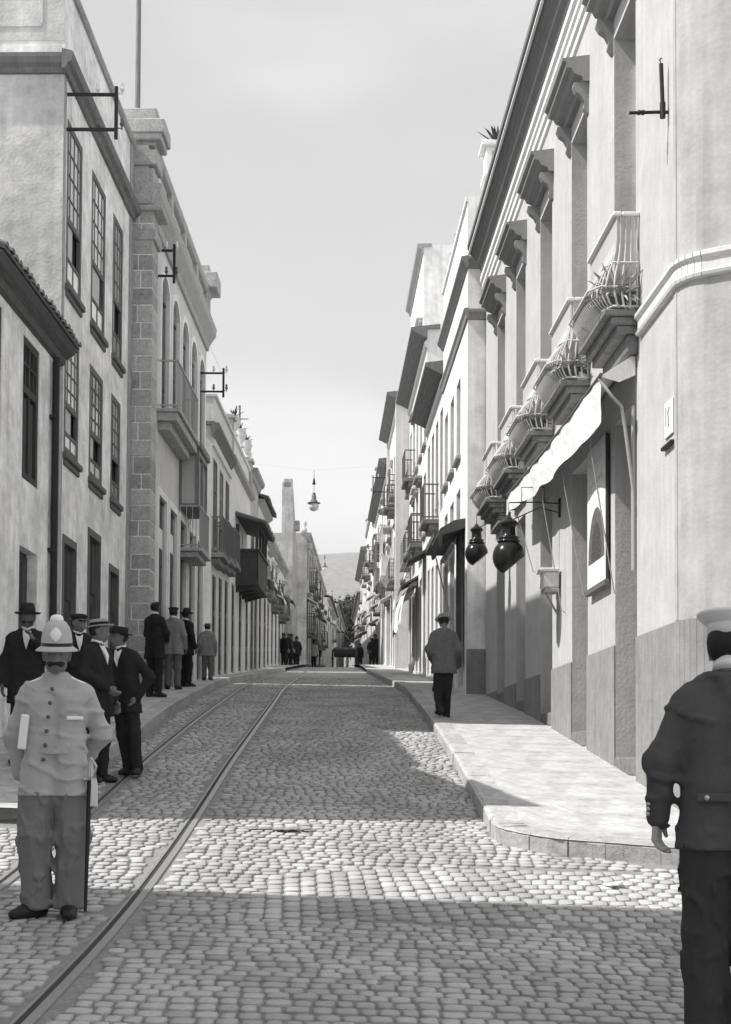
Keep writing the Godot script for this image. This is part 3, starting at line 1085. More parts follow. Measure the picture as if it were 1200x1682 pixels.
func low_house():
	var B0 := site("gabled_house", "plastered two storey house with sloping parapet at the crossing, left of the tiled house", -1, 12.4, 16.15, -4.7, 0.02, -0.7)
	var ops0 := [op(B0, 13.2, 14.3, -0.4, 2.2), op(B0, 14.9, 15.7, -0.1, 2.3), op(B0, 13.3, 14.2, 3.4, 5.3), op(B0, 14.9, 15.7, 3.4, 5.3)]
	shell(B0, 6.0, 7.0, M.old_wall, ops0, 0.2)
	panel_door(B0, ops0[0], M.dark_wood, 0.15)
	panel_door(B0, ops0[1], M.dark_wood, 0.15)
	plain_window(B0, ops0[2], M.grey_wood, 0.12, M.glass_reflect, M.trim_grey)
	plain_window(B0, ops0[3], M.grey_wood, 0.12, M.glass_reflect, M.trim_grey)
	var pb := Mb.new()
	var y0: float = 6.0 - B0.yb
	pb.hull8([Vector3(0, y0, -0.4), Vector3(B0.w, y0, -0.4), Vector3(B0.w, y0, 0), Vector3(0, y0, 0), Vector3(0, y0 + 1.35, -0.4), Vector3(B0.w, y0 + 0.2, -0.4), Vector3(B0.w, y0 + 0.2, 0), Vector3(0, y0 + 1.35, 0)])
	put("parapet", pb.mesh(), M.old_wall, B0.o)

	var B := site("low_tiled_house", "low grey house with a dark tiled eave at the left edge", -1, 16.2, 20.36, -4.7, 0.02, -0.2)
	var win := op(B, 18.24, 19.12, 3.66, 5.56)
	var door := op(B, 18.18, 19.14, 0.2, 2.76)
	var win2 := op(B, 16.5, 17.2, 3.66, 5.56)
	shell(B, 5.95, 7.0, M.grey_front, [win, door, win2], 0.22)
	for q in [win, win2]:
		var w: float = q[1] - q[0]
		var h: float = q[3] - q[2]
		var f := put("window", cached("lw%.2f" % w, func(b):
			bars(b, w, h, 0.1, [[w * 0.5, 0.1, h - 0.1, 0.06], [w * 0.25, h * 0.66, h - 0.1, 0.025], [w * 0.75, h * 0.66, h - 0.1, 0.025]], [[h * 0.64, 0.1, w - 0.1, 0.1], [h * 0.82, 0.1, w - 0.1, 0.025]], -0.12, -0.015)
			b.bevel(Vector3(0.12, 0.1, -0.12), Vector3(w * 0.5 - 0.03, h * 0.6, -0.05), 0.02)
			b.bevel(Vector3(w * 0.5 + 0.03, 0.1, -0.12), Vector3(w - 0.12, h * 0.6, -0.05), 0.02)
			b.box(Vector3(0, 0, -0.22), Vector3(w, h * 0.64, -0.121))), M.dark_wood, B.o, Transform3D(Basis(), Vector3(q[0], q[2], 0)))
		put("pane", cached("lp%.2f" % w, func(b):
			flat_pane(b, 0.1, w - 0.1, h * 0.64, h - 0.1, -0.07)), M.glass_reflect, f)
	panel_door(B, door, M.dark_wood, 0.16)
	tiled_eave(B, 0.0, B.w - 0.05, 6.2, 0.32, 3.0, 1.1)
	band(B, "eave_moulding", [[0.0, 5.7], [0.07, 5.72], [0.1, 5.8], [0.2, 5.86], [0.27, 5.935], [0.0, 5.94]], M.eave_wood, 0.0, B.w - 0.05)
	var pipe := Mb.new()
	pipe.tube([Vector3(B.w - 0.58, 5.88, 0.08), Vector3(B.w - 0.58, 0.1, 0.08)], 0.05, 10)
	for y in [1.2, 3.1, 5.0]:
		pipe.box(Vector3(B.w - 0.65, y, 0.0), Vector3(B.w - 0.51, y + 0.05, 0.09))
	put("downpipe", pipe.mesh(), M.iron, B.o)
	var st := Mb.new()
	st.box(Vector3(B.w - 0.5, -1.2, 0.002), Vector3(B.w - 0.02, 5.85, 0.03))
	put("corner_strip", st.mesh(), M.grey_wall, B.o)

func tall_house():
	var B := site("tall_house", "tall three storey plastered house with nine dark window and door openings, left", -1, 20.38, 26.1, -4.7, 0.02, 0.2)
	var cols := [[20.62, 21.67], [22.42, 23.55], [24.24, 25.16]]
	var ops := []
	for c in cols:
		ops.append(op(B, c[0], c[1], 7.05, 9.55))
	for c in cols:
		ops.append(op(B, c[0], c[1] - 0.06, 4.52, 6.36))
	var doors := [op(B, 20.63, 21.57, 0.55, 3.3), op(B, 22.43, 23.45, 0.7, 3.7), op(B, 24.2, 25.1, 0.95, 3.36)]
	shell(B, 11.5, 8.0, M.old_wall, ops + doors, 0.26)
	for i in 6:
		sash_window(B, ops[i], i, M.grey_wood)
	for q in doors:
		panel_door(B, q, M.dark_wood, 0.1)
		var b := Mb.new()
		var w: float = q[1] - q[0]
		var h: float = q[3] - q[2]
		b.box(Vector3(0, -0.1, -0.1), Vector3(0.09, h, 0.015))
		b.box(Vector3(w - 0.06, -0.1, -0.1), Vector3(w, h, 0.015))
		b.box(Vector3(0.09, h - 0.12, -0.1), Vector3(w - 0.06, h, 0.015))
		put("door_frame", b.mesh(), M.grey_wood, B.o, Transform3D(Basis(), Vector3(q[0], q[2], 0)))
	# cornice on the street front and round the end that faces the viewer
	var prof := [[0.0, 10.1], [0.05, 10.11], [0.08, 10.18], [0.14, 10.22], [0.16, 10.3], [0.16, 10.36], [0.0, 10.4]]
	band(B, "cornice", prof, M.cornice_dark, -0.2, INF)
	var pr := PackedVector2Array()
	for q in prof:
		pr.append(Vector2(q[0], q[1] - B.yb))
	var e := Mb.new()
	e.extr(pr, 0.0, 8.0, Transform3D(Basis(Vector3(0, 0, -1), Vector3.UP, Vector3(-1, 0, 0)), Vector3(-0.001, 0, 0.0)))
	put("cornice", e.mesh(), M.cornice_dark, B.o)
	# coping of the parapet and the corner strips
	band(B, "coping", [[-0.3, 11.5], [0.04, 11.5], [0.07, 11.54], [0.07, 11.6], [-0.3, 11.62]], M.trim_stained, -0.05, INF)
	for q in [[0.0, 0.12, -1.0, 9.89, 0.014], [B.w - 0.32, B.w - 0.02, -1.0, 9.89, 0.03], [B.w - 0.32, B.w - 0.02, 10.22, 11.28, 0.03]]:
		var s := Mb.new()
		s.box(Vector3(q[0], q[2], 0.002), Vector3(q[1], q[3], q[4]))
		put("corner_strip", s.mesh(), M.trim_stained, B.o)
	for q in [[-1.0, 10.09], [10.41, 11.5]]:  # thin darker sheets over the end wall, toning down the grazing sun
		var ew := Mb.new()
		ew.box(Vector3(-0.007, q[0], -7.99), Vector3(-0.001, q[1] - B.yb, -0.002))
		put("end_dimming_sheet", ew.mesh(), M.old_wall_dimmed, B.o)
	# sunk panels of the attic on the end wall
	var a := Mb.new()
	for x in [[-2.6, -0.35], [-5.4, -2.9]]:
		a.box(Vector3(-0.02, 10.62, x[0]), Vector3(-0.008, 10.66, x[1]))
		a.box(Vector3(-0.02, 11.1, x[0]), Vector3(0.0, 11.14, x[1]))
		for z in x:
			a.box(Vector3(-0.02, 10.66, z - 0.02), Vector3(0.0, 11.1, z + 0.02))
	put("attic_panel", a.mesh(), M.old_wall_dimmed, B.o)

func stone_house():
	var B := site("arched_house", "two storey house with dark stone corner pier, round arched windows and iron balcony", -1, 26.15, 35.2, -4.42, 0.02, 0.8)
	var ops := []
	for i in 5:
		var z := 27.6 + 1.47 * i
		ops.append(op(B, z, z + 1.0, 6.9, 9.72, 0.42))
	var low := []
	for i in 5:
		var z := 27.55 + 1.47 * i
		low.append(op(B, z, z + 1.02, 1.3 + i * 0.12, 5.2))
	shell(B, 11.6, 4.2, M.pale_wall, ops + low, 0.22)
	for i in 5:
		var q: Array = ops[i]
		surround(B, q, 0.13, 0.07, M.white_paint, true)
		var w: float = q[1] - q[0]
		var h: float = q[3] - q[2]
		var f := put("window", cached("aw", func(b):
			b.box(Vector3(0, 0, -0.1), Vector3(w, h, -0.07))
			b.box(Vector3(0, h - 0.46, -0.07), Vector3(w, h - 0.39, -0.02))
			for s in 2:
				b.bevel(Vector3(0.04 + s * w * 0.5, 0.05, -0.07), Vector3(w * 0.5 - 0.03 + s * w * 0.5, h - 0.5, -0.03), 0.015)
				for e in [[0.12, 0.5], [0.56, 1.1], [1.16, 2.1]]:
					b.bevel(Vector3(0.1 + s * w * 0.5, e[0], -0.04), Vector3(w * 0.5 - 0.09 + s * w * 0.5, e[1], -0.015), 0.012)), M.brown_leaf, B.o, Transform3D(Basis(), Vector3(q[0], q[2], 0)))
	for q in low:
		surround(B, q, 0.15, 0.06, M.white_paint, true)
		var d := panel_door(B, q, M.brown_leaf, 0.07)
		if q == low[0] or q == low[1]:
			put("notice", cached("notice", func(b):
				b.box(Vector3(0.2, 2.9, -0.02), Vector3(0.8, 3.3, 0.0))), M.linen, d)
	# entablature, parapet with pale panels, coping
	band(B, "cornice", [[0.0, 10.3], [0.06, 10.3], [0.08, 10.42], [0.16, 10.55], [0.24, 10.66], [0.26, 10.85], [0.0, 10.9]], M.dark_stone, -0.03)
	for i in 4:
		var b := Mb.new()
		var xa := 0.75 + i * 2.0
		b.box(Vector3(xa, 10.2, 0.003), Vector3(xa + 1.5, 10.62, 0.04))
		put("parapet_panel", b.mesh(), M.trim_pale, B.o)
	band(B, "coping", [[-0.3, 11.6], [0.1, 11.6], [0.13, 11.66], [0.13, 11.76], [-0.3, 11.78]], M.dark_stone)
	for i in 4:
		var b := Mb.new()
		b.bevel(Vector3(2.35 + i * 2.0, 10.12, 0.003), Vector3(2.65 + i * 2.0, 10.96, 0.1), 0.01)
		put("parapet_pier", b.mesh(), M.dark_stone, B.o)
	# the corner pier: a mortared core with every block standing proud of it
	var core := Mb.new()
	core.box(Vector3(-0.041, -1.0, -0.6), Vector3(0.55, 9.6, 0.106))
	var pier := put("corner_pier", core.mesh(), M.mortar, B.o)
	var y := -1.0
	var c := 0
	while y < 9.55:
		var h := minf(rng.randf_range(0.28, 0.34), 9.62 - y)
		var cuts := [-0.62, 0.11] if c % 3 == 1 else ([-0.62, -0.19 + rng.randf_range(-0.05, 0.05), 0.11] if c % 3 == 0 else [-0.62, -0.08 + rng.randf_range(-0.06, 0.03), 0.11])
		for i in cuts.size() - 1:
			var b := Mb.new()
			var j := rng.randf_range(0.0, 0.012)
			b.bevel(Vector3(-0.045 - j, y + 0.011, cuts[i] + (0.0 if i == 0 else 0.01)), Vector3(0.57, y + h - 0.011, cuts[i + 1] - (0.01 if i < cuts.size() - 2 else -j * 0.6)), 0.006)
			put("stone_block", b.mesh(), [M.dark_stone, M.dark_stone_light, M.dark_stone, M.dark_stone_deep][rng.randi() % 4], pier)
		y += h
		c += 1
	var cap := Mb.new()
	for q in [[9.5, 9.72, 0.08], [10.06, 10.16, 0.2], [10.2, 10.9, 0.02], [10.95, 11.25, 0.08], [11.42, 11.55, 0.16], [11.55, 11.82, 0.22], [11.8, 12.05, 0.06]]:
		cap.bevel(Vector3(-0.04 - q[2] * 0.4, q[0], -0.7), Vector3(0.55 + q[2] * 0.6, q[1], 0.1 + q[2]), 0.02)
	put("pier_cap", cap.mesh(), M.dark_stone, B.o, Transform3D(Basis(), Vector3(0, -0.55, 0)))
	var cap2 := Mb.new()
	cap2.bevel(Vector3(B.w - 0.6, 10.0, -0.5), Vector3(B.w - 0.02, 10.9, 0.1), 0.02)
	cap2.bevel(Vector3(B.w - 0.75, 10.9, -0.5), Vector3(B.w + 0.12, 11.3, 0.34), 0.02)
	cap2.bevel(Vector3(B.w - 0.62, 11.3, -0.5), Vector3(B.w - 0.02, 11.52, 0.12), 0.02)
	put("pier_cap", cap2.mesh(), M.dark_stone, B.o)
	# balcony before the first three windows
	var bx := lx(B, 27.45)
	var slab := Mb.new()
	slab.bevel(Vector3(bx, 6.03, 0.0), Vector3(bx + 3.1, 6.1, 0.46), 0.01)
	slab.bevel(Vector3(bx + 0.04, 5.86, 0.0), Vector3(bx + 3.06, 6.028, 0.4), 0.01)
	slab.bevel(Vector3(bx + 0.15, 5.7, 0.0), Vector3(bx + 2.95, 5.858, 0.25), 0.01)
	var bal := put("balcony", slab.mesh(), M.dark_stone, B.o)
	railing(bal, 3.06, 0.95, 0.42, Vector3(bx + 0.02, 6.1, 0.0), M.iron_pale_dull, 0.17, 0.008)
	# the little glazed oriel with its own balcony below
	var ox := lx(B, 30.55)
	var o := Mb.new()
	o.bevel(Vector3(ox, 5.98, 0.0), Vector3(ox + 1.6, 6.14, 0.5), 0.02)
	o.box(Vector3(ox + 0.05, 5.84, 0.0), Vector3(ox + 1.55, 5.98, 0.44))
	for x in [ox + 0.05, ox + 0.76, ox + 1.47]:
		o.box(Vector3(x, 4.75, 0.36), Vector3(x + 0.08, 5.84, 0.44))
	for x in [ox + 0.05, ox + 1.47]:
		o.box(Vector3(x, 4.75, 0.0), Vector3(x + 0.08, 5.84, 0.06))
	o.box(Vector3(ox + 0.05, 4.7, 0.0), Vector3(ox + 1.55, 4.78, 0.44))
	var ori := put("oriel", o.mesh(), M.mid_wood, B.o)
	var g := Mb.new()
	g.box(Vector3(ox + 0.1, 4.78, 0.38), Vector3(ox + 1.5, 5.84, 0.39))
	g.box(Vector3(ox + 0.08, 4.78, 0.06), Vector3(ox + 0.09, 5.84, 0.36))
	put("pane", g.mesh(), M.glass_reflect, ori)
	var sl := Mb.new()
	sl.bevel(Vector3(ox, 3.72, 0.0), Vector3(ox + 1.7, 3.8, 0.52), 0.01)
	sl.bevel(Vector3(ox + 0.08, 3.6, 0.0), Vector3(ox + 1.62, 3.718, 0.42), 0.01)
	put("oriel_balcony", sl.mesh(), M.dark_stone, B.o)
	railing(ori, 1.62, 0.92, 0.48, Vector3(ox + 0.04, 3.8, 0.0), M.iron_pale_dull, 0.14, 0.008)

# ------------------------------------------------------------------ the sunlit right side
const BAYS := [16.06, 18.95, 21.8, 24.62, 27.36]

func build_right():
	var B := site("balcony_house", "big white house on the right with five bulging balconies and a deep dark eave", 1, 13.68, 29.9, 3.48, -0.02, -0.4)
	var tall := []
	var doors := []
	for z in BAYS:
		tall.append(op(B, z - 0.58, z + 0.58, 4.97, 8.72))
	for i in 5:
		var z: float = BAYS[i]
		doors.append(op(B, z - 0.58, z + 0.58, gy(z, 3.2) + 0.32, 4.0 + (0.25 if i > 2 else 0.0)))
	shell(B, 10.6, 8.0, M.white_wall, tall + doors, 0.42)
	for q in tall:
		french_window(B, q, M.white_wood, 0.34)
	for i in 5:
		panel_door(B, doors[i], M.mid_wood if i < 3 else M.grey_wood, 0.34)
		var q: Array = doors[i]
		var st := Mb.new()
		st.bevel(Vector3(q[0] + 0.001, q[2] - 0.2, -0.4), Vector3(q[1] - 0.001, q[2] + 0.002, 0.012), 0.01)
		put("door_step", st.mesh(), M.slab_stone, B.o)
	# painted base, string course, rounded corner and the wall that turns into the side street
	var base := Mb.new()
	var x := 0.0
	var cuts := []
	for i in [4, 3, 2, 1, 0]:
		cuts.append([x, doors[i][0]])
		x = doors[i][1]
	cuts.append([x, B.w - 0.002])
	for c in cuts:
		base.bevel(Vector3(c[0], -1.2, 0.001), Vector3(c[1], 1.36 - B.yb, 0.022), 0.008)
	put("painted_base", base.mesh(), M.grey_base, B.o)
	var sc := [[0.0, 4.66], [0.05, 4.67], [0.06, 4.7], [0.035, 4.72], [0.035, 4.83], [0.07, 4.86], [0.07, 4.9], [0.0, 4.93]]
	band(B, "string_course", sc, M.trim_pale, lx(B, 15.28), B.w)
	# the corner turns in short facets, then runs off to the right, towards the viewer
	var p := Vector3(B.w, 0, 0)
	var turn := 0.0
	var cw := Mb.new()
	var cb := Mb.new()
	var cs := Mb.new()
	var prof := PackedVector2Array()
	for q in sc:
		prof.append(Vector2(q[0], q[1] - B.yb))
	for i in 7:
		turn += deg_to_rad(9.4) if i < 6 else 0.0
		var l := 0.075 if i < 6 else 5.0
		var t := Transform3D(Basis(Vector3.UP, turn), p)
		cw.quad(t * Vector3(0, -1.5, 0), t * Vector3(0, 11.0, 0), t * Vector3(l, 11.0, 0), t * Vector3(l, -1.5, 0))
		cb.box(Vector3(0, -1.5, 0.001), Vector3(l, 1.36 - B.yb, 0.022), t)
		cs.extr(prof, 0.0, l, t)
		p = t * Vector3(l, 0, 0)
	cw.quad(p + Vector3(0, -1.5, 0), p + Vector3(0, 11.0, 0), Vector3(B.w, 11.0, -8.0), Vector3(B.w, -1.5, -8.0))
	put("corner_wall", cw.mesh(), M.corner_wall, B.o)
	put("painted_base", cb.mesh(), M.grey_base, B.o)
	put("string_course", cs.mesh(), M.trim_pale, B.o)
	# a narrow painted corner strip
	for q in [[1.37, 4.65], [4.94, 9.84]]:
		var strip := Mb.new()
		strip.box(Vector3(B.w - 0.1, q[0] - B.yb, 0.001), Vector3(B.w - 0.004, q[1] - B.yb, 0.008))
		put("corner_strip", strip.mesh(), M.corner_wall, B.o)
	# eave: dark sloping soffit over a stack of white mouldings
	band(B, "eave", [[0.06, 10.38], [0.12, 10.4], [0.28, 10.72], [0.41, 10.84], [0.41, 10.9], [0.44, 10.92], [0.44, 11.02], [0.0, 11.1], [0.0, 10.38]], M.eave_dark, 0.22, B.w + 0.2)
	band(B, "eave_edge", [[0.39, 10.79], [0.425, 10.8], [0.425, 10.836], [0.415, 10.836]], M.trim_pale, 0.22, B.w + 0.2)
	band(B, "cornice_moulding", [[0.0, 9.85], [0.035, 9.86], [0.035, 9.98], [0.07, 10.0], [0.07, 10.1], [0.1, 10.14], [0.1, 10.22], [0.14, 10.27], [0.14, 10.377], [0.0, 10.377]], M.trim_white, 0.0, B.w)
	# hoods, balconies and their ironwork
	var hood := Mb.new()
	hood.extr(PackedVector2Array([Vector2(0, -0.3), Vector2(0.08, -0.3), Vector2(0.1, -0.24), Vector2(0.2, -0.2), Vector2(0.24, -0.13), Vector2(0.31, -0.12), Vector2(0.31, -0.05), Vector2(0.36, -0.03), Vector2(0.36, 0.0), Vector2(0, 0.05)]), -0.76, 0.76)
	var hm := hood.mesh()
	var cons := Mb.new()
	cons.extr(PackedVector2Array([Vector2(0, -0.3), Vector2(0.2, -0.3), Vector2(0.21, -0.36), Vector2(0.17, -0.43), Vector2(0.1, -0.48), Vector2(0.06, -0.56), Vector2(0.07, -0.64), Vector2(0.03, -0.7), Vector2(0, -0.72)]), 0, 0.11)
	var cm := cons.mesh()
	var bm := balcony_slab()
	var rm := balcony_rail()
	var trm := Mb.new()
	trm.bevel(Vector3(-0.77, 1.05, 0.2), Vector3(0.77, 1.1, 0.3), 0.012)
	for s in [-0.77, 0.71]:
		trm.bevel(Vector3(s, 1.05, 0.0), Vector3(s + 0.06, 1.1, 0.199), 0.012)
	var tm := trm.mesh()
	for i in 5:
		var at := Transform3D(Basis(), Vector3(lx(B, BAYS[i]), 9.27 - B.yb, 0))
		var h := put("window_hood", hm, M.trim_grey_warm, B.o, at)
		for e in [-0.71, 0.6]:
			put("console", cm, M.trim_grey_warm, h, Transform3D(Basis(), Vector3(e, 0, 0)))
		at.origin.y = 4.97 - B.yb
		var s := put("balcony", bm, M.slab_stone, B.o, at)
		put("railing", rm, M.iron_pale, s)
		put("handrail", tm, M.trim_white, s)
	balcony_plants(B)
	awning(B)
	wall_things(B)
	white_house()

func balcony_slab() -> ArrayMesh:
	var b := Mb.new()
	b.bevel(Vector3(-0.78, -0.07, 0.0), Vector3(0.78, 0.0, 0.40), 0.01)
	b.bevel(Vector3(-0.74, -0.16, 0.0), Vector3(0.74, -0.072, 0.32), 0.01)
	b.bevel(Vector3(-0.71, -0.25, 0.0), Vector3(0.71, -0.162, 0.25), 0.01)
	b.bevel(Vector3(-0.68, -0.46, 0.0), Vector3(0.68, -0.252, 0.13), 0.015)
	return b.mesh()

func balcony_rail() -> ArrayMesh:
	# closely set bars that fall straight from the handrail and swell into a basket over the slab
	var b := Mb.new()
	var prof := [[0.25, 1.05], [0.25, 0.8], [0.28, 0.66], [0.36, 0.53], [0.47, 0.4], [0.54, 0.27], [0.53, 0.16], [0.45, 0.07], [0.36, 0.02]]
	var n := 30
	for i in n + 1:
		var t := float(i) / n
		var x := lerpf(-0.74, 0.74, t)
		var pts := []
		for q in prof:
			var swell: float = (q[0] - 0.25) / 0.29
			var edge := 1.0 - pow(absf(t * 2.0 - 1.0), 4.0) * 0.55
			pts.append(Vector3(x * (1.0 + 0.07 * swell), q[1], 0.25 + (q[0] - 0.25) * edge))
		b.tube(pts, 0.0105, 5, false)
	for s in [-1, 1]:
		for i in 4:
			var z := 0.03 + i * 0.06
			var pts := []
			for q in prof:
				var swell: float = (q[0] - 0.25) / 0.29
				pts.append(Vector3(s * (0.74 + 0.1 * swell * (i + 1) / 4.0), q[1], z + swell * 0.03 * i))
			b.tube(pts, 0.0125, 5, false)
	for q in [[0.52, 0.37, 0.011], [0.25, 0.545, 0.012], [0.03, 0.38, 0.014]]:
		var pts := [Vector3(-0.78, q[0], 0.02), Vector3(-0.78, q[0], q[1] * 0.8), Vector3(-0.6, q[0], q[1]), Vector3(0.6, q[0], q[1]), Vector3(0.78, q[0], q[1] * 0.8), Vector3(0.78, q[0], 0.02)]
		b.tube(pts, q[2], 5, false)
	return b.mesh()

func leaf(b: Mb, at: Vector3, dir: Vector3, length: float, wide: float, droop: float):
	# a thick pointed blade that rises and bends over
	var side := dir.cross(Vector3.UP).normalized()
	if side.length() < 0.1:
		side = Vector3.RIGHT
	var rows := []
	for i in 6:
		var t := i / 5.0
		var c := at + dir * length * t + Vector3.DOWN * droop * t * t
		var w := wide * (0.65 + 0.9 * t) * (1.0 - t * t) + 0.002
		rows.append([c - side * w, c + Vector3.DOWN * w * 0.4, c + side * w])
	for i in 5:
		for k in 2:
			b.tri(rows[i][k], rows[i + 1][k], rows[i + 1][k + 1])
			b.tri(rows[i][k], rows[i + 1][k + 1], rows[i][k + 1])

func plant(sd: int, size: float, n: int) -> Array:
	var r := RandomNumberGenerator.new()
	r.seed = sd
	var p := Mb.new()
	p.lathe([Vector2(0, 0), Vector2(0.075, 0), Vector2(0.075, 0), Vector2(0.1, 0.15), Vector2(0.115, 0.155), Vector2(0.115, 0.18), Vector2(0.1, 0.18), Vector2(0.095, 0.16), Vector2(0, 0.16)], 14)
	var b := Mb.new()
	for i in n:
		var a := r.randf() * TAU
		var e := r.randf_range(0.25, 1.35)
		var d := Vector3(cos(a) * cos(e), sin(e), sin(a) * cos(e))
		leaf(b, Vector3(cos(a) * 0.03, 0.16, sin(a) * 0.03), d, size * r.randf_range(0.6, 1.0), size * r.randf_range(0.035, 0.075), size * r.randf_range(0.15, 0.55) * cos(e))
	return [p.mesh(), b.mesh()]

func balcony_plants(B: Dictionary):
	var ends := ["nearest", "second", "third", "fourth", "farthest"]
	for i in 5:
		for s in 2:
			var z: float = BAYS[i] - 0.6 + s * 0.85
			var t := thing("balcony_plant", "spiky potted plant at the %s end of the %s bulging balcony" % [["near", "far"][s], ends[i]], "potted plant", B.o.transform * Vector3(lx(B, z), 4.98 - B.yb, 0.22 + s * 0.02), rng.randf() * TAU, "plants on the balconies")
			var pl := plant(70 + i * 2 + s, [0.42, 0.38][s] * rng.randf_range(0.85, 1.2), 80 + 10 * (i % 3))
			put("pot", pl[0], M.tile, t)
			put("leaves", pl[1], M.leaf_pale if s == 0 else M.leaf_grey, t)

func awning(B: Dictionary):
	# canvas awning on a wall bar, its front edge on stay rods and its valance hanging to the street
	var za := 15.45
	var zb := 23.2
	var t := thing("shop_awning", "white canvas shop awning with wavy valance below the near balconies", "awning", B.o.transform * Vector3(lx(B, (za + zb) * 0.5), 4.3 - B.yb, 0))
	t.transform = Transform3D(B.o.transform.basis, t.position)
	var L := zb - za
	var wob := FastNoiseLite.new()
	wob.seed = 5
	wob.frequency = 0.45
	var top := Mb.new()
	var val := Mb.new()
	var N := 48
	# local x: from the far end (-L/2) to the near end (+L/2)
	var fr := func(u: float) -> Vector3:
		return Vector3(lerpf(-L * 0.5, L * 0.5, u), -0.04 + 0.14 * (1.0 - u) - 0.05 * sin(u * PI), 0.42)
	for i in N:
		var u0 := float(i) / N
		var u1 := float(i + 1) / N
		var a: Vector3 = fr.call(u0)
		var c: Vector3 = fr.call(u1)
		var rows := 4
		for k in rows:
			var w := func(q: Vector3, e: float) -> Vector3: return Vector3(q.x, lerpf(0.22, q.y, e) - 0.05 * sin(e * PI), lerpf(0.02, 0.42, e))
			top.quad(w.call(a, float(k) / rows), w.call(c, float(k) / rows), w.call(c, float(k + 1) / rows), w.call(a, float(k + 1) / rows))
		var d := func(u: float) -> float: return 0.29 + 0.17 * smoothstep(0.0, 0.5, u) + 0.05 * smoothstep(0.7, 1.0, u) + 0.035 * absf(sin(u * PI * 4.0 + 0.6)) + 0.05 * wob.get_noise_1d(u * 9.0)
		var z := func(u: float, e: float) -> float: return 0.42 + 0.02 * e * sin(u * 31.0) + 0.03 * wob.get_noise_2d(u * 22.0, e * 2.0)
		for k in 5:
			var e0 := k / 5.0
			var e1 := (k + 1) / 5.0
			val.quad(Vector3(a.x, a.y - d.call(u0) * e0, z.call(u0, e0)), Vector3(c.x, c.y - d.call(u1) * e0, z.call(u1, e0)), Vector3(c.x, c.y - d.call(u1) * e1, z.call(u1, e1)), Vector3(a.x, a.y - d.call(u0) * e1, z.call(u0, e1)))
	put("canvas", top.mesh(), M.canvas, t)
	put("valance", val.mesh(), M.canvas, t)
	var cheek := Mb.new()
	var q: Vector3 = fr.call(1.0)
	cheek.tri(Vector3(q.x, 0.22, 0.02), Vector3(q.x, q.y, 0.42), Vector3(q.x, -0.02, 0.02))
	cheek.tri(Vector3(q.x, -0.02, 0.02), Vector3(q.x, q.y, 0.42), Vector3(q.x, -0.1, 0.2))
	put("cheek", cheek.mesh(), M.canvas, t)
	var bar := Mb.new()
	bar.tube([fr.call(-0.01), fr.call(0.25), fr.call(0.5), fr.call(0.75), fr.call(1.01)], 0.022, 8)
	bar.tube([Vector3(-L * 0.5, 0.23, 0.04), Vector3(L * 0.5, 0.23, 0.04)], 0.045, 10)
	put("roller_bar", bar.mesh(), M.iron_grey, t)
	# the bent arm at the near end and the slim stays
	var arm := Mb.new()
	arm.tube([q + Vector3(-0.02, -0.02, 0), q + Vector3(0.03, -0.12, -0.05), q + Vector3(0.05, -0.24, -0.13), q + Vector3(0.02, -0.34, -0.24), Vector3(q.x - 0.02, -0.62, 0.13), Vector3(q.x - 0.05, -1.35, 0.03)], 0.02, 8)
	arm.tube([Vector3(q.x - 0.06, -0.35, 0.03), Vector3(q.x - 0.06, -2.2, 0.03)], 0.028, 8)
	put("arm", arm.mesh(), M.iron_pale_dull, t)
	for e in [[0.87, 2.35], [0.62, 2.15], [0.4, 2.2], [0.05, 1.35]]:
		var p: Vector3 = fr.call(e[0])
		var s := Mb.new()
		s.tube([p, Vector3(p.x + 0.05, p.y - e[1] * 0.98, 0.06), Vector3(p.x + 0.05, p.y - e[1], 0.0)], 0.008, 6)
		put("stay_rod", s.mesh(), M.iron_pale_dull, t)

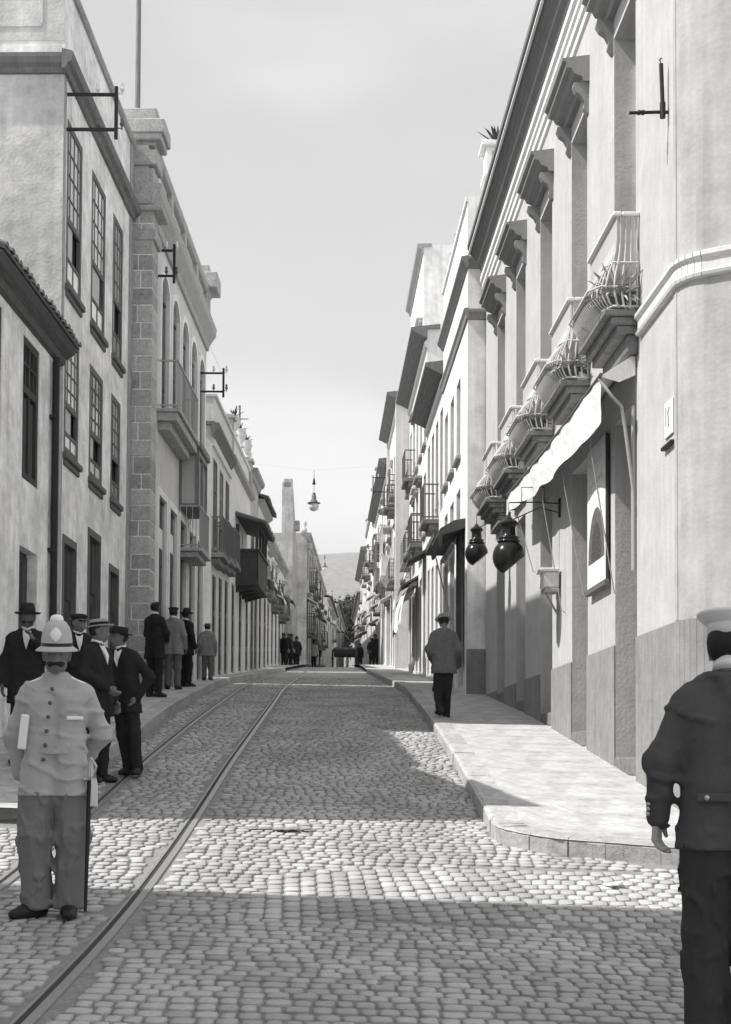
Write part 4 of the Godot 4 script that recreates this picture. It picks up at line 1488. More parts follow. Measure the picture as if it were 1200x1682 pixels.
func wall_things(B: Dictionary):
	var bt: Transform3D = B.o.transform
	# poster board between the two nearest doors
	var pz := 17.48
	var t := thing("poster_board", "tall white poster board with a dark arched picture between the two nearest doors", "poster", bt * Vector3(lx(B, pz), 2.12 - B.yb, 0.0))
	t.transform = Transform3D(bt.basis, t.position)
	var b := Mb.new()
	b.bevel(Vector3(-0.6, 0.0, 0.024), Vector3(0.6, 1.85, 0.06), 0.006)
	put("board", b.mesh(), M.dark_wood, t)
	var sheet_ := Mb.new()
	sheet_.has_uv = true
	sheet_.quad(Vector3(-0.585, 0.07, 0.063), Vector3(-0.585, 1.84, 0.063), Vector3(0.585, 1.84, 0.063), Vector3(0.585, 0.07, 0.063))
	sheet_.uv = PackedVector2Array([Vector2(0, 1), Vector2(0, 0), Vector2(1, 0), Vector2(0, 1), Vector2(1, 0), Vector2(1, 1)])
	put("poster_sheet", sheet_.mesh(), poster_material(), t)
	var led := Mb.new()
	led.bevel(Vector3(-0.62, -0.02, 0.024), Vector3(0.62, 0.06, 0.09), 0.01)
	put("ledge", led.mesh(), M.grey_wood, t)
	# a wall box on a bracket between the second and third doors
	var m := thing("wall_box", "small pale wall box on a bracket between the second and third doors", "wall box", bt * Vector3(lx(B, 20.62), 2.45 - B.yb, 0.0))
	m.transform = Transform3D(bt.basis, m.position)
	var wb := Mb.new()
	wb.bevel(Vector3(-0.19, 0.06, 0.024), Vector3(0.19, 0.3, 0.26), 0.02)
	wb.bevel(Vector3(-0.23, 0.3, 0.024), Vector3(0.23, 0.35, 0.31), 0.015)
	put("box", wb.mesh(), M.trim_pale, m)
	var br := Mb.new()
	br.bevel(Vector3(-0.2, 0.0, 0.024), Vector3(0.2, 0.058, 0.24), 0.01)
	br.tube([Vector3(0, 0.0, 0.2), Vector3(0, -0.3, 0.03)], 0.018, 6)
	br.tube([Vector3(0.03, -0.05, 0.03), Vector3(0.03, -0.75, 0.03)], 0.014, 6)
	put("bracket", br.mesh(), M.trim_grey, m)
	# enamel plate with the traces of a number, and the stick of a bracket under it
	var n := thing("wall_plaque", "small white wall plaque with worn dark marks near the rounded corner", "plaque", bt * Vector3(lx(B, 13.98), 3.42 - B.yb, 0.0))
	n.transform = Transform3D(bt.basis, n.position)
	var pb := Mb.new()
	pb.bevel(Vector3(-0.16, -0.17, 0.002), Vector3(0.16, 0.2, 0.02), 0.008)
	put("plate", pb.mesh(), M.badge_white, n)
	var mk := Mb.new()
	mk.tube([Vector3(0.06, 0.12, 0.022), Vector3(0.0, 0.06, 0.022), Vector3(0.04, -0.01, 0.022), Vector3(0.015, -0.07, 0.022)], 0.009, 4)
	mk.tube([Vector3(-0.08, 0.14, 0.022), Vector3(-0.08, -0.05, 0.022)], 0.008, 4)
	put("mark", mk.mesh(), M.trim_grey, n)
	var sb := Mb.new()
	sb.bevel(Vector3(-0.2, -0.28, 0.002), Vector3(0.2, -0.24, 0.05), 0.008)
	put("holder", sb.mesh(), M.iron, n)

func poster_material() -> StandardMaterial3D:
	# flat print: a faint line of lettering over a dark arch with a pale ground line
	var w := 192
	var h := 288
	var im := Image.create(w, h, false, Image.FORMAT_RGB8)
	var r := RandomNumberGenerator.new()
	r.seed = 77
	var n := FastNoiseLite.new()
	n.seed = 3
	n.frequency = 0.03
	for y in h:
		for x in w:
			var v := 0.86 + 0.06 * n.get_noise_2d(x, y)
			var u := (x - w * 0.5) / (w * 0.44)
			var yy := float(y)
			if absf(u) < 1.0 and yy < 240.0 and yy > 240.0 - 110.0 * sqrt(1.0 - u * u):
				v = 0.36 + 0.12 * n.get_noise_2d(x * 3.0, y * 3.0)
				if absf(u) < 0.62 and yy > 232.0 - 72.0 * sqrt(maxf(0.0, 1.0 - u * u / 0.4)):
					v = 0.26 + 0.16 * n.get_noise_2d(x * 4.0 + 90.0, y * 4.0)
			im.set_pixel(x, y, Color(v, v, v))
	for k in 15:
		var x0 := 20 + k * 10
		for s in 3:
			var xx := x0 + r.randi_range(0, 4)
			var l := r.randi_range(6, 13)
			im.fill_rect(Rect2i(xx, 72 + r.randi_range(0, 6) - k / 3, 2 if s == 0 else 3, l if s == 0 else 2), Color(0.5, 0.5, 0.5))
	for k in 12:
		im.fill_rect(Rect2i(34 + k * 10, 34 - k / 4, 6, 2 + k % 3), Color(0.68, 0.68, 0.68))
	var m := StandardMaterial3D.new()
	m.albedo_texture = ImageTexture.create_from_image(im)
	m.roughness = 0.9
	return m

func white_house():
	var B := site("parapet_house", "white house with a stepped cornice and plant topped pedestal, beyond the balcony house", 1, 30.0, 36.2, 3.09, -0.02, 0.6)
	var ops := []
	for z in [31.6, 33.2, 34.8]:
		ops.append(op(B, z, z + 0.9, 6.9, 8.7))
		ops.append(op(B, z, z + 0.9, 4.0 + 1.1, 6.15))
	var doors := [op(B, 30.9, 32.0, 1.6, 4.9), op(B, 33.0, 34.1, 1.7, 4.9), op(B, 34.7, 35.8, 1.9, 4.9)]
	shell(B, 11.0, 7.0, M.whitewash, ops + doors, 0.2)
	for q in ops:
		plain_window(B, q, M.grey_wood, 0.14, M.glass_reflect, M.trim_grey)
	for q in doors:
		panel_door(B, q, M.dark_wood, 0.18)
	for r in [[10.62, 0.16], [9.5, 0.1]]:
		band(B, "cornice", [[0.0, r[0]], [0.04, r[0] + 0.01], [r[1] * 0.6, r[0] + 0.1], [r[1], r[0] + 0.16], [r[1], r[0] + 0.22], [0.0, r[0] + 0.25]], M.trim_grey_warm, 0.0, B.w + r[1])
		var e := Mb.new()
		e.extr(PackedVector2Array([Vector2(0.0, r[0] - 0.6), Vector2(0.04, r[0] - 0.59), Vector2(r[1] * 0.6, r[0] - 0.5), Vector2(r[1], r[0] - 0.44), Vector2(r[1], r[0] - 0.38), Vector2(0.0, r[0] - 0.35)]), -0.001, 3.0, Transform3D(Basis(Vector3(0, 0, -1), Vector3.UP, Vector3(1, 0, 0)), Vector3(B.w + 0.001, 0, 0)))
		put("cornice", e.mesh(), M.trim_grey_warm, B.o)
	band(B, "parapet", [[-0.25, 11.0], [0.0, 11.0], [0.0, 12.1], [0.05, 12.12], [0.05, 12.22], [-0.25, 12.24]], M.whitewash)
	for i in 4:
		var fb := Mb.new()
		fb.lathe([Vector2(0, 11.64), Vector2(0.09, 11.64), Vector2(0.05, 11.72), Vector2(0.11, 11.86), Vector2(0.08, 11.96), Vector2(0.02, 12.02), Vector2(0.03, 12.1), Vector2(0, 12.16)], 12, Transform3D(Basis(), Vector3(B.w - 1.6 - i * 1.3, 0, -0.08)))
		put("finial", fb.mesh(), M.trim_grey, B.o)
	var p := Mb.new()
	p.bevel(Vector3(B.w - 0.6, 10.3, -0.96), Vector3(B.w - 0.06, 12.75, -0.4), 0.015)
	p.bevel(Vector3(B.w - 0.66, 12.05, -1.02), Vector3(B.w, 12.17, -0.34), 0.02)
	p.bevel(Vector3(B.w - 0.7, 12.75, -1.06), Vector3(B.w + 0.04, 12.87, -0.3), 0.02)
	put("pedestal", p.mesh(), M.whitewash, B.o)
	var in_ := Mb.new()
	in_.box(Vector3(B.w - 0.061, 12.25, -0.82), Vector3(B.w - 0.05, 12.66, -0.54))
	put("sunk_panel", in_.mesh(), M.trim_grey, B.o)
	var t := thing("roof_agave", "spiky plant on top of the white roof pedestal", "plant", B.o.transform * Vector3(B.w - 0.33, 12.87, -0.68))
	var b := Mb.new()
	var r := RandomNumberGenerator.new()
	r.seed = 9
	for i in 26:
		var a := r.randf() * TAU
		var e := r.randf_range(0.15, 1.45)
		leaf(b, Vector3(0, 0.02, 0), Vector3(cos(a) * cos(e), sin(e), sin(a) * cos(e)), r.randf_range(0.4, 0.62), 0.035, 0.05)
	put("leaves", b.mesh(), M.leaf_dark, t)
	# dark rolled canopy over the first doors, with its slanting pole
	var c := thing("dark_canopy", "dark rolled canvas canopy over the doors of the parapet house", "awning", B.o.transform * Vector3(lx(B, 33.0), 4.9 - B.yb, 0))
	c.transform = Transform3D(B.o.transform.basis, c.position)
	var cv := Mb.new()
	cv.extr(PackedVector2Array([Vector2(0.0, 0.35), Vector2(0.25, 0.3), Vector2(0.55, 0.12), Vector2(0.62, -0.05), Vector2(0.58, -0.3), Vector2(0.52, -0.28), Vector2(0.5, -0.02), Vector2(0.0, 0.15)]), 0.6, 2.6)
	cv.extr(PackedVector2Array([Vector2(0.0, 0.5), Vector2(0.5, 0.45), Vector2(0.5, 0.3), Vector2(0.0, 0.3)]), -2.8, 0.2)
	put("canvas", cv.mesh(), M.canvas_dark, c)
	var po := Mb.new()
	po.tube([Vector3(-0.2, 0.2, 0.5), Vector3(2.5, -2.1, 0.25)], 0.018, 6)
	put("pole", po.mesh(), M.iron_pale_dull, c)
	var cu := Mb.new()
	for i in 14:
		var x0 := 1.3 + i * 0.08
		cu.quad(Vector3(x0, -2.9, 0.06 + 0.03 * (i % 2)), Vector3(x0, 0.2, 0.06 + 0.03 * (i % 2)), Vector3(x0 + 0.08, 0.2, 0.06 + 0.03 * ((i + 1) % 2)), Vector3(x0 + 0.08, -2.9, 0.06 + 0.03 * ((i + 1) % 2)))
	put("side_curtain", cu.mesh(), M.canvas_dark, c)
	var bs := Mb.new()
	bs.bevel(Vector3(B.w + 0.001, -1, -2.0), Vector3(B.w + 0.02, 2.35 - B.yb, 0.02), 0.005)
	put("painted_base", bs.mesh(), M.grey_base, B.o)

# ------------------------------------------------------------------ the houses farther up
func row_house(called: String, label: String, side: int, z0: float, z1: float, x0: float, top: float, m: Material, spec: Dictionary, k := 0.0) -> Dictionary:
	var kk := 0.02 if side < 0 else -0.02
	if k != 0.0:
		kk = k
	var yb := g0(z0)
	var B := site(called, label, side, z0, z1, x0, kk, yb, "house", "")
	var bays: int = spec.get("bays", 2)
	var floors: Array = spec.get("floors", [])
	var ops := []
	var doors := []
	var w: float = B.w
	for i in bays:
		var c := w * (i + 0.5) / bays
		var hw: float = spec.get("half", 0.48)
		for fl in floors:
			ops.append([c - hw, c + hw, fl[0] - yb, fl[1] - yb, 0.0])
		var gr := gy(B.z0 + c if side < 0 else B.z1 - c) - yb
		doors.append([c - hw, c + hw, gr + 0.2, gr + spec.get("door", 2.9), 0.0])
	shell(B, top, spec.get("depth", 6.5), m, ops + doors, 0.2, 1.5)
	for i in ops.size():
		if spec.get("shutters", false):
			panel_door(B, ops[i], M.grey_wood, 0.06 if side < 0 else 0.12, "shutter")
		else:
			plain_window(B, ops[i], M.grey_wood if i % 2 == 0 else M.mid_wood, 0.05 if side < 0 else 0.12, M.glass_reflect, M.trim_grey)
	for q in doors:
		panel_door(B, q, M.dark_wood if side < 0 else M.grey_wood, 0.07 if side < 0 else 0.16)
	if spec.get("pilasters", false):
		for e in [0.0, w - 0.4]:
			var b := Mb.new()
			b.bevel(Vector3(e, -1.0, 0.002), Vector3(e + 0.4, top - yb, 0.12), 0.01)
			put("pilaster", b.mesh(), m, B.o)
	match spec.get("eave", "cornice"):
		"cornice":
			band(B, "cornice", [[0.0, top - 0.35], [0.06, top - 0.33], [0.1, top - 0.2], [0.22, top - 0.12], [0.24, top], [-0.3, top + 0.03], [-0.3, top - 0.1], [0.0, top - 0.1]], spec.get("trim", M.trim_grey), -0.05, w + 0.05)
		"dark":
			var eo: float = spec.get("out", 0.5)
			band(B, "eave", [[0.0, top - 0.3], [eo * 0.2, top - 0.25], [eo * 0.9, top - 0.08], [eo, top - 0.06], [eo, top + 0.04], [-0.4, top + 0.15], [-0.4, top], [0.0, top]], M.eave_dark, -0.08, w + 0.08)
			if spec.has("attic"):
				var at := Mb.new()
				at.bevel(Vector3(0, top + 0.1 - yb, -0.35), Vector3(w, top + spec.attic - yb, 0.06), 0.015)
				at.bevel(Vector3(-0.03, top + spec.attic - yb, -0.4), Vector3(w + 0.03, top + spec.attic + 0.1 - yb, 0.12), 0.015)
				put("attic", at.mesh(), m, B.o)
			band(B, "cornice", [[0.0, top - 0.55], [0.06, top - 0.54], [0.09, top - 0.4], [0.0, top - 0.31]], M.trim_pale)
		"tile":
			band(B, "cornice", [[0.0, top - 0.25], [0.2, top - 0.1], [0.22, top - 0.02], [0.0, top - 0.01]], M.trim_grey)
			tiled_eave(B, 0.0, w, top - yb + 0.04, 0.38, 2.6, 0.85)
		"parapet":
			band(B, "cornice", [[0.0, top - 0.2], [0.14, top - 0.12], [0.16, top], [0.0, top + 0.02]], spec.get("trim", M.trim_grey), -0.03, w + 0.03)
			var pb := Mb.new()
			pb.box(Vector3(0, top + 0.021 - yb, -0.3), Vector3(w, top + 0.75 - yb, -0.02))
			pb.bevel(Vector3(-0.03, top + 0.75 - yb, -0.35), Vector3(w + 0.03, top + 0.86 - yb, 0.04), 0.01)
			put("parapet", pb.mesh(), m, B.o)
			for e in [0.0, w - 0.5]:
				var q := Mb.new()
				q.bevel(Vector3(e, top + 0.021 - yb, -0.4), Vector3(e + 0.5, top + 1.1 - yb, 0.06), 0.02)
				q.bevel(Vector3(e - 0.06, top + 1.1 - yb, -0.45), Vector3(e + 0.56, top + 1.22 - yb, 0.12), 0.02)
				put("parapet_pier", q.mesh(), spec.get("trim", M.trim_grey), B.o)
	for q in spec.get("balconies", []):
		# [bay, floor y, width, out]
		var c: float = w * (q[0] + 0.5) / bays
		var b := Mb.new()
		b.bevel(Vector3(c - q[2] * 0.5, q[1] - yb - 0.12, 0.0), Vector3(c + q[2] * 0.5, q[1] - yb, q[3]), 0.01)
		b.bevel(Vector3(c - q[2] * 0.45, q[1] - yb - 0.28, 0.0), Vector3(c + q[2] * 0.45, q[1] - yb - 0.122, q[3] * 0.6), 0.01)
		var s := put("balcony", b.mesh(), M.slab_stone, B.o)
		railing(s, q[2], 0.95, q[3] - 0.03, Vector3(c - q[2] * 0.5, q[1] - yb, 0.0), M.iron_grey, 0.14, 0.011)
	for q in spec.get("boxes", []):
		# enclosed wooden balcony: [bay, floor y, width, out, height]
		var c: float = w * (q[0] + 0.5) / bays
		wooden_box(B, c - q[2] * 0.5, c + q[2] * 0.5, q[1] - yb, q[4], q[3], spec.get("box_mat", M.mid_wood))
	if z0 > 47.5 or (side > 0 and z0 > 42.0):
		# the small things of a lived-in front: hoods, boxes, signs, lamps, ledges
		var r := RandomNumberGenerator.new()
		r.seed = hash(called)
		for i in bays:
			var c := w * (i + 0.5) / bays
			for fl in floors:
				if r.randf() < 0.45:
					var b := Mb.new()
					var y: float = fl[1] - yb + 0.12
					var o := r.randf_range(0.12, 0.28)
					b.bevel(Vector3(c - 0.62, y, 0.002), Vector3(c + 0.62, y + 0.1, o), 0.02)
					b.bevel(Vector3(c - 0.55, y - 0.1, 0.002), Vector3(c + 0.55, y - 0.002, o * 0.6), 0.02)
					put("window_hood", b.mesh(), M.trim_grey if r.randf() < 0.5 else M.trim_pale, B.o)
				if r.randf() < 0.4:
					var b := Mb.new()
					b.bevel(Vector3(c - 0.65, fl[0] - yb - 0.14, 0.0), Vector3(c + 0.65, fl[0] - yb - 0.02, 0.36), 0.01)
					var s := put("balcony", b.mesh(), M.slab_stone, B.o)
					railing(s, 1.3, 0.85, 0.34, Vector3(c - 0.65, fl[0] - yb - 0.02, 0.0), M.iron_grey if r.randf() < 0.6 else M.iron_pale_dull, 0.16, 0.011)
			if r.randf() < 0.5:
				var b := Mb.new()
				var y: float = gy(z0 + c) - yb + r.randf_range(3.0, 3.5)
				b.extr(PackedVector2Array([Vector2(0.002, y + 0.3), Vector2(0.002, y + 0.22), Vector2(0.55, y - 0.08), Vector2(0.58, y - 0.22), Vector2(0.6, y - 0.22), Vector2(0.58, y - 0.04)]), c - 0.8, c + 0.8)
				put("door_awning", b.mesh(), M.canvas if r.randf() < 0.6 else M.canvas_dark, B.o)
			elif r.randf() < 0.5:
				var b := Mb.new()
				var y: float = gy(z0 + c) - yb + r.randf_range(2.9, 3.6)
				b.tube([Vector3(c + 0.7, y + 0.3, 0.0), Vector3(c + 0.7, y + 0.35, 0.5)], 0.015, 5)
				b.lathe([Vector2(0, -0.05), Vector2(0.1, 0.0), Vector2(0.13, 0.22), Vector2(0.05, 0.3), Vector2(0.0, 0.33)], 8, Transform3D(Basis(), Vector3(c + 0.7, y, 0.5)))
				put("wall_lantern", b.mesh(), M.iron_grey, B.o)
		var x := 0.4
		while x < w - 0.6:
			if r.randf() < 0.55 and spec.get("eave", "cornice") != "tile":
				var b := Mb.new()
				b.lathe([Vector2(0, 0), Vector2(0.16, 0), Vector2(0.16, 0.2), Vector2(0.08, 0.26), Vector2(0.16, 0.45), Vector2(0.1, 0.62), Vector2(0, 0.68)], 10, Transform3D(Basis(), Vector3(x, top - yb + (0.86 if spec.get("eave") == "parapet" else (spec.get("attic", 0.0) + 0.1)), -0.16)))
				put("finial", b.mesh(), M.trim_pale, B.o)
			x += r.randf_range(1.6, 3.2)
	for q in spec.get("chimneys", []):
		var b := Mb.new()
		var c: float = w * q[0]
		b.bevel(Vector3(c - 0.3, top - yb, -1.5), Vector3(c + 0.3, top - yb + q[1], -0.9), 0.02)
		b.bevel(Vector3(c - 0.36, top - yb + q[1], -1.56), Vector3(c + 0.36, top - yb + q[1] + 0.12, -0.84), 0.02)
		put("chimney", b.mesh(), M.trim_grey, B.o)
	for q in spec.get("poles", []):
		var b := Mb.new()
		var c: float = w * q[0]
		b.tube([Vector3(c, top - yb, -0.5), Vector3(c, top - yb + q[1], -0.5)], 0.035, 6)
		b.tube([Vector3(c, top - yb + q[1] * 0.8, -0.8), Vector3(c, top - yb + q[1] * 0.8, -0.2)], 0.02, 5)
		put("pole", b.mesh(), M.iron_grey, B.o)
	for q in spec.get("hoods", []):
		var c: float = w * (q[0] + 0.5) / bays
		var b := Mb.new()
		b.extr(PackedVector2Array([Vector2(0, q[1] - yb - 0.2), Vector2(0.1, q[1] - yb - 0.18), Vector2(0.34, q[1] - yb), Vector2(0.34, q[1] - yb + 0.08), Vector2(0, q[1] - yb + 0.12)]), c - 0.8, c + 0.8)
		put("window_hood", b.mesh(), M.trim_grey, B.o)
	return B

func wooden_box(B: Dictionary, xa: float, xb: float, y: float, h: float, out: float, m: Material):
	var b := Mb.new()
	b.bevel(Vector3(xa, y, 0.0), Vector3(xb, y + 0.1, out), 0.01)
	b.box(Vector3(xa + 0.04, y + 0.1, out - 0.08), Vector3(xb - 0.04, y + h * 0.42, out - 0.03))
	for x in [xa + 0.04, xb - 0.09]:
		b.box(Vector3(x, y + 0.1, 0.0), Vector3(x + 0.05, y + h * 0.42, out - 0.08))
	var n := maxi(2, int((xb - xa) / 0.8))
	for i in n + 1:
		var x := lerpf(xa + 0.04, xb - 0.12, float(i) / n)
		b.box(Vector3(x, y + h * 0.42, out - 0.1), Vector3(x + 0.08, y + h, out - 0.02))
	for x in [xa + 0.04, xb - 0.12]:
		b.box(Vector3(x, y + h * 0.42, 0.0), Vector3(x + 0.08, y + h, 0.06))
	b.box(Vector3(xa, y + h * 0.42, out - 0.12), Vector3(xb, y + h * 0.45, out))
	b.box(Vector3(xa, y + h - 0.1, 0.0), Vector3(xb, y + h, out))
	var o := put("wooden_balcony", b.mesh(), m, B.o)
	var br := Mb.new()
	for i in n + 1:
		var x := lerpf(xa + 0.1, xb - 0.25, float(i) / n)
		br.extr(PackedVector2Array([Vector2(0, y - 0.5), Vector2(0.12, y - 0.46), Vector2(out * 0.8, y - 0.06), Vector2(out * 0.8, y - 0.002), Vector2(0, y - 0.002)]), x, x + 0.14)
	put("bracket", br.mesh(), m, o)

func build_far():
	# left side, behind the arched house; an alley lets the sun through at 36 and at 56
	var L := -4.45
	row_house("grey_eaved_house", "two storey house with a deep dark eave just past the sunlit alley, left side", -1, 36.8, 41.3, L, 8.8, M.pale_wall, {"depth": 4.2, "bays": 3, "floors": [[5.6, 8.0]], "eave": "dark", "out": 0.2, "attic": 0.75, "balconies": [[0, 5.4, 1.5, 0.35], [1, 5.5, 1.5, 0.35], [2, 5.6, 1.5, 0.35]], "half": 0.42, "trim_boxes": true})
	var W := row_house("wooden_balcony_house", "white house carrying the dark roofed wooden balcony, left side", -1, 41.35, 48.0, L, 9.0, M.trim_white_wall, {"bays": 3, "floors": [], "eave": "parapet", "half": 0.45, "chimneys": [[0.9, 1.6], [0.55, 1.1]]})
	wooden_balcony(W)
	row_house("flat_topped_house", "narrow grey house with roof pots, past the wooden balcony house", -1, 48.05, 51.0, L, 10.0, M.grey_wall, {"bays": 2, "floors": [[6.3, 8.3]], "eave": "cornice", "balconies": [[0, 6.2, 1.2, 0.4], [1, 6.2, 1.2, 0.4]], "chimneys": [[0.2, 1.2], [0.75, 0.8]], "poles": [[0.3, 2.4], [0.8, 1.6]]})
	row_house("tiled_row_house", "grey row house with a tiled eave before the second sunlit gap, left", -1, 51.05, 55.3, L, 9.5, M.pale_wall, {"depth": 4.2, "bays": 2, "floors": [[6.4, 8.4]], "eave": "tile", "shutters": true, "hoods": [[0, 8.6], [1, 8.6]], "poles": [[0.15, 1.5]]})
	row_house("sunlit_low_house", "low bright house below the tall bare gable wall, left side", -1, 57.3, 70.9, L - 0.38, 9.5, M.trim_white_wall, {"depth": 4.2, "bays": 6, "floors": [[6.9, 8.6]], "eave": "cornice", "hoods": [[1, 9.0], [3, 9.0]], "balconies": [[2, 6.8, 1.5, 0.5], [4, 6.8, 1.5, 0.5]]})
	var G := site("gable_wall", "tall bare rubble gable wall standing alone against the sky, left", -1, 71.2, 75.4, L, 0.02, 4.5, "wall")
	var gb := Mb.new()
	gb.hull8([Vector3(0, -1, -0.62), Vector3(4.2, -1, -0.62), Vector3(4.2, -1, 0), Vector3(0, -1, 0), Vector3(0, 9.6, -0.55), Vector3(4.2, 6.4, -0.5), Vector3(4.2, 6.4, 0), Vector3(0, 9.6, 0)])
	for i in 9:
		gb.bevel(Vector3(0.0 + 0.42 * i, 9.3 - 0.32 * i, -0.5), Vector3(0.4 + 0.42 * i, 9.72 - 0.32 * i + rng.randf_range(-0.12, 0.12), -0.03), 0.05)
	gb.bevel(Vector3(1.6, 7.4, -0.1), Vector3(2.2, 7.9, 0.25), 0.03)
	put("masonry", gb.mesh(), M.grey_wall, G.o)
	row_house("tall_grey_house", "tall grey house with a blank side wall up the street, left", -1, 75.6, 90.0, L + 0.5, 12.2, M.grey_wall, {"bays": 6, "floors": [[7.0, 8.8], [9.8, 11.5]], "eave": "cornice", "balconies": [[1, 9.7, 1.6, 0.45], [3, 9.7, 1.6, 0.45], [0, 6.9, 1.6, 0.45]], "hoods": [[4, 8.9]]})
	row_house("plain_row_house", "plain house with a small eave far up the left side", -1, 90.2, 104.0, L + 0.3, 12.4, M.pale_wall, {"bays": 5, "floors": [[8.2, 10.2]], "eave": "cornice", "balconies": [[1, 8.0, 1.8, 0.5], [3, 8.0, 1.8, 0.5]], "chimneys": [[0.3, 1.2], [0.7, 1.5]], "poles": [[0.5, 2.6]]})
	row_house("white_gabled_house", "small white house shining far up the left side", -1, 104.3, 120.0, L + 0.25, 12.0, M.trim_white_wall, {"bays": 4, "floors": [[9.6, 11.2]], "eave": "tile", "hoods": [[1, 11.5], [2, 11.5]], "chimneys": [[0.5, 1.4]]}, 0.023)
	row_house("distant_house", "last grey house on the left before the trees", -1, 121.0, 146.0, L + 0.35, 13.4, M.pale_wall, {"bays": 6, "floors": [[11.2, 12.7]], "eave": "tile"}, 0.023)
	# right side
	var R := 3.12
	row_house("striped_house", "house of tall narrow shuttered windows under a flat dark eave, right side", 1, 36.3, 42.2, R, 10.3, M.trim_white_wall, {"bays": 4, "floors": [[6.6, 9.3]], "eave": "dark", "shutters": true, "half": 0.4, "balconies": [[2, 6.5, 1.4, 0.45]], "door": 3.3})
	row_house("wide_eaved_house", "taller white house with the widest dark eave, right side", 1, 42.3, 51.0, R, 13.1, M.trim_white_wall, {"bays": 5, "floors": [[6.9, 8.8], [9.7, 11.7]], "eave": "dark", "balconies": [[1, 9.6, 1.6, 0.4], [3, 6.8, 1.6, 0.4]], "door": 3.2})
	row_house("tall_blank_house", "very tall blank white side wall rising above the dark eaves, right side", 1, 51.1, 58.5, R + 0.5, 19.0, M.whitewash, {"bays": 4, "floors": [[7.4, 9.4], [10.6, 12.6], [14.2, 16.2]], "eave": "cornice", "trim": M.trim_grey, "depth": 10.0})
	row_house("pilaster_house", "house with white corner pilasters and iron balconies up the right side", 1, 58.6, 67.0, R, 15.4, M.pale_wall, {"bays": 4, "floors": [[7.6, 9.8], [11.2, 13.4]], "eave": "dark", "pilasters": true, "boxes": [[1, 8.2, 2.0, 0.55, 2.3]], "box_mat": M.white_wood, "balconies": [[2, 11.0, 1.6, 0.5], [0, 7.5, 1.6, 0.4]]})
	row_house("dark_eaved_house", "white house with a narrow dark eave far up the right side", 1, 67.1, 84.0, R, 14.4, M.trim_white_wall, {"bays": 6, "floors": [[8.0, 9.9], [11.0, 13.0]], "eave": "dark", "boxes": [[4, 8.6, 2.2, 0.55, 2.3]], "balconies": [[1, 10.8, 1.6, 0.55], [3, 10.8, 1.6, 0.55]]})
	row_house("stone_capped_house", "bright house with a capped corner pier far up the right side", 1, 84.2, 103.0, R + 0.06, 16.4, M.trim_white_wall, {"bays": 6, "floors": [[9.2, 11.4], [12.6, 14.8]], "eave": "parapet", "trim": M.trim_grey, "balconies": [[4, 12.4, 1.8, 0.6], [2, 12.4, 1.8, 0.6]]})
	row_house("hillward_house", "house nearest the hill on the right side", 1, 103.2, 122.0, R + 0.1, 15.6, M.pale_wall, {"bays": 5, "floors": [[10.2, 12.2], [13.0, 14.6]], "eave": "dark", "balconies": [[3, 10.2, 1.8, 0.6]]})
	row_house("end_house", "low house where the right side ends at the trees", 1, 122.4, 146.0, R + 0.15, 14.4, M.white_wall, {"bays": 5, "floors": [[11.2, 13.2]], "eave": "tile"})
	# a white canvas awning bellying out over the doors of the wide eaved house
	var A := thing("white_canopy", "white canvas canopy bellying over the doors below the widest dark eave", "awning", Vector3(R - 0.02 * 47.0, 5.0, -47.0))
	A.rotation.y = -PI * 0.5
	var ab := Mb.new()
	for i in 10:
		for k in 6:
			var f := func(u: float, e: float) -> Vector3: return Vector3(lerpf(-2.2, 2.2, u), 0.7 - 1.5 * e * e + 0.12 * sin(u * 14.0) * e, 0.05 + 0.75 * sin(e * 1.4) * (0.75 + 0.25 * sin(u * PI)))
			ab.quad(f.call(i / 10.0, k / 6.0), f.call((i + 1) / 10.0, k / 6.0), f.call((i + 1) / 10.0, (k + 1) / 6.0), f.call(i / 10.0, (k + 1) / 6.0))
	put("canvas", ab.mesh(), M.canvas, A)
	trees()

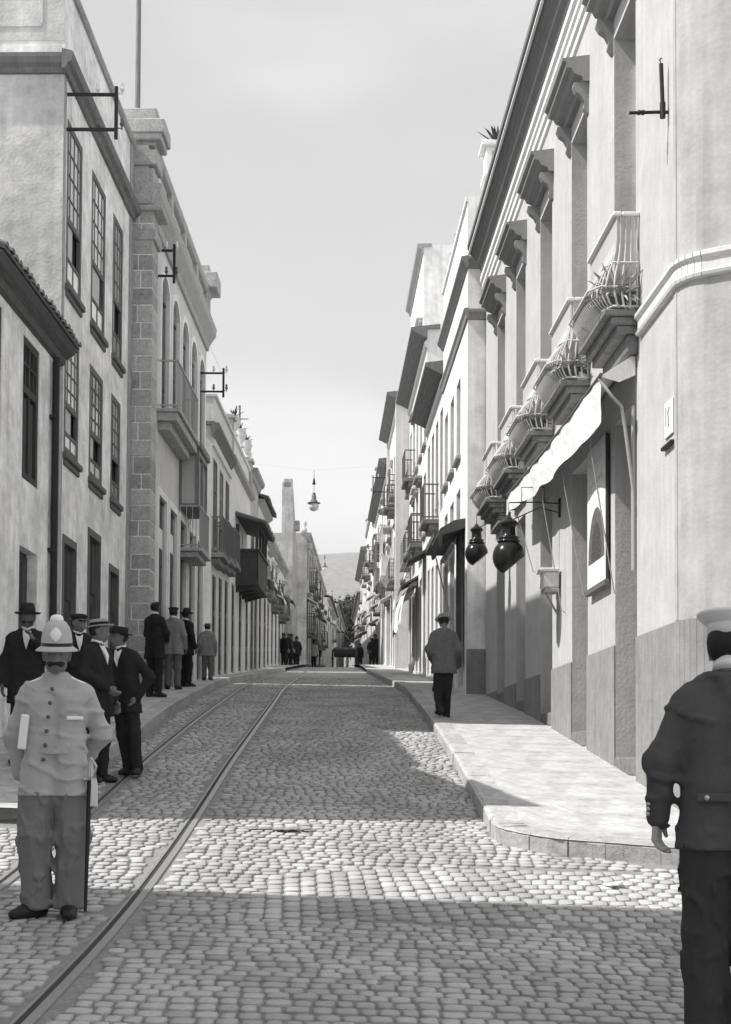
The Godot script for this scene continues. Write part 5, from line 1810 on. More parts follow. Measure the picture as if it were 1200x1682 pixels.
func wooden_balcony(B: Dictionary):
	# solid boarded parapet below, open posts above, and a tiled roof of its own
	var xa := 1.75
	var xb := 5.1
	var yb: float = B.yb
	var b := Mb.new()
	var y0 := 5.42 - yb
	b.bevel(Vector3(xa - 0.04, y0 - 0.12, 0.0), Vector3(xb + 0.04, y0, 0.72), 0.02)
	for x in [xa, xb - 0.06]:
		b.box(Vector3(x, y0, 0.0), Vector3(x + 0.06, y0 + 0.95, 0.7))
	b.box(Vector3(xa, y0, 0.64), Vector3(xb, y0 + 0.95, 0.7))
	b.bevel(Vector3(xa - 0.04, y0 + 0.95, 0.58), Vector3(xb + 0.04, y0 + 1.03, 0.76), 0.015)
	b.bevel(Vector3(xa - 0.04, y0 + 0.95, 0.0), Vector3(xa + 0.08, y0 + 1.03, 0.579), 0.015)
	for i in 4:
		var x := lerpf(xa, xb - 0.1, i / 3.0)
		b.box(Vector3(x, y0 + 1.03, 0.62), Vector3(x + 0.07, y0 + 1.8, 0.7))
	b.box(Vector3(xa, y0 + 1.03, 0.0), Vector3(xa + 0.1, y0 + 1.8, 0.1))
	b.box(Vector3(xa - 0.02, y0 + 1.74, 0.66), Vector3(xb + 0.02, y0 + 1.8, 0.72))
	var o := put("wooden_balcony", b.mesh(), M.dark_wood, B.o)
	var br := Mb.new()
	for i in 4:
		var x := lerpf(xa + 0.1, xb - 0.3, i / 3.0)
		br.extr(PackedVector2Array([Vector2(0, y0 - 0.3), Vector2(0.08, y0 - 0.28), Vector2(0.5, y0 - 0.15), Vector2(0.6, y0 - 0.122), Vector2(0, y0 - 0.122)]), x, x + 0.16)
	put("bracket", br.mesh(), M.dark_wood, o)
	tiled_eave(B, xa - 0.25, xb + 0.25, y0 + 1.83, 0.95, 0.98, 0.3, 0.24)
	# shuttered doors behind it
	for i in 2:
		var d := Mb.new()
		d.bevel(Vector3(xa + 0.5 + i * 1.4, y0, 0.002), Vector3(xa + 1.3 + i * 1.4, y0 + 1.85, 0.05), 0.01)
		put("shutter", d.mesh(), M.white_wood, B.o)

func tree(called: String, label: String, x: float, z: float, h: float, spread: float, sd: int):
	var r := RandomNumberGenerator.new()
	r.seed = sd
	var t := thing(called, label, "tree", gv(x, z, -0.05), 0.0, "trees at the end of the street")
	var b := Mb.new()
	b.tube([Vector3.ZERO, Vector3(0.08, h * 0.2, 0.05), Vector3(-0.05, h * 0.42, 0.0), Vector3(0.1, h * 0.75, 0.1)], [0.24, 0.19, 0.15, 0.05], 8)
	var tips := []
	for i in 11:
		var a := TAU * i / 11.0 + r.randf()
		var y0 := h * r.randf_range(0.28, 0.6)
		var e := Vector3(cos(a) * spread * r.randf_range(0.5, 0.95), h * r.randf_range(0.45, 0.95), sin(a) * spread * r.randf_range(0.5, 0.95))
		b.tube([Vector3(0, y0, 0), Vector3(e.x * 0.5, lerpf(y0, e.y, 0.6), e.z * 0.5), e], [0.1, 0.06, 0.02], 5)
		tips.append(e)
		tips.append(Vector3(e.x * 0.6, lerpf(y0, e.y, 0.75), e.z * 0.6))
	tips.append(Vector3(0, h * 0.95, 0))
	put("trunk", b.mesh(), M.bark, t)
	var c := Mb.new()
	for i in 5200:
		var p: Vector3 = tips[r.randi() % tips.size()]
		var o := Vector3(r.randfn(), r.randfn() * 0.8, r.randfn()) * spread * 0.2 + p
		var n := Vector3(r.randfn(), r.randfn() + 0.4, r.randfn()).normalized()
		var u := n.cross(Vector3(r.randfn(), r.randfn(), r.randfn())).normalized() * r.randf_range(0.16, 0.34)
		var v := n.cross(u)
		c.quad(o - u, o + v * 0.6, o + u, o - v * 0.6)
	put("crown", c.mesh(), M.leaf_dark, t)

func trees():
	tree("broad_tree", "dark broad tree closing the street in front of the hill", 0.9, 176.0, 8.6, 3.4, 1)
	tree("broad_tree", "second dark tree, to the left of the broad one at the street end", -2.8, 186.0, 7.4, 2.8, 2)
	tree("broad_tree", "lower bushy tree at the foot of the hill, right of the street end", 4.6, 182.0, 7.6, 3.2, 3)
	tree("broad_tree", "tree behind the others at the street end, against the hill", -0.6, 205.0, 9.6, 3.4, 4)

# ------------------------------------------------------------------ lamps, brackets, wires, pole and cart
func insulator(b: Mb, at: Vector3, r := 0.035):
	b.lathe([Vector2(0, -0.05), Vector2(r * 0.6, -0.05), Vector2(r, -0.02), Vector2(r, 0.0), Vector2(r * 0.55, 0.02), Vector2(r * 0.8, 0.05), Vector2(r * 0.5, 0.08), Vector2(0, 0.09)], 10, Transform3D(Basis(), at))

func build_fittings():
	shop_lamp("dark onion shaped shop lamp with a slanting mouth, the larger and nearer of two", 2.31, 20.5, 3.5, 1.0)
	shop_lamp("dark onion shaped shop lamp with a slanting mouth, the smaller and farther of two", 2.33, 26.0, 4.3, 0.9)
	# wire brackets on the house fronts
	wall_bracket("iron wire bracket of two arms on the tall plastered house", -1, 20.55, -4.7, 0.02, 9.35, 9.88, 0.74)
	wall_bracket("iron wire bracket on the dark stone corner pier", -1, 26.9, -4.42, 0.02, 9.35, 9.85, 0.4)
	wall_bracket("iron wire bracket beyond the arched windows of the stone trimmed house", -1, 33.6, -4.42, 0.02, 8.85, 9.3, 0.62)
	wall_bracket("iron wire bracket high on the right, far up the street", 1, 69.0, 3.12, -0.02, 13.2, 13.9, 0.7)
	var z := 14.0
	var t := thing("wire_anchor", "black iron wire anchor with upright rod near the top of the rounded corner", "wire bracket", Vector3(3.48 - 0.02 * z, 6.58, -z))
	var b := Mb.new()
	b.tube([Vector3(0.02, 0, 0), Vector3(-0.12, 0, 0), Vector3(-0.4, -0.01, 0.0)], 0.018, 8)
	b.tube([Vector3(-0.06, -0.06, 0), Vector3(-0.06, 0.1, 0)], 0.03, 8)
	b.tube([Vector3(-0.06, 0.05, 0), Vector3(-0.075, 0.5, 0)], 0.022, 8)
	b.tube([Vector3(-0.075, 0.5, 0), Vector3(-0.09, 0.54, 0), Vector3(-0.07, 0.56, 0)], 0.009, 5)
	b.lathe([Vector2(0, -0.04), Vector2(0.03, -0.03), Vector2(0.022, 0.0), Vector2(0.03, 0.03), Vector2(0, 0.04)], 8, Transform3D(Basis(Vector3(0, 1, 0), Vector3(-1, 0, 0), Vector3(0, 0, 1)), Vector3(-0.28, -0.005, 0)))
	put("anchor", b.mesh(), M.iron, t)
	# thin span wires
	wire("thin wire running from the tall house bracket to the stone pier bracket", Vector3(-3.55, 9.9, -20.55), Vector3(-3.5, 9.8, -26.9), 0.06, 0.003)
	wire("thin wire running from the stone pier bracket to the next bracket up the street", Vector3(-3.5, 9.8, -26.9), Vector3(-3.14, 9.25, -33.6), 0.08, 0.003)
	street_lamp("white glass street lamp hanging over the street, the nearest of three", -1.23, 45.0, 8.55, 1.0)
	street_lamp("street lamp hanging over the street before the hill, the middle of three", -1.92, 100.0, 14.0, 1.0)
	street_lamp("street lamp hanging far up the street, the farthest of three", -2.05, 148.0, 17.3, 1.0)
	# flagpole on the stone pier
	var f := thing("flagpole", "bare grey flagpole standing on the dark stone pier", "flagpole", Vector3(-4.16, 12.2, -26.45))
	var p := Mb.new()
	p.tube([Vector3(0, 0, 0), Vector3(0, 3.0, 0), Vector3(0, 5.2, 0)], [0.055, 0.045, 0.03], 10)
	p.lathe([Vector2(0.1, 0), Vector2(0.09, 0.08), Vector2(0.06, 0.12)], 10)
	put("pole", p.mesh(), M.mid_wood, f)
	cart()
	litter()
	# pots on the roof edge up the left side
	for i in 3:
		var q := thing("roof_pot", "%s roof pot on the parapet of the white wooden balcony house" % ["first plastered", "middle plastered", "last plastered"][i], "pot", Vector3(-3.62 + 0.02 * (3.0 * i), 9.86, -(42.6 + 1.6 * i)), 0.0, "pots on the roof edge")
		var pb := Mb.new()
		pb.lathe([Vector2(0, 0), Vector2(0.12, 0), Vector2(0.12, 0), Vector2(0.09, 0.06), Vector2(0.06, 0.14), Vector2(0.16, 0.26), Vector2(0.21, 0.4), Vector2(0.16, 0.52), Vector2(0.19, 0.56), Vector2(0, 0.56)], 14)
		put("body", pb.mesh(), M.trim_pale, q)
		var lv := Mb.new()
		for j in 16:
			var a := rng.randf() * TAU
			var e := rng.randf_range(0.4, 1.4)
			leaf(lv, Vector3(0, 0.55, 0), Vector3(cos(a) * cos(e), sin(e), sin(a) * cos(e)), rng.randf_range(0.25, 0.5), 0.03, 0.08)
		put("leaves", lv.mesh(), M.leaf_dark, q)

func wire(label: String, a: Vector3, c: Vector3, sag: float, r: float):
	var t := thing("span_wire", label, "wire", (a + c) * 0.5)
	var b := Mb.new()
	var pts := []
	for i in 13:
		var u := i / 12.0
		pts.append(a.lerp(c, u) - Vector3(0, sag * 4.0 * u * (1.0 - u), 0) - t.position)
	b.tube(pts, r, 4, false)
	put("strand", b.mesh(), M.iron_pale_dull, t)

func wall_bracket(label: String, side: int, z: float, x0: float, k: float, ya: float, yb: float, out: float):
	var t := thing("wire_bracket", label, "wire bracket", Vector3(x0 + k * z, ya, -z))
	var s := float(-side)
	var b := Mb.new()
	var h := yb - ya
	for y in [0.0, h]:
		b.box(Vector3(minf(0.0, s * out), y - 0.02, -0.02), Vector3(maxf(0.0, s * out), y + 0.02, 0.02))
	b.box(Vector3(s * out - 0.025, -0.14, -0.025), Vector3(s * out + 0.025, h + 0.12, 0.025))
	put("arms", b.mesh(), M.iron, t)
	for y in [0.0, h]:
		for x in [0.62, 1.12]:
			var i := Mb.new()
			i.tube([Vector3(s * out * x, y, 0), Vector3(s * out * x, y + 0.07, 0)], 0.01, 5)
			insulator(i, Vector3(s * out * x, y + 0.1, 0))
			if x > 1.0:
				i.tube([Vector3(s * out, y + 0.02, 0), Vector3(s * out * x, y + 0.02, 0)], 0.01, 5)
			put("insulator", i.mesh(), M.porcelain if y > 0.0 else M.iron_grey, t)

func shop_lamp(label: String, x: float, z: float, top: float, s: float):
	var t := thing("shop_lamp", label, "lamp", Vector3(x, top - 0.78 * s, -z), 0.0, "shop lamps under the balconies")
	var out := 3.48 - 0.02 * z - x
	var b := Mb.new()
	# neck, collar and shoulder rings; y measured from the lowest point
	b.lathe([Vector2(0, 0.86), Vector2(0.03, 0.86), Vector2(0.05, 0.82), Vector2(0.11, 0.78), Vector2(0.13, 0.755), Vector2(0.13, 0.755), Vector2(0.135, 0.73), Vector2(0.105, 0.70), Vector2(0.10, 0.68), Vector2(0.105, 0.56), Vector2(0.12, 0.545), Vector2(0.15, 0.535), Vector2(0.15, 0.515), Vector2(0.13, 0.50), Vector2(0.165, 0.485), Vector2(0.17, 0.465), Vector2(0.15, 0.455)], 28, Transform3D(Basis().scaled(Vector3.ONE * s), Vector3.ZERO))
	put("neck", b.mesh(), M.enamel_black, t)
	# the bowl, cut by a slanting mouth: low on the street side, high towards the wall
	var bowl := Mb.new()
	var inner := Mb.new()
	var K := 36
	var cut := func(x: float) -> float: return 0.075 + 0.85 * x
	for pass_ in 2:
		var sh := 1.0 if pass_ == 0 else 0.955
		var m: Mb = bowl if pass_ == 0 else inner
		var P := []
		var N := []
		for k in K:
			var a := TAU * k / K
			var ray := []
			var nr := []
			# walk down the meridian of the bowl until it meets the slanting mouth
			var last := 2.9
			for i in 60:
				var ph := 0.62 + (2.9 - 0.62) * i / 59.0
				if 0.25 + 0.262 * cos(ph) < cut.call(0.238 * sin(ph) * cos(a)):
					last = ph
					break
			for i in 11:
				var ph := lerpf(0.62, last, i / 10.0)
				ray.append(Vector3(0.238 * sin(ph) * cos(a) * sh, 0.25 + 0.262 * cos(ph), 0.238 * sin(ph) * sin(a) * sh) * s)
				nr.append(Vector3(sin(ph) * cos(a), cos(ph), sin(ph) * sin(a)) * (1.0 if pass_ == 0 else -1.0))
			P.append(ray)
			N.append(nr)
		for k in K:
			var l := (k + 1) % K
			for i in 10:
				m.tri_n(P[k][i], P[l][i], P[l][i + 1], N[k][i], N[l][i], N[l][i + 1])
				m.tri_n(P[k][i], P[l][i + 1], P[k][i + 1], N[k][i], N[l][i + 1], N[k][i + 1])
	put("bowl", bowl.mesh(), M.enamel_black, t)
	put("reflector", inner.mesh(), M.trim_pale, t)
	var br := Mb.new()
	br.tube([Vector3(0, 0.84 * s, 0), Vector3(0, 1.05 * s, 0), Vector3(out * 0.5, 1.06 * s, 0), Vector3(out, 1.04 * s, 0)], 0.011, 6)
	br.tube([Vector3(out * 0.25, 1.05 * s, 0), Vector3(out * 0.25, 1.28 * s, 0), Vector3(out * 0.7, 1.28 * s, 0), Vector3(out * 0.7, 1.06 * s, 0)], 0.008, 5)
	br.tube([Vector3(0.06, 0.8 * s, 0), Vector3(out * 0.6, 0.98 * s, 0), Vector3(out, 0.9 * s, 0)], 0.009, 5)
	br.bevel(Vector3(out - 0.03, 0.84 * s, -0.05), Vector3(out + 0.01, 1.12 * s, 0.05), 0.01)
	put("bracket", br.mesh(), M.iron, t)

func street_lamp(label: String, x: float, z: float, y: float, s: float):
	var t := thing("street_lamp", label, "street lamp", Vector3(x, y - 0.55, -z), 0.0, "lamps hung over the street")
	var b := Mb.new()
	b.lathe([Vector2(0, 0.56), Vector2(0.05, 0.56), Vector2(0.05, 0.56), Vector2(0.055, 0.48), Vector2(0.075, 0.47), Vector2(0.07, 0.36), Vector2(0.1, 0.33), Vector2(0.12, 0.27), Vector2(0.21, 0.24), Vector2(0.215, 0.22), Vector2(0.13, 0.21), Vector2(0, 0.21)], 20)
	put("hood", b.mesh(), M.iron_grey, t)
	var g := Mb.new()
	g.lathe([Vector2(0.14, 0.21), Vector2(0.165, 0.14), Vector2(0.155, 0.06), Vector2(0.11, 0.0), Vector2(0.04, -0.03), Vector2(0, -0.035)], 20)
	put("globe", g.mesh(), M.porcelain, t)
	var h := Mb.new()
	h.tube([Vector3(0, 0.55, 0), Vector3(0, 1.3, 0)], 0.008, 5)
	h.lathe([Vector2(0, 0.83), Vector2(0.06, 0.84), Vector2(0.04, 0.9), Vector2(0.03, 1.0), Vector2(0.02, 1.02), Vector2(0, 1.1)], 10)
	put("hanger", h.mesh(), M.iron, t)
	var w := Mb.new()
	w.tube([Vector3(-4.45 + 0.02 * z - x, 1.55, 0), Vector3(0, 1.3, 0), Vector3(3.12 - 0.02 * z - x, 1.55, 0)], 0.0022, 4, false)
	put("span_wire", w.mesh(), M.iron_pale_dull, t)

func litter():
	var t := thing("dark_patch", "dark low patch of small lumps on the sunlit setts in mid road", "dark_patch", gv(-0.62, 12.55, 0.006))  # low dark lumps scattered over a flat oval
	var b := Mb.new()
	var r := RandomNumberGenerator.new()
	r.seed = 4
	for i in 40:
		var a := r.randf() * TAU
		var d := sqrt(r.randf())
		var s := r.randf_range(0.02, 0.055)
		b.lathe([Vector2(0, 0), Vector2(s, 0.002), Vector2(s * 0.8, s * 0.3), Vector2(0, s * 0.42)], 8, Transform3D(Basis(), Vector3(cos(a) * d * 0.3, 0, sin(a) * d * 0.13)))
	put("heap", b.mesh(), M.dark_patch, t)
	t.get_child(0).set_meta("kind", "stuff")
	var p := thing("paper_scrap", "small white scrap of paper on the sunlit setts near the right kerb", "litter", gv(1.98, 10.55, 0.012), 0.5)
	var q := Mb.new()
	q.bevel(Vector3(-0.07, 0.0, -0.05), Vector3(0.0, 0.02, 0.05), 0.006)
	q.hull8([Vector3(0.001, 0.0, -0.05), Vector3(0.07, 0.02, -0.04), Vector3(0.06, 0.03, 0.05), Vector3(0.001, 0.0, 0.05), Vector3(0.001, 0.02, -0.05), Vector3(0.07, 0.028, -0.04), Vector3(0.06, 0.038, 0.05), Vector3(0.001, 0.02, 0.05)])
	put("sheet", q.mesh(), M.badge_white, p)

func cart():
	var x := -0.45
	var z := 98.0
	var t := thing("cart", "loaded two wheeled cart standing in the road far up the street", "cart", gv(x, z, 0.0))
	var b := Mb.new()
	b.bevel(Vector3(-0.75, 0.78, -1.3), Vector3(0.75, 0.9, 1.3), 0.02)
	for s in [-0.75, 0.69]:
		b.bevel(Vector3(s, 0.9, -1.3), Vector3(s + 0.06, 1.2, 1.3), 0.01)
	b.bevel(Vector3(-0.69, 0.9, 1.24), Vector3(0.69, 1.15, 1.3), 0.01)
	for s in [-0.4, 0.36]:
		b.box(Vector3(s, 0.72, -3.4), Vector3(s + 0.06, 0.79, 0.5))
	put("bed", b.mesh(), M.dark_wood, t)
	for s in [-0.86, 0.86]:
		var w := Mb.new()
		var pts := []
		for i in 25:
			var a := TAU * i / 24.0
			pts.append(Vector3(s, 0.62 + 0.57 * sin(a), 0.57 * cos(a)))
		w.tube(pts, 0.045, 6, false)
		for i in 10:
			var a := TAU * i / 10.0
			w.tube([Vector3(s, 0.62, 0), Vector3(s, 0.62 + 0.55 * sin(a), 0.55 * cos(a))], 0.022, 5)
		w.tube([Vector3(s - 0.09, 0.62, 0), Vector3(s + 0.09, 0.62, 0)], 0.09, 8)
		put("wheel", w.mesh(), M.dark_wood, t)
	var l := Mb.new()
	for i in 9:
		l.lathe([Vector2(0, -0.2), Vector2(0.2, -0.19), Vector2(0.28, 0.0), Vector2(0.2, 0.19), Vector2(0, 0.2)], 10, Transform3D(Basis(Vector3.UP, i * 1.3), Vector3(-0.45 + 0.45 * (i % 3), 1.14, -0.8 + 0.7 * int(i / 3))), 1.0, 1.5)
	put("sacks", l.mesh(), M.cloth_grey, t)

# ------------------------------------------------------------------ people
func sdf(out: Mb, bones: Array, cell: float, k: float, cuts := [], amp := 0.0, freq := 6.0, sd := 1, tall := 1.0):
	# smooth union of tapered capsules [a, b, ra, rb], meshed as surface nets
	var lo := Vector3.ONE * 1e9
	var hi := Vector3.ONE * -1e9
	var reach := 2.2 / k + cell
	for q in bones:
		var r := maxf(q[2], q[3]) + reach
		lo = lo.min(q[0] - Vector3.ONE * r).min(q[1] - Vector3.ONE * r)
		hi = hi.max(q[0] + Vector3.ONE * r).max(q[1] + Vector3.ONE * r)
	var nx := int((hi.x - lo.x) / cell) + 2
	var ny := int((hi.y - lo.y) / cell) + 2
	var nz := int((hi.z - lo.z) / cell) + 2
	var nxy := nx * ny
	var f := PackedFloat32Array()
	f.resize(nxy * nz)
	for q in bones:
		var a: Vector3 = q[0]
		var ab: Vector3 = q[1] - a
		var l2 := maxf(ab.length_squared(), 1e-9)
		var ra: float = q[2]
		var dr: float = q[3] - ra
		var r := maxf(q[2], q[3]) + reach
		var i0 := (a.min(q[1]) - Vector3.ONE * r - lo) / cell
		var i1 := (a.max(q[1]) + Vector3.ONE * r - lo) / cell
		for z in range(maxi(0, int(i0.z)), mini(nz, int(i1.z) + 2)):
			for y in range(maxi(0, int(i0.y)), mini(ny, int(i1.y) + 2)):
				var i := z * nxy + y * nx + maxi(0, int(i0.x))
				var p := lo + Vector3(maxi(0, int(i0.x)), y, z) * cell - a
				for x in range(maxi(0, int(i0.x)), mini(nx, int(i1.x) + 2)):
					var t := clampf(p.dot(ab) / l2, 0.0, 1.0)
					var d := (p - ab * t).length() - ra - dr * t
					if d < reach:
						f[i] += exp(-k * d)
					p.x += cell
					i += 1
	var noise := FastNoiseLite.new()
	noise.seed = sd
	noise.frequency = freq
	noise.fractal_octaves = 2
	if amp > 0.0:
		noise.fractal_type = FastNoiseLite.FRACTAL_RIDGED
	var near := 3.0 * cell
	for z in nz:
		for y in ny:
			var i := z * nxy + y * nx
			for x in nx:
				var s := f[i]
				if s < 1e-6:
					f[i] = 1.0
				else:
					var d := -log(s) / k
					if d < near:
						var p := lo + Vector3(x, y, z) * cell
						if amp > 0.0 and d > -near:
							d -= amp * smoothstep(0.35, 0.95, noise.get_noise_3d(p.x, p.y * tall, p.z))
						for c in cuts:
							d = maxf(d, p.dot(c[0]) - c[1])
					f[i] = d
				i += 1
	var idx := {}
	var V := PackedVector3Array()
	var offs := [0, 1, nx, nx + 1, nxy, nxy + 1, nxy + nx, nxy + nx + 1]
	var edges := [0, 1, 2, 3, 4, 5, 6, 7, 0, 2, 1, 3, 4, 6, 5, 7, 0, 4, 1, 5, 2, 6, 3, 7]
	var cn := [Vector3(0, 0, 0), Vector3(1, 0, 0), Vector3(0, 1, 0), Vector3(1, 1, 0), Vector3(0, 0, 1), Vector3(1, 0, 1), Vector3(0, 1, 1), Vector3(1, 1, 1)]
	for z in nz - 1:
		for y in ny - 1:
			var i := z * nxy + y * nx
			for x in nx - 1:
				var m := 0
				if f[i] < 0.0: m += 1
				if f[i + 1] < 0.0: m += 1
				if f[i + nx] < 0.0: m += 1
				if f[i + nx + 1] < 0.0: m += 1
				if f[i + nxy] < 0.0: m += 1
				if f[i + nxy + 1] < 0.0: m += 1
				if f[i + nxy + nx] < 0.0: m += 1
				if f[i + nxy + nx + 1] < 0.0: m += 1
				if m > 0 and m < 8:
					var s := Vector3.ZERO
					var c := 0
					for e in 12:
						var p: int = edges[e * 2]
						var q: int = edges[e * 2 + 1]
						var fp := f[i + offs[p]]
						var fq := f[i + offs[q]]
						if (fp < 0.0) != (fq < 0.0):
							s += cn[p].lerp(cn[q], fp / (fp - fq))
							c += 1
					idx[i] = V.size()
					V.append(lo + (Vector3(x, y, z) + s / c) * cell)
				i += 1
	var N := PackedVector3Array()
	N.resize(V.size())
	var Q := PackedInt32Array()
	var st := [1, nx, nxy]
	for i in idx:
		for ax in 3:
			var j: int = i + st[ax]
			if j >= f.size() or (f[i] < 0.0) == (f[j] < 0.0):
				continue
			var u: int = st[(ax + 1) % 3]
			var w: int = st[(ax + 2) % 3]
			if not (idx.has(i - u) and idx.has(i - w) and idx.has(i - u - w)):
				continue
			var a: int = idx[i]
			var b: int = idx[i - u]
			var c: int = idx[i - u - w]
			var d: int = idx[i - w]
			var nn := (V[c] - V[a]).cross(V[d] - V[b])
			if f[i] < 0.0:
				nn = -nn
				Q.append_array(PackedInt32Array([a, d, c, b]))
			else:
				Q.append_array(PackedInt32Array([a, b, c, d]))
			# nn points outwards for one of the windings; the sign is settled below
			N[a] += nn
			N[b] += nn
			N[c] += nn
			N[d] += nn
	for i in N.size():
		N[i] = -N[i].normalized()
	for i in range(0, Q.size(), 4):
		out.tri_n(V[Q[i]], V[Q[i + 1]], V[Q[i + 2]], N[Q[i]], N[Q[i + 1]], N[Q[i + 2]])
		out.tri_n(V[Q[i]], V[Q[i + 2]], V[Q[i + 3]], N[Q[i]], N[Q[i + 2]], N[Q[i + 3]])

func head_bones(t: Transform3D) -> Array:
	var o := []
	for q in [
		[0, 0.036, -0.03, 0, 0.036, 0.02, 0.077, 0.075], [0, 0.0, 0.03, 0, -0.055, 0.034, 0.056, 0.043], [-0.032, -0.062, 0.02, 0.032, -0.062, 0.02, 0.034, 0.034],
		[0, -0.092, 0.056, 0, -0.088, 0.05, 0.022, 0.022], [0, 0.016, 0.087, 0, -0.03, 0.106, 0.008, 0.0135], [-0.011, -0.032, 0.094, 0.011, -0.032, 0.094, 0.009, 0.009],
		[-0.038, 0.028, 0.073, 0.038, 0.028, 0.073, 0.013, 0.013], [0.036, -0.022, 0.062, 0.042, -0.012, 0.05, 0.022, 0.022], [-0.036, -0.022, 0.062, -0.042, -0.012, 0.05, 0.022, 0.022],
		[0.079, 0.012, -0.005, 0.078, -0.028, 0.002, 0.013, 0.009], [-0.079, 0.012, -0.005, -0.078, -0.028, 0.002, 0.013, 0.009], [-0.018, -0.056, 0.083, 0.018, -0.056, 0.083, 0.008, 0.008],
		[-0.014, -0.068, 0.081, 0.014, -0.068, 0.081, 0.008, 0.008], [0, -0.05, -0.028, 0, -0.15, -0.03, 0.05, 0.05]]:
		o.append([t * Vector3(q[0], q[1], q[2]), t * Vector3(q[3], q[4], q[5]), q[6] * t.basis.x.length(), q[7] * t.basis.x.length()])
	return o

func hand_bones(w: Vector3, down: Vector3, palm: Vector3, thumb: Vector3, s: float, curl: float) -> Array:
	# from the wrist: palm, four jointed fingers of unequal length, and a thumb from the side of the palm
	var o := []
	down = down.normalized()
	thumb = (thumb - down * thumb.dot(down)).normalized()
	var pn := (palm - down * palm.dot(down) - thumb * palm.dot(thumb)).normalized()
	for i in 4:
		var off := thumb * (0.029 - 0.019 * i) * s
		o.append([w + off * 0.55 + down * 0.005 * s, w + off + down * 0.085 * s, 0.0155 * s, 0.0125 * s])
		var p := w + off * 1.05 + down * 0.088 * s
		var l: float = [0.072, 0.08, 0.075, 0.058][i] * s
		var a := curl * (0.55 + 0.1 * i)
		for k in 3:
			var d := down * cos(a) + pn * sin(a)
			var e: Vector3 = p + d * l * [0.46, 0.31, 0.23][k]
			o.append([p, e, [0.0095, 0.0088, 0.008][k] * s, [0.0088, 0.008, 0.0072][k] * s])
			p = e
			a += curl * (0.75 if k == 0 else 0.5)
	var tp := w + thumb * 0.026 * s + down * 0.024 * s
	var d1 := (down * 0.75 + thumb * 0.6 + pn * 0.3).normalized()
	var t2 := tp + d1 * 0.042 * s
	o.append([tp, t2, 0.0135 * s, 0.0108 * s])
	o.append([t2, t2 + (down * 0.95 + thumb * 0.05 + pn * 0.35).normalized() * 0.034 * s, 0.0105 * s, 0.0085 * s])
	return o

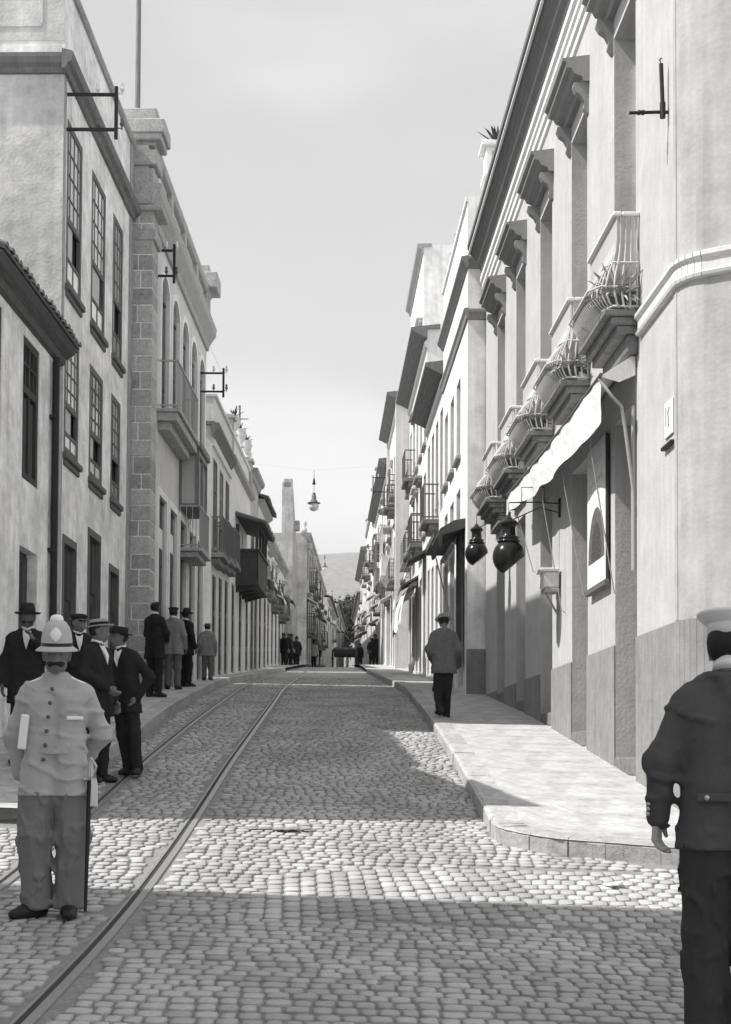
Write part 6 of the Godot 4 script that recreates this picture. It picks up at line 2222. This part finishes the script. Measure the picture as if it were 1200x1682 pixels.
func person(label: String, x: float, z: float, turn: float, H: float, P: Dictionary, up := 0.0, group := "") -> Dictionary:
	var t := thing("person", label, "person", gv(x, z, up), turn, group)
	var s := H / 1.75
	var J := {
		"hl": Vector3(0.088, 0.92, 0), "hr": Vector3(-0.088, 0.92, 0), "kl": Vector3(0.1, 0.5, 0.02), "kr": Vector3(-0.1, 0.5, 0.02), "al": Vector3(0.105, 0.085, -0.02), "ar": Vector3(-0.105, 0.085, -0.02),
		"sl": Vector3(0.178, 1.4, -0.015), "sr": Vector3(-0.178, 1.4, -0.015), "el": Vector3(0.25, 1.15, -0.04), "er": Vector3(-0.25, 1.15, -0.04), "wl": Vector3(0.26, 0.9, 0.05), "wr": Vector3(-0.26, 0.9, 0.05),
		"head": Vector3(0, 1.645, 0.015)}
	for k in P.get("pose", {}):
		J[k] = P.pose[k]
	var lean: Vector3 = P.get("lean", Vector3.ZERO)
	var bend := func(p: Vector3) -> Vector3: return p + lean * clampf((p.y - 0.92) / 0.8, 0.0, 1.2)
	for k in J:
		if k in ["sl", "sr", "el", "er", "wl", "wr", "head"]:
			J[k] = bend.call(J[k])
		J[k] *= s
	var lod: int = P.get("lod", 1)
	var cell: float = [0.0095, 0.017, 0.03, 0.045][lod] * s
	var kk: float = [64.0, 56.0, 40.0, 30.0][lod]
	var W: float = P.get("bulk", 1.0)
	var B3 := func(ax, ay, az, bx, by, bz, ra, rb) -> Array: return [bend.call(Vector3(ax, ay, az)) * s, bend.call(Vector3(bx, by, bz)) * s, ra * s * W, rb * s * W]
	var sd: int = P.get("seed", 1)
	# body: trunk, limbs and neck in one surface, with a finer head and hands
	var body := Mb.new()
	var core := [B3.call(-0.05, 0.95, 0, -0.06, 1.32, 0, 0.062, 0.06), B3.call(0.05, 0.95, 0, 0.06, 1.32, 0, 0.062, 0.06), B3.call(-0.13, 1.39, -0.01, 0.13, 1.39, -0.01, 0.03, 0.03), B3.call(0, 1.36, -0.01, 0, 1.53, -0.015, 0.045, 0.05)]
	for e in ["l", "r"]:
		core.append([J["h" + e], J["k" + e], 0.06 * s, 0.045 * s])
		core.append([J["k" + e], J["a" + e], 0.045 * s, 0.036 * s])
		core.append([J["s" + e], J["e" + e], 0.034 * s, 0.03 * s])
		core.append([J["e" + e], J["w" + e], 0.03 * s, 0.025 * s])
	sdf(body, core, maxf(cell * 1.6, 0.02), 50.0)
	var hb := Basis(Vector3.UP, P.get("look", 0.0)) * Basis(Vector3(1, 0, 0), P.get("nod", 0.0)) * Basis(Vector3(0, 0, 1), P.get("tilt", 0.0))
	var ht := Transform3D(hb * (s * P.get("head_size", 1.0)), J.head)
	sdf(body, head_bones(ht), [0.0046, 0.0085, 0.014, 0.022][lod] * s, [110.0, 90.0, 70.0, 50.0][lod])
	for e in ["l", "r"]:
		var wv: Vector3 = J["w" + e]
		var dn: Vector3 = P.get("hand_" + e, (wv - J["e" + e]))
		var th: Vector3 = P.get("thumb_" + e, Vector3(0, 0.2, 1))
		var pm: Vector3 = P.get("palm_" + e, Vector3(-1 if e == "l" else 1, 0, 0))
		sdf(body, hand_bones(wv, dn, pm, th, s * [1.0, 1.0, 1.1, 1.4][lod], P.get("curl", 0.45)), [0.0042, 0.0075, 0.015, 0.03][lod] * s, [240.0, 160.0, 90.0, 50.0][lod])
	put("body", body.mesh(), P.get("skin", M.skin), t)
	# trousers
	var tr := Mb.new()
	var tb := [[(J.hl + J.hr) * 0.5 + Vector3(-0.05, 0.02, -0.01) * s, (J.hl + J.hr) * 0.5 + Vector3(0.05, 0.02, -0.01) * s, 0.106 * s * W, 0.106 * s * W]]
	var wide: float = P.get("trouser", 1.0)
	for e in ["l", "r"]:
		tb.append([J["h" + e], J["k" + e], 0.092 * s * W * wide, 0.074 * s * wide])
		tb.append([J["k" + e], J["a" + e] + Vector3(0, -0.04, 0.01) * s, 0.074 * s * wide, 0.066 * s * wide])
	var tcut := [[Vector3(0, 1, 0), (P.get("hem", 0.74) + 0.03) * s]]
	if absf(J.al.y - J.ar.y) < 0.03:
		tcut.append([Vector3(0, -1, 0), -0.055 * s])
	sdf(tr, tb, cell, maxf(kk, 64.0) if lod < 2 else kk, tcut, P.get("fold_legs", 0.012), 6.0, sd, 0.55)
	put("trousers", tr.mesh(), P.get("trousers", M.cloth_black), t)
	# jacket
	var jk := Mb.new()
	var hem: float = P.get("hem", 0.74)
	var fl: float = P.get("flare", 1.0)
	var jb := [B3.call(-0.085, 1.33, -0.005, -0.075, 1.08, 0.005, 0.108, 0.1), B3.call(0.085, 1.33, -0.005, 0.075, 1.08, 0.005, 0.108, 0.1), B3.call(-0.14, 1.39, -0.012, 0.14, 1.39, -0.012, 0.064, 0.064), B3.call(0, 1.42, -0.012, 0, 1.5, -0.014, 0.074, 0.066), B3.call(0.05, 1.49, -0.02, 0.14, 1.43, -0.015, 0.045, 0.055), B3.call(-0.05, 1.49, -0.02, -0.14, 1.43, -0.015, 0.045, 0.055),
		B3.call(-0.075, 1.08, 0, -0.1 * fl, hem - 0.06, 0.0, 0.108, 0.128 * fl), B3.call(0.075, 1.08, 0, 0.1 * fl, hem - 0.06, 0.0, 0.108, 0.128 * fl)]
	var sl: float = P.get("sleeve", 1.0)
	for e in ["l", "r"]:
		jb.append([J["s" + e], J["e" + e], 0.06 * s * sl, 0.055 * s * sl])
		jb.append([J["e" + e], J["w" + e], 0.056 * s * sl, 0.046 * s * sl])
	var cuts := [[Vector3(0, 1, 0), (P.get("collar_y", 1.535)) * s]]
	if minf(J.wl.y, J.wr.y) - 0.05 * s > hem * s:
		cuts.append([Vector3(0, -1, 0), -hem * s])
	else:
		cuts.append([Vector3(0, -1, 0), -minf(hem, minf(J.wl.y, J.wr.y) / s - 0.02) * s])
	sdf(jk, jb, cell, kk, cuts, P.get("fold", 0.011), P.get("fold_freq", 6.0), sd + 20, 1.5)
	put("jacket", jk.mesh(), P.get("jacket", M.cloth_black), t)
	# shoes
	for e in ["l", "r"]:
		var a: Vector3 = J["a" + e]
		var toe: Vector3 = P.get("toe_" + e, Vector3(0.25 if e == "l" else -0.25, 0, 1)).normalized()
		var sh := Mb.new()
		var drop: float = a.y - 0.085 * s
		sdf(sh, [[a + Vector3(0, -0.04 * s, 0) - toe * 0.035 * s, a + Vector3(0, -0.048 * s, 0) + toe * 0.09 * s, 0.042 * s, 0.043 * s], [a + Vector3(0, -0.048 * s, 0) + toe * 0.09 * s, a + Vector3(0, -0.055 * s, 0) + toe * 0.17 * s, 0.043 * s, 0.032 * s], [a, a + Vector3(0, -0.03 * s, 0), 0.044 * s, 0.044 * s]], [0.008, 0.012, 0.022, 0.04][lod] * s, 60.0, [[Vector3(0, -1, 0), -drop]])
		put("shoe", sh.mesh(), P.get("shoes", M.leather), t)
	# hair behind and at the sides, then the hat
	if lod < 3:
		var hr := Mb.new()
		var hbn := []
		for q in [[-0.02, 0.03, -0.05, 0.02, 0.03, -0.05, 0.064, 0.064], [-0.04, -0.015, -0.05, 0.04, -0.015, -0.05, 0.034, 0.034], [-0.03, 0.06, 0.0, 0.03, 0.06, 0.0, 0.056, 0.056]]:
			hbn.append([ht * Vector3(q[0], q[1], q[2]), ht * Vector3(q[3], q[4], q[5]), q[6] * ht.basis.x.length(), q[7] * ht.basis.x.length()])
		sdf(hr, hbn, [0.007, 0.011, 0.018, 0.03][lod] * s, 80.0)
		put("hair", hr.mesh(), M.hair, t)
	var hat: String = P.get("hat", "")
	if hat != "":
		make_hat(hat, t, Transform3D(ht.basis * Basis(Vector3(1, 0, 0), P.get("hat_tilt", 0.0)) * P.get("hat_size", 1.0), ht * Vector3(0, P.get("hat_up", 0.055), -0.005)), P)
	if P.get("collar", true) and lod < 3:
		var co := Mb.new()
		co.lathe([Vector2(0.058, -0.02), Vector2(0.068, -0.03), Vector2(0.066, 0.022), Vector2(0.056, 0.022)], 18, Transform3D(Basis(Vector3(1, 0, 0), 0.25) * (s * W), bend.call(Vector3(0, 1.535 + P.get("collar_up", 0.0), -0.008)) * s), 1.0, 1.05)
		put("collar", co.mesh(), M.linen, t)
	if P.get("shirt", false):
		var f := Mb.new()
		var y0 := 1.5
		f.face([bend.call(Vector3(-0.05, y0, 0.05)) * s, bend.call(Vector3(0.05, y0, 0.05)) * s, bend.call(Vector3(0.03, 1.38, 0.125)) * s, bend.call(Vector3(0, 1.28, 0.128)) * s, bend.call(Vector3(-0.03, 1.38, 0.125)) * s], Vector3(0, 1.4, -0.5) * s)
		put("shirt_front", f.mesh(), M.linen, t)
	for e in ["l", "r"]:
		if lod < 2:
			var ey := Mb.new()
			ey.lathe([Vector2(0, -0.011), Vector2(0.01, -0.007), Vector2(0.014, 0), Vector2(0.01, 0.007), Vector2(0, 0.011)], 8, Transform3D(hb * s, ht * Vector3(0.032 if e == "l" else -0.032, 0.006, 0.078)))
			put("eye", ey.mesh(), M.hair, t)
			var bw := Mb.new()
			var sx := 1.0 if e == "l" else -1.0
			bw.tube([ht * Vector3(0.014 * sx, 0.03, 0.089), ht * Vector3(0.032 * sx, 0.036, 0.086), ht * Vector3(0.05 * sx, 0.028, 0.073)], [0.004 * s, 0.006 * s, 0.004 * s], 6)
			put("eyebrow", bw.mesh(), M.hair, t)
	if P.get("moustache", false):
		var mo := Mb.new()
		var mb := []
		for q in [[0.004, -0.043, 0.097, 0.035, -0.055, 0.085], [-0.004, -0.043, 0.097, -0.035, -0.055, 0.085], [0.035, -0.055, 0.085, 0.05, -0.05, 0.075], [-0.035, -0.055, 0.085, -0.05, -0.05, 0.075]]:
			mb.append([ht * Vector3(q[0], q[1], q[2]), ht * Vector3(q[3], q[4], q[5]), 0.015 * s, 0.009 * s])
		sdf(mo, mb, [0.004, 0.006, 0.01, 0.02][lod] * s, 150.0)
		put("moustache", mo.mesh(), M.hair, t)
	return {"o": t, "J": J, "s": s, "ht": ht}

func make_hat(kind: String, t: Node3D, at: Transform3D, P: Dictionary):
	var b := Mb.new()
	var d := Mb.new()
	var m: Material = P.get("hat_mat", M.felt_dark)
	match kind:
		"fedora":
			b.lathe([Vector2(0, 0.105), Vector2(0.03, 0.102), Vector2(0.06, 0.115), Vector2(0.075, 0.105), Vector2(0.086, 0.06), Vector2(0.092, 0.01), Vector2(0.095, 0.004), Vector2(0.14, -0.002), Vector2(0.155, 0.008), Vector2(0.156, 0.002), Vector2(0.14, -0.01), Vector2(0.09, -0.006), Vector2(0, 0.0)], 28, at, 0.95, 1.12)
			d.lathe([Vector2(0.0935, 0.008), Vector2(0.0915, 0.034)], 28, at, 0.95, 1.12)
			put("hat", b.mesh(), m, t)
			put("hat_band", d.mesh(), M.cloth_black, t)
		"boater":
			b.lathe([Vector2(0, 0.078), Vector2(0.088, 0.078), Vector2(0.092, 0.074), Vector2(0.092, 0.074), Vector2(0.092, 0.008), Vector2(0.092, 0.008), Vector2(0.15, 0.006), Vector2(0.152, 0.001), Vector2(0.15, -0.003), Vector2(0.08, -0.002), Vector2(0, 0.0)], 28, at, 0.97, 1.12)
			d.lathe([Vector2(0.0935, 0.008), Vector2(0.0935, 0.045)], 28, at, 0.97, 1.12)
			put("hat", b.mesh(), m, t)
			put("hat_band", d.mesh(), P.get("band_mat", M.cloth_black), t)
		"cap":
			b.lathe([Vector2(0, 0.07), Vector2(0.07, 0.066), Vector2(0.105, 0.05), Vector2(0.115, 0.035), Vector2(0.1, 0.015), Vector2(0.09, -0.005), Vector2(0, 0.0)], 24, at, 0.98, 1.12)
			d.extr(PackedVector2Array([Vector2(0.07, -0.004), Vector2(0.13, -0.02), Vector2(0.15, -0.03), Vector2(0.148, -0.036), Vector2(0.07, -0.014)]), -0.06, 0.06, at)
			put("hat", b.mesh(), m, t)
			put("peak", d.mesh(), M.leather, t)
		"peaked":
			b.lathe([Vector2(0, 0.098), Vector2(0.06, 0.1), Vector2(0.122, 0.096), Vector2(0.134, 0.088), Vector2(0.132, 0.078), Vector2(0.1, 0.05), Vector2(0.094, 0.045), Vector2(0.094, 0.045), Vector2(0.092, -0.012), Vector2(0, 0.0)], 32, at, 1.0, 1.12)
			d.extr(PackedVector2Array([Vector2(0.09, 0.0), Vector2(0.14, -0.02), Vector2(0.155, -0.035), Vector2(0.152, -0.04), Vector2(0.09, -0.012)]), -0.07, 0.07, at)
			put("hat", b.mesh(), m, t)
			put("peak", d.mesh(), M.leather, t)
		"helmet":
			b.lathe([Vector2(0, 0.215), Vector2(0.035, 0.211), Vector2(0.072, 0.192), Vector2(0.1, 0.152), Vector2(0.117, 0.1), Vector2(0.123, 0.05), Vector2(0.124, 0.005), Vector2(0.14, -0.006), Vector2(0.166, -0.026), Vector2(0.17, -0.034), Vector2(0.164, -0.036), Vector2(0.12, -0.014), Vector2(0, 0.0)], 36, at, 0.97, 1.15)
			d.lathe([Vector2(0.127, 0.0), Vector2(0.1255, 0.016), Vector2(0.122, 0.04), Vector2(0.119, 0.04)], 36, at, 0.97, 1.15)
			put("helmet", b.mesh(), m, t)
			put("helmet_band", d.mesh(), M.leather, t)
			var k := Mb.new()
			k.lathe([Vector2(0.05, 0.2), Vector2(0.052, 0.212), Vector2(0.044, 0.236), Vector2(0.022, 0.247), Vector2(0, 0.249)], 18, at)
			put("helmet_knob", k.mesh(), M.badge_white, t)
			var g := Mb.new()
			var bt := at * Transform3D(Basis(Vector3(1, 0, 0), -0.2), Vector3(0.004, 0.098, 0.128))
			for r in [[0.05, 0.0, 0.006], [0.034, 0.006, 0.012]]:
				var pts := []
				for i in 16:
					var a := TAU * i / 16.0
					var rr: float = r[0] * (1.0 - 0.16 * absf(sin(a * 2.0)))
					pts.append(Vector3(cos(a) * rr * 0.92, sin(a) * rr * 1.15, 0))
				for i in 16:
					g.quad(bt * (pts[i] + Vector3(0, 0, r[1])), bt * (pts[(i + 1) % 16] + Vector3(0, 0, r[1])), bt * (pts[(i + 1) % 16] * 0.9 + Vector3(0, 0, r[2])), bt * (pts[i] * 0.9 + Vector3(0, 0, r[2])))
					g.tri(bt * (pts[i] * 0.9 + Vector3(0, 0, r[2])), bt * (pts[(i + 1) % 16] * 0.9 + Vector3(0, 0, r[2])), bt * Vector3(0, 0, r[2] + 0.003))
			put("badge", g.mesh(), M.badge_white, t)

func build_people():
	policeman()
	officer()
	passers()

func policeman():
	var R := person("moustached policeman in pale uniform and tall helmet, standing on the tram track", -1.86, 8.84, 0.06, 1.75, {
		"lod": 0, "seed": 3, "bulk": 0.97, "jacket": M.khaki, "trousers": M.khaki_dark, "trouser": 1.34, "hem": 0.76, "flare": 1.1, "sleeve": 1.06, "fold": 0.014, "fold_freq": 3.0, "fold_legs": 0.016, "hat_up": 0.058, "hat_size": 0.81, "collar": false, "collar_y": 1.545,
		"moustache": true, "hat": "helmet", "hat_mat": M.khaki_helmet, "hat_tilt": 0.06, "nod": 0.07, "look": 0.05, "curl": 0.9, "skin": M.skin,
		"pose": {"el": Vector3(0.275, 1.15, -0.1), "wl": Vector3(0.13, 0.97, -0.22), "er": Vector3(-0.265, 1.14, -0.06), "wr": Vector3(-0.24, 0.9, -0.1), "hl": Vector3(0.1, 0.92, 0.0), "hr": Vector3(-0.1, 0.92, 0.0), "kl": Vector3(0.115, 0.5, 0.02), "kr": Vector3(-0.12, 0.5, 0.03), "al": Vector3(0.095, 0.085, -0.01), "ar": Vector3(-0.105, 0.085, 0.0)},
		"hand_l": Vector3(-0.9, -0.4, 0.0), "thumb_l": Vector3(0, 1, 0), "palm_l": Vector3(0, 0, -1), "hand_r": Vector3(0.5, -0.8, -0.1), "toe_r": Vector3(-0.75, 0, 0.7), "toe_l": Vector3(0.1, 0, 1)})
	var t: Node3D = R.o
	var s: float = R.s
	# buttons down the front, pocket with its pale edge, belt fold, shoulder straps, baton case
	for i in 6:
		var y := 1.43 - i * 0.088
		var b := Mb.new()
		b.lathe([Vector2(0, 0.012), Vector2(0.01, 0.01), Vector2(0.014, 0.003), Vector2(0.013, 0)], 10, Transform3D(Basis(Vector3(1, 0, 0), Vector3(0, 0, 1), Vector3(0, -1, 0)), Vector3(-0.012 - i * 0.009, y, [0.101, 0.124, 0.13, 0.128, 0.122, 0.12][i]) * s))
		put("button", b.mesh(), M.button_dark, t)
	var pk := Mb.new()
	pk.bevel(Vector3(0.055, 1.235, 0.1), Vector3(0.16, 1.26, 0.132), 0.006, Transform3D(Basis(Vector3.UP, 0.2) * s, Vector3.ZERO))
	put("pocket_edge", pk.mesh(), M.badge_white, t)
	for e in [-1, 1]:
		var ep := Mb.new()
		ep.bevel(Vector3(-0.05, -0.008, -0.03), Vector3(0.05, 0.008, 0.03), 0.006, Transform3D(Basis(Vector3(0, 0, 1), -0.42 * e) * s, Vector3(0.135 * e, 1.486, -0.01) * s))
		put("shoulder_strap", ep.mesh(), M.badge_white, t)
	var ca := Mb.new()
	ca.bevel(Vector3(-0.025, -0.11, -0.02), Vector3(0.025, 0.11, 0.02), 0.008, Transform3D(Basis(Vector3(0, 0, 1), -0.1) * s, Vector3(-0.185, 1.16, 0.105) * s))
	put("whistle_case", ca.mesh(), M.badge_white, t)
	var bl := Mb.new()
	for i in 20:
		var a0 := TAU * i / 20.0
		var a1 := TAU * (i + 1) / 20.0
		var f := func(a: float, y: float) -> Vector3: return Vector3(cos(a) * 0.193, y + 0.006 * sin(a * 3.0), sin(a) * 0.121 + 0.004) * s * 1.03
		bl.quad(f.call(a0, 1.0), f.call(a0, 1.03), f.call(a1, 1.03), f.call(a1, 1.0))
	put("belt", bl.mesh(), M.khaki, t)
	for e in ["al", "ar"]:
		var sp := Mb.new()
		sp.lathe([Vector2(0.062, -0.035), Vector2(0.075, -0.03), Vector2(0.07, 0.03), Vector2(0.05, 0.04)], 16, Transform3D(Basis() * s, R.J[e] + Vector3(0, 0.0, 0.012)), 0.9, 1.1)
		put("spat", sp.mesh(), M.khaki, t)
	# sabre hung from the belt on the left
	var sw := Mb.new()
	sw.tube([Vector3(0.225, 0.86, 0.1) * s, Vector3(0.222, 0.5, 0.13) * s, Vector3(0.215, 0.05, 0.15) * s], [0.016, 0.014, 0.01], 8)
	put("scabbard", sw.mesh(), M.leather, t)
	var hl := Mb.new()
	hl.tube([Vector3(0.225, 0.86, 0.1) * s, Vector3(0.228, 1.0, 0.09) * s], 0.015, 8)
	hl.tube([Vector3(0.225, 0.87, 0.11) * s, Vector3(0.262, 0.885, 0.14) * s, Vector3(0.27, 0.95, 0.145) * s, Vector3(0.232, 1.0, 0.1) * s], 0.01, 6)
	hl.tube([Vector3(0.225, 0.87, 0.1) * s, Vector3(0.19, 0.865, 0.12) * s], 0.01, 6)
	put("hilt", hl.mesh(), M.brass, t)
	var tz := Mb.new()
	for i in 6:
		tz.tube([Vector3(0.24, 0.98, 0.12) * s, Vector3(0.245 + 0.006 * i, 0.84, 0.135) * s, Vector3(0.238 + 0.008 * i, 0.7, 0.13 + 0.004 * i) * s], 0.006, 4)
	put("sword_knot", tz.mesh(), M.linen, t)

func officer():
	var R := person("officer in dark uniform and white topped cap, from behind at the right edge", 1.63, 6.0, PI - 0.28, 1.9, {
		"lod": 0, "seed": 8, "bulk": 1.05, "jacket": M.cloth_navy, "trousers": M.cloth_navy_dark, "trouser": 1.2, "hem": 0.83, "flare": 0.9, "sleeve": 1.0, "fold": 0.016, "fold_freq": 3.0, "fold_legs": 0.018, "collar": true,
		"hat": "peaked", "hat_mat": M.linen, "look": -0.15, "nod": 0.12, "curl": 0.7, "skin": M.skin_pale, "collar_up": 0.02,
		"pose": {"head": Vector3(0, 1.615, 0.02), "sl": Vector3(0.178, 1.4, -0.01), "el": Vector3(0.268, 1.18, -0.04), "wl": Vector3(0.285, 0.955, 0.01), "er": Vector3(-0.28, 1.13, 0.02), "wr": Vector3(-0.2, 0.98, 0.22)},
		"thumb_l": Vector3(-0.2, 0, 1), "palm_l": Vector3(-1, 0, 0)})
	var t: Node3D = R.o
	var s: float = R.s
	# buttons on the cuff and a half belt across the back
	for i in 4:
		var b := Mb.new()
		b.lathe([Vector2(0, 0.008), Vector2(0.008, 0.006), Vector2(0.01, 0)], 8, Transform3D(Basis(Vector3(0, 1, 0), Vector3(0.7, 0, -0.7), Vector3(-0.7, 0, -0.7)), R.J.wl.lerp(R.J.el, 0.06 + 0.09 * i) + Vector3(0.036, 0, -0.036) * s))
		put("cuff_button", b.mesh(), M.brass, t)
	var st := Mb.new()
	st.bevel(Vector3(-0.13, 1.02, -0.137), Vector3(0.13, 1.055, -0.118), 0.006, Transform3D(Basis() * s, Vector3.ZERO))
	put("half_belt", st.mesh(), M.cloth_navy, t)
	var tb := Mb.new()
	for e in [-0.09, 0.09]:
		tb.lathe([Vector2(0, 0.008), Vector2(0.01, 0.006), Vector2(0.012, 0)], 10, Transform3D(Basis(Vector3(1, 0, 0), Vector3(0, 0, -1), Vector3(0, 1, 0)), Vector3(e, 1.038, -0.138) * s))
	put("belt_button", tb.mesh(), M.brass, t)

func passers():
	# the men waiting by the left kerb
	var R := person("man in a dark suit and felt hat with a pipe at the far left edge", -3.50, 15.1, 0.12, 1.68, {"lod": 1, "seed": 11, "hem": 0.68, "hat": "fedora", "hat_tilt": 0.05, "shirt": true, "look": 0.1, "moustache": true, "skin": M.skin_dark,
		"pose": {"el": Vector3(0.27, 1.16, -0.05), "wl": Vector3(0.1, 1.36, 0.2)}, "hand_l": Vector3(-0.4, 0.8, 0.1), "thumb_l": Vector3(0, 0.3, 1)}, 0.14)
	var pi := Mb.new()
	var ht: Transform3D = R.ht
	pi.tube([ht * Vector3(0.02, -0.06, 0.1), ht * Vector3(0.05, -0.075, 0.17), ht * Vector3(0.055, -0.05, 0.175)], [0.006, 0.008, 0.014], 6)
	put("pipe", pi.mesh(), M.dark_wood, R.o)
	person("man in a dark cap half hidden behind the policeman", -3.2, 16.4, 0.3, 1.6, {"lod": 1, "seed": 12, "hem": 0.7, "hat": "cap", "look": 0.4, "shirt": true}, 0.12)
	person("man in a dark suit and banded straw hat looking up the street, beside the policeman", -2.70, 14.9, 1.15, 1.71, {"lod": 1, "seed": 13, "hem": 0.72, "hat": "boater", "hat_mat": M.straw, "look": 0.3, "shirt": true, "hat_tilt": -0.12, "skin": M.skin,
		"pose": {"er": Vector3(-0.26, 1.17, 0.0), "wr": Vector3(-0.12, 1.02, 0.2)}})
	person("young man in a black suit and dark boater with one hand in his pocket", -2.50, 15.5, -0.35, 1.62, {"lod": 1, "seed": 14, "hem": 0.74, "hat": "boater", "hat_mat": M.felt_dark, "look": -0.5, "tilt": -0.1, "lean": Vector3(-0.1, 0, 0.0), "shirt": true, "hat_tilt": -0.1, "skin": M.skin,
		"pose": {"el": Vector3(0.33, 1.17, -0.06), "wl": Vector3(0.19, 0.93, 0.04), "kl": Vector3(0.14, 0.5, 0.03), "al": Vector3(0.2, 0.085, 0.04), "kr": Vector3(-0.02, 0.5, 0.0), "ar": Vector3(0.05, 0.085, -0.05)}})
	person("man in a black suit leaning by the dark stone pier, his back turned", -3.56, 25.3, 2.5, 1.73, {"lod": 1, "seed": 15, "hem": 0.7, "hat": "", "lean": Vector3(0.06, 0, 0.08), "skin": M.skin_dark,
		"pose": {"el": Vector3(0.25, 1.17, 0.04), "wl": Vector3(0.12, 1.08, 0.2), "er": Vector3(-0.25, 1.17, 0.04), "wr": Vector3(-0.12, 1.06, 0.2)}}, 0.14)
	person("broad man in a grey jacket and cap standing with his back turned, left pavement", -3.62, 28.4, PI - 0.15, 1.66, {"lod": 1, "seed": 16, "hem": 0.74, "bulk": 1.1, "hat": "cap", "jacket": M.cloth_grey_light, "trousers": M.cloth_grey, "skin": M.skin_dark}, 0.14)
	person("man in black partly hidden by the man in the grey jacket", -3.50, 29.6, 2.4, 1.62, {"lod": 1, "seed": 17, "hem": 0.72, "hat": "fedora", "pose": {"el": Vector3(0.3, 1.2, 0.05), "wl": Vector3(0.15, 1.1, 0.2)}}, 0.14)
	person("boy in a pale jacket and straw hat walking up the left pavement", -3.46, 33.6, PI, 1.36, {"lod": 1, "seed": 18, "hem": 0.76, "hat": "boater", "hat_mat": M.straw, "jacket": M.cloth_grey_light, "trousers": M.cloth_grey, "pose": {"kl": Vector3(0.09, 0.5, 0.08), "al": Vector3(0.09, 0.085, 0.03)}}, 0.14)
	# the walker on the right pavement
	person("man in a grey jacket and straw hat walking away on the right pavement", 1.49, 22.4, PI + 0.12, 1.64, {"lod": 1, "seed": 19, "hem": 0.76, "bulk": 1.04, "hat": "boater", "hat_mat": M.straw, "band_mat": M.cloth_grey, "jacket": M.cloth_grey, "trousers": M.cloth_black, "nod": 0.28, "fold": 0.014, "lean": Vector3(0, 0, 0.05),
		"pose": {"el": Vector3(0.27, 1.17, -0.04), "wl": Vector3(0.2, 1.02, 0.17), "er": Vector3(-0.27, 1.17, -0.04), "wr": Vector3(-0.2, 1.02, 0.17), "kl": Vector3(0.1, 0.5, 0.08), "al": Vector3(0.1, 0.14, -0.2), "kr": Vector3(-0.07, 0.5, 0.08), "ar": Vector3(-0.06, 0.085, 0.1)}}, 0.14)
	# small figures up the street
	var far := [
		["man in black at the left end of the far group by the kerb", -3.28, 68.0, 2.6, 1.5, "fedora", M.cloth_black, M.cloth_black, 0.14],
		["man in a cap, second from left in the far group by the kerb", -3.1, 69.0, 0.6, 1.52, "cap", M.cloth_black, M.cloth_black, 0.14],
		["man in dark jacket in the middle of the far group by the kerb", -2.95, 68.4, 1.9, 1.48, "fedora", M.cloth_navy_dark, M.cloth_black, 0.14],
		["man in black at the right end of the far group by the kerb", -2.72, 69.6, 3.4, 1.5, "fedora", M.cloth_black, M.cloth_black, 0.0],
		["man in a pale jacket and dark trousers walking in the road far up the street", -2.2, 82.0, PI, 1.5, "fedora", M.cloth_pale, M.cloth_black, 0.0],
		["dark figure by the left kerb just past the man in the pale jacket", -2.3, 96.0, PI, 1.6, "cap", M.cloth_black, M.cloth_black, 0.1],
		["small dark figure in the left half of the road near the cart", -2.1, 112.0, 0.3, 1.6, "cap", M.cloth_black, M.cloth_grey, 0.0],
		["small figure in the road between the cart and the left houses", -1.75, 122.0, 2.0, 1.6, "fedora", M.cloth_grey, M.cloth_black, 0.0],
		["dark figure at the right kerb far up the street, beyond the cart", 0.66, 104.0, PI, 1.62, "fedora", M.cloth_black, M.cloth_black, 0.1],
		["dark figure standing in the sun against the right hand house fronts", 1.36, 79.0, PI, 1.7, "fedora", M.cloth_black, M.cloth_black, 0.14],
		["second dark figure close to the right hand house fronts, a little farther", 1.26, 86.0, 0.4, 1.66, "cap", M.cloth_black, M.cloth_black, 0.14]]
	var i := 0
	for q in far:
		i += 1
		person(q[0], q[1], q[2], q[3], q[4], {"lod": 2 if q[2] < 65.0 else 3, "seed": 30 + i, "hat": q[5], "jacket": q[6], "trousers": q[7], "fold": 0.0, "hem": 0.7 + 0.02 * (i % 3), "pose": {"kl": Vector3(0.1, 0.5, 0.05), "al": Vector3(0.1, 0.085, -0.06 + 0.04 * (i % 3))}}, q[8])
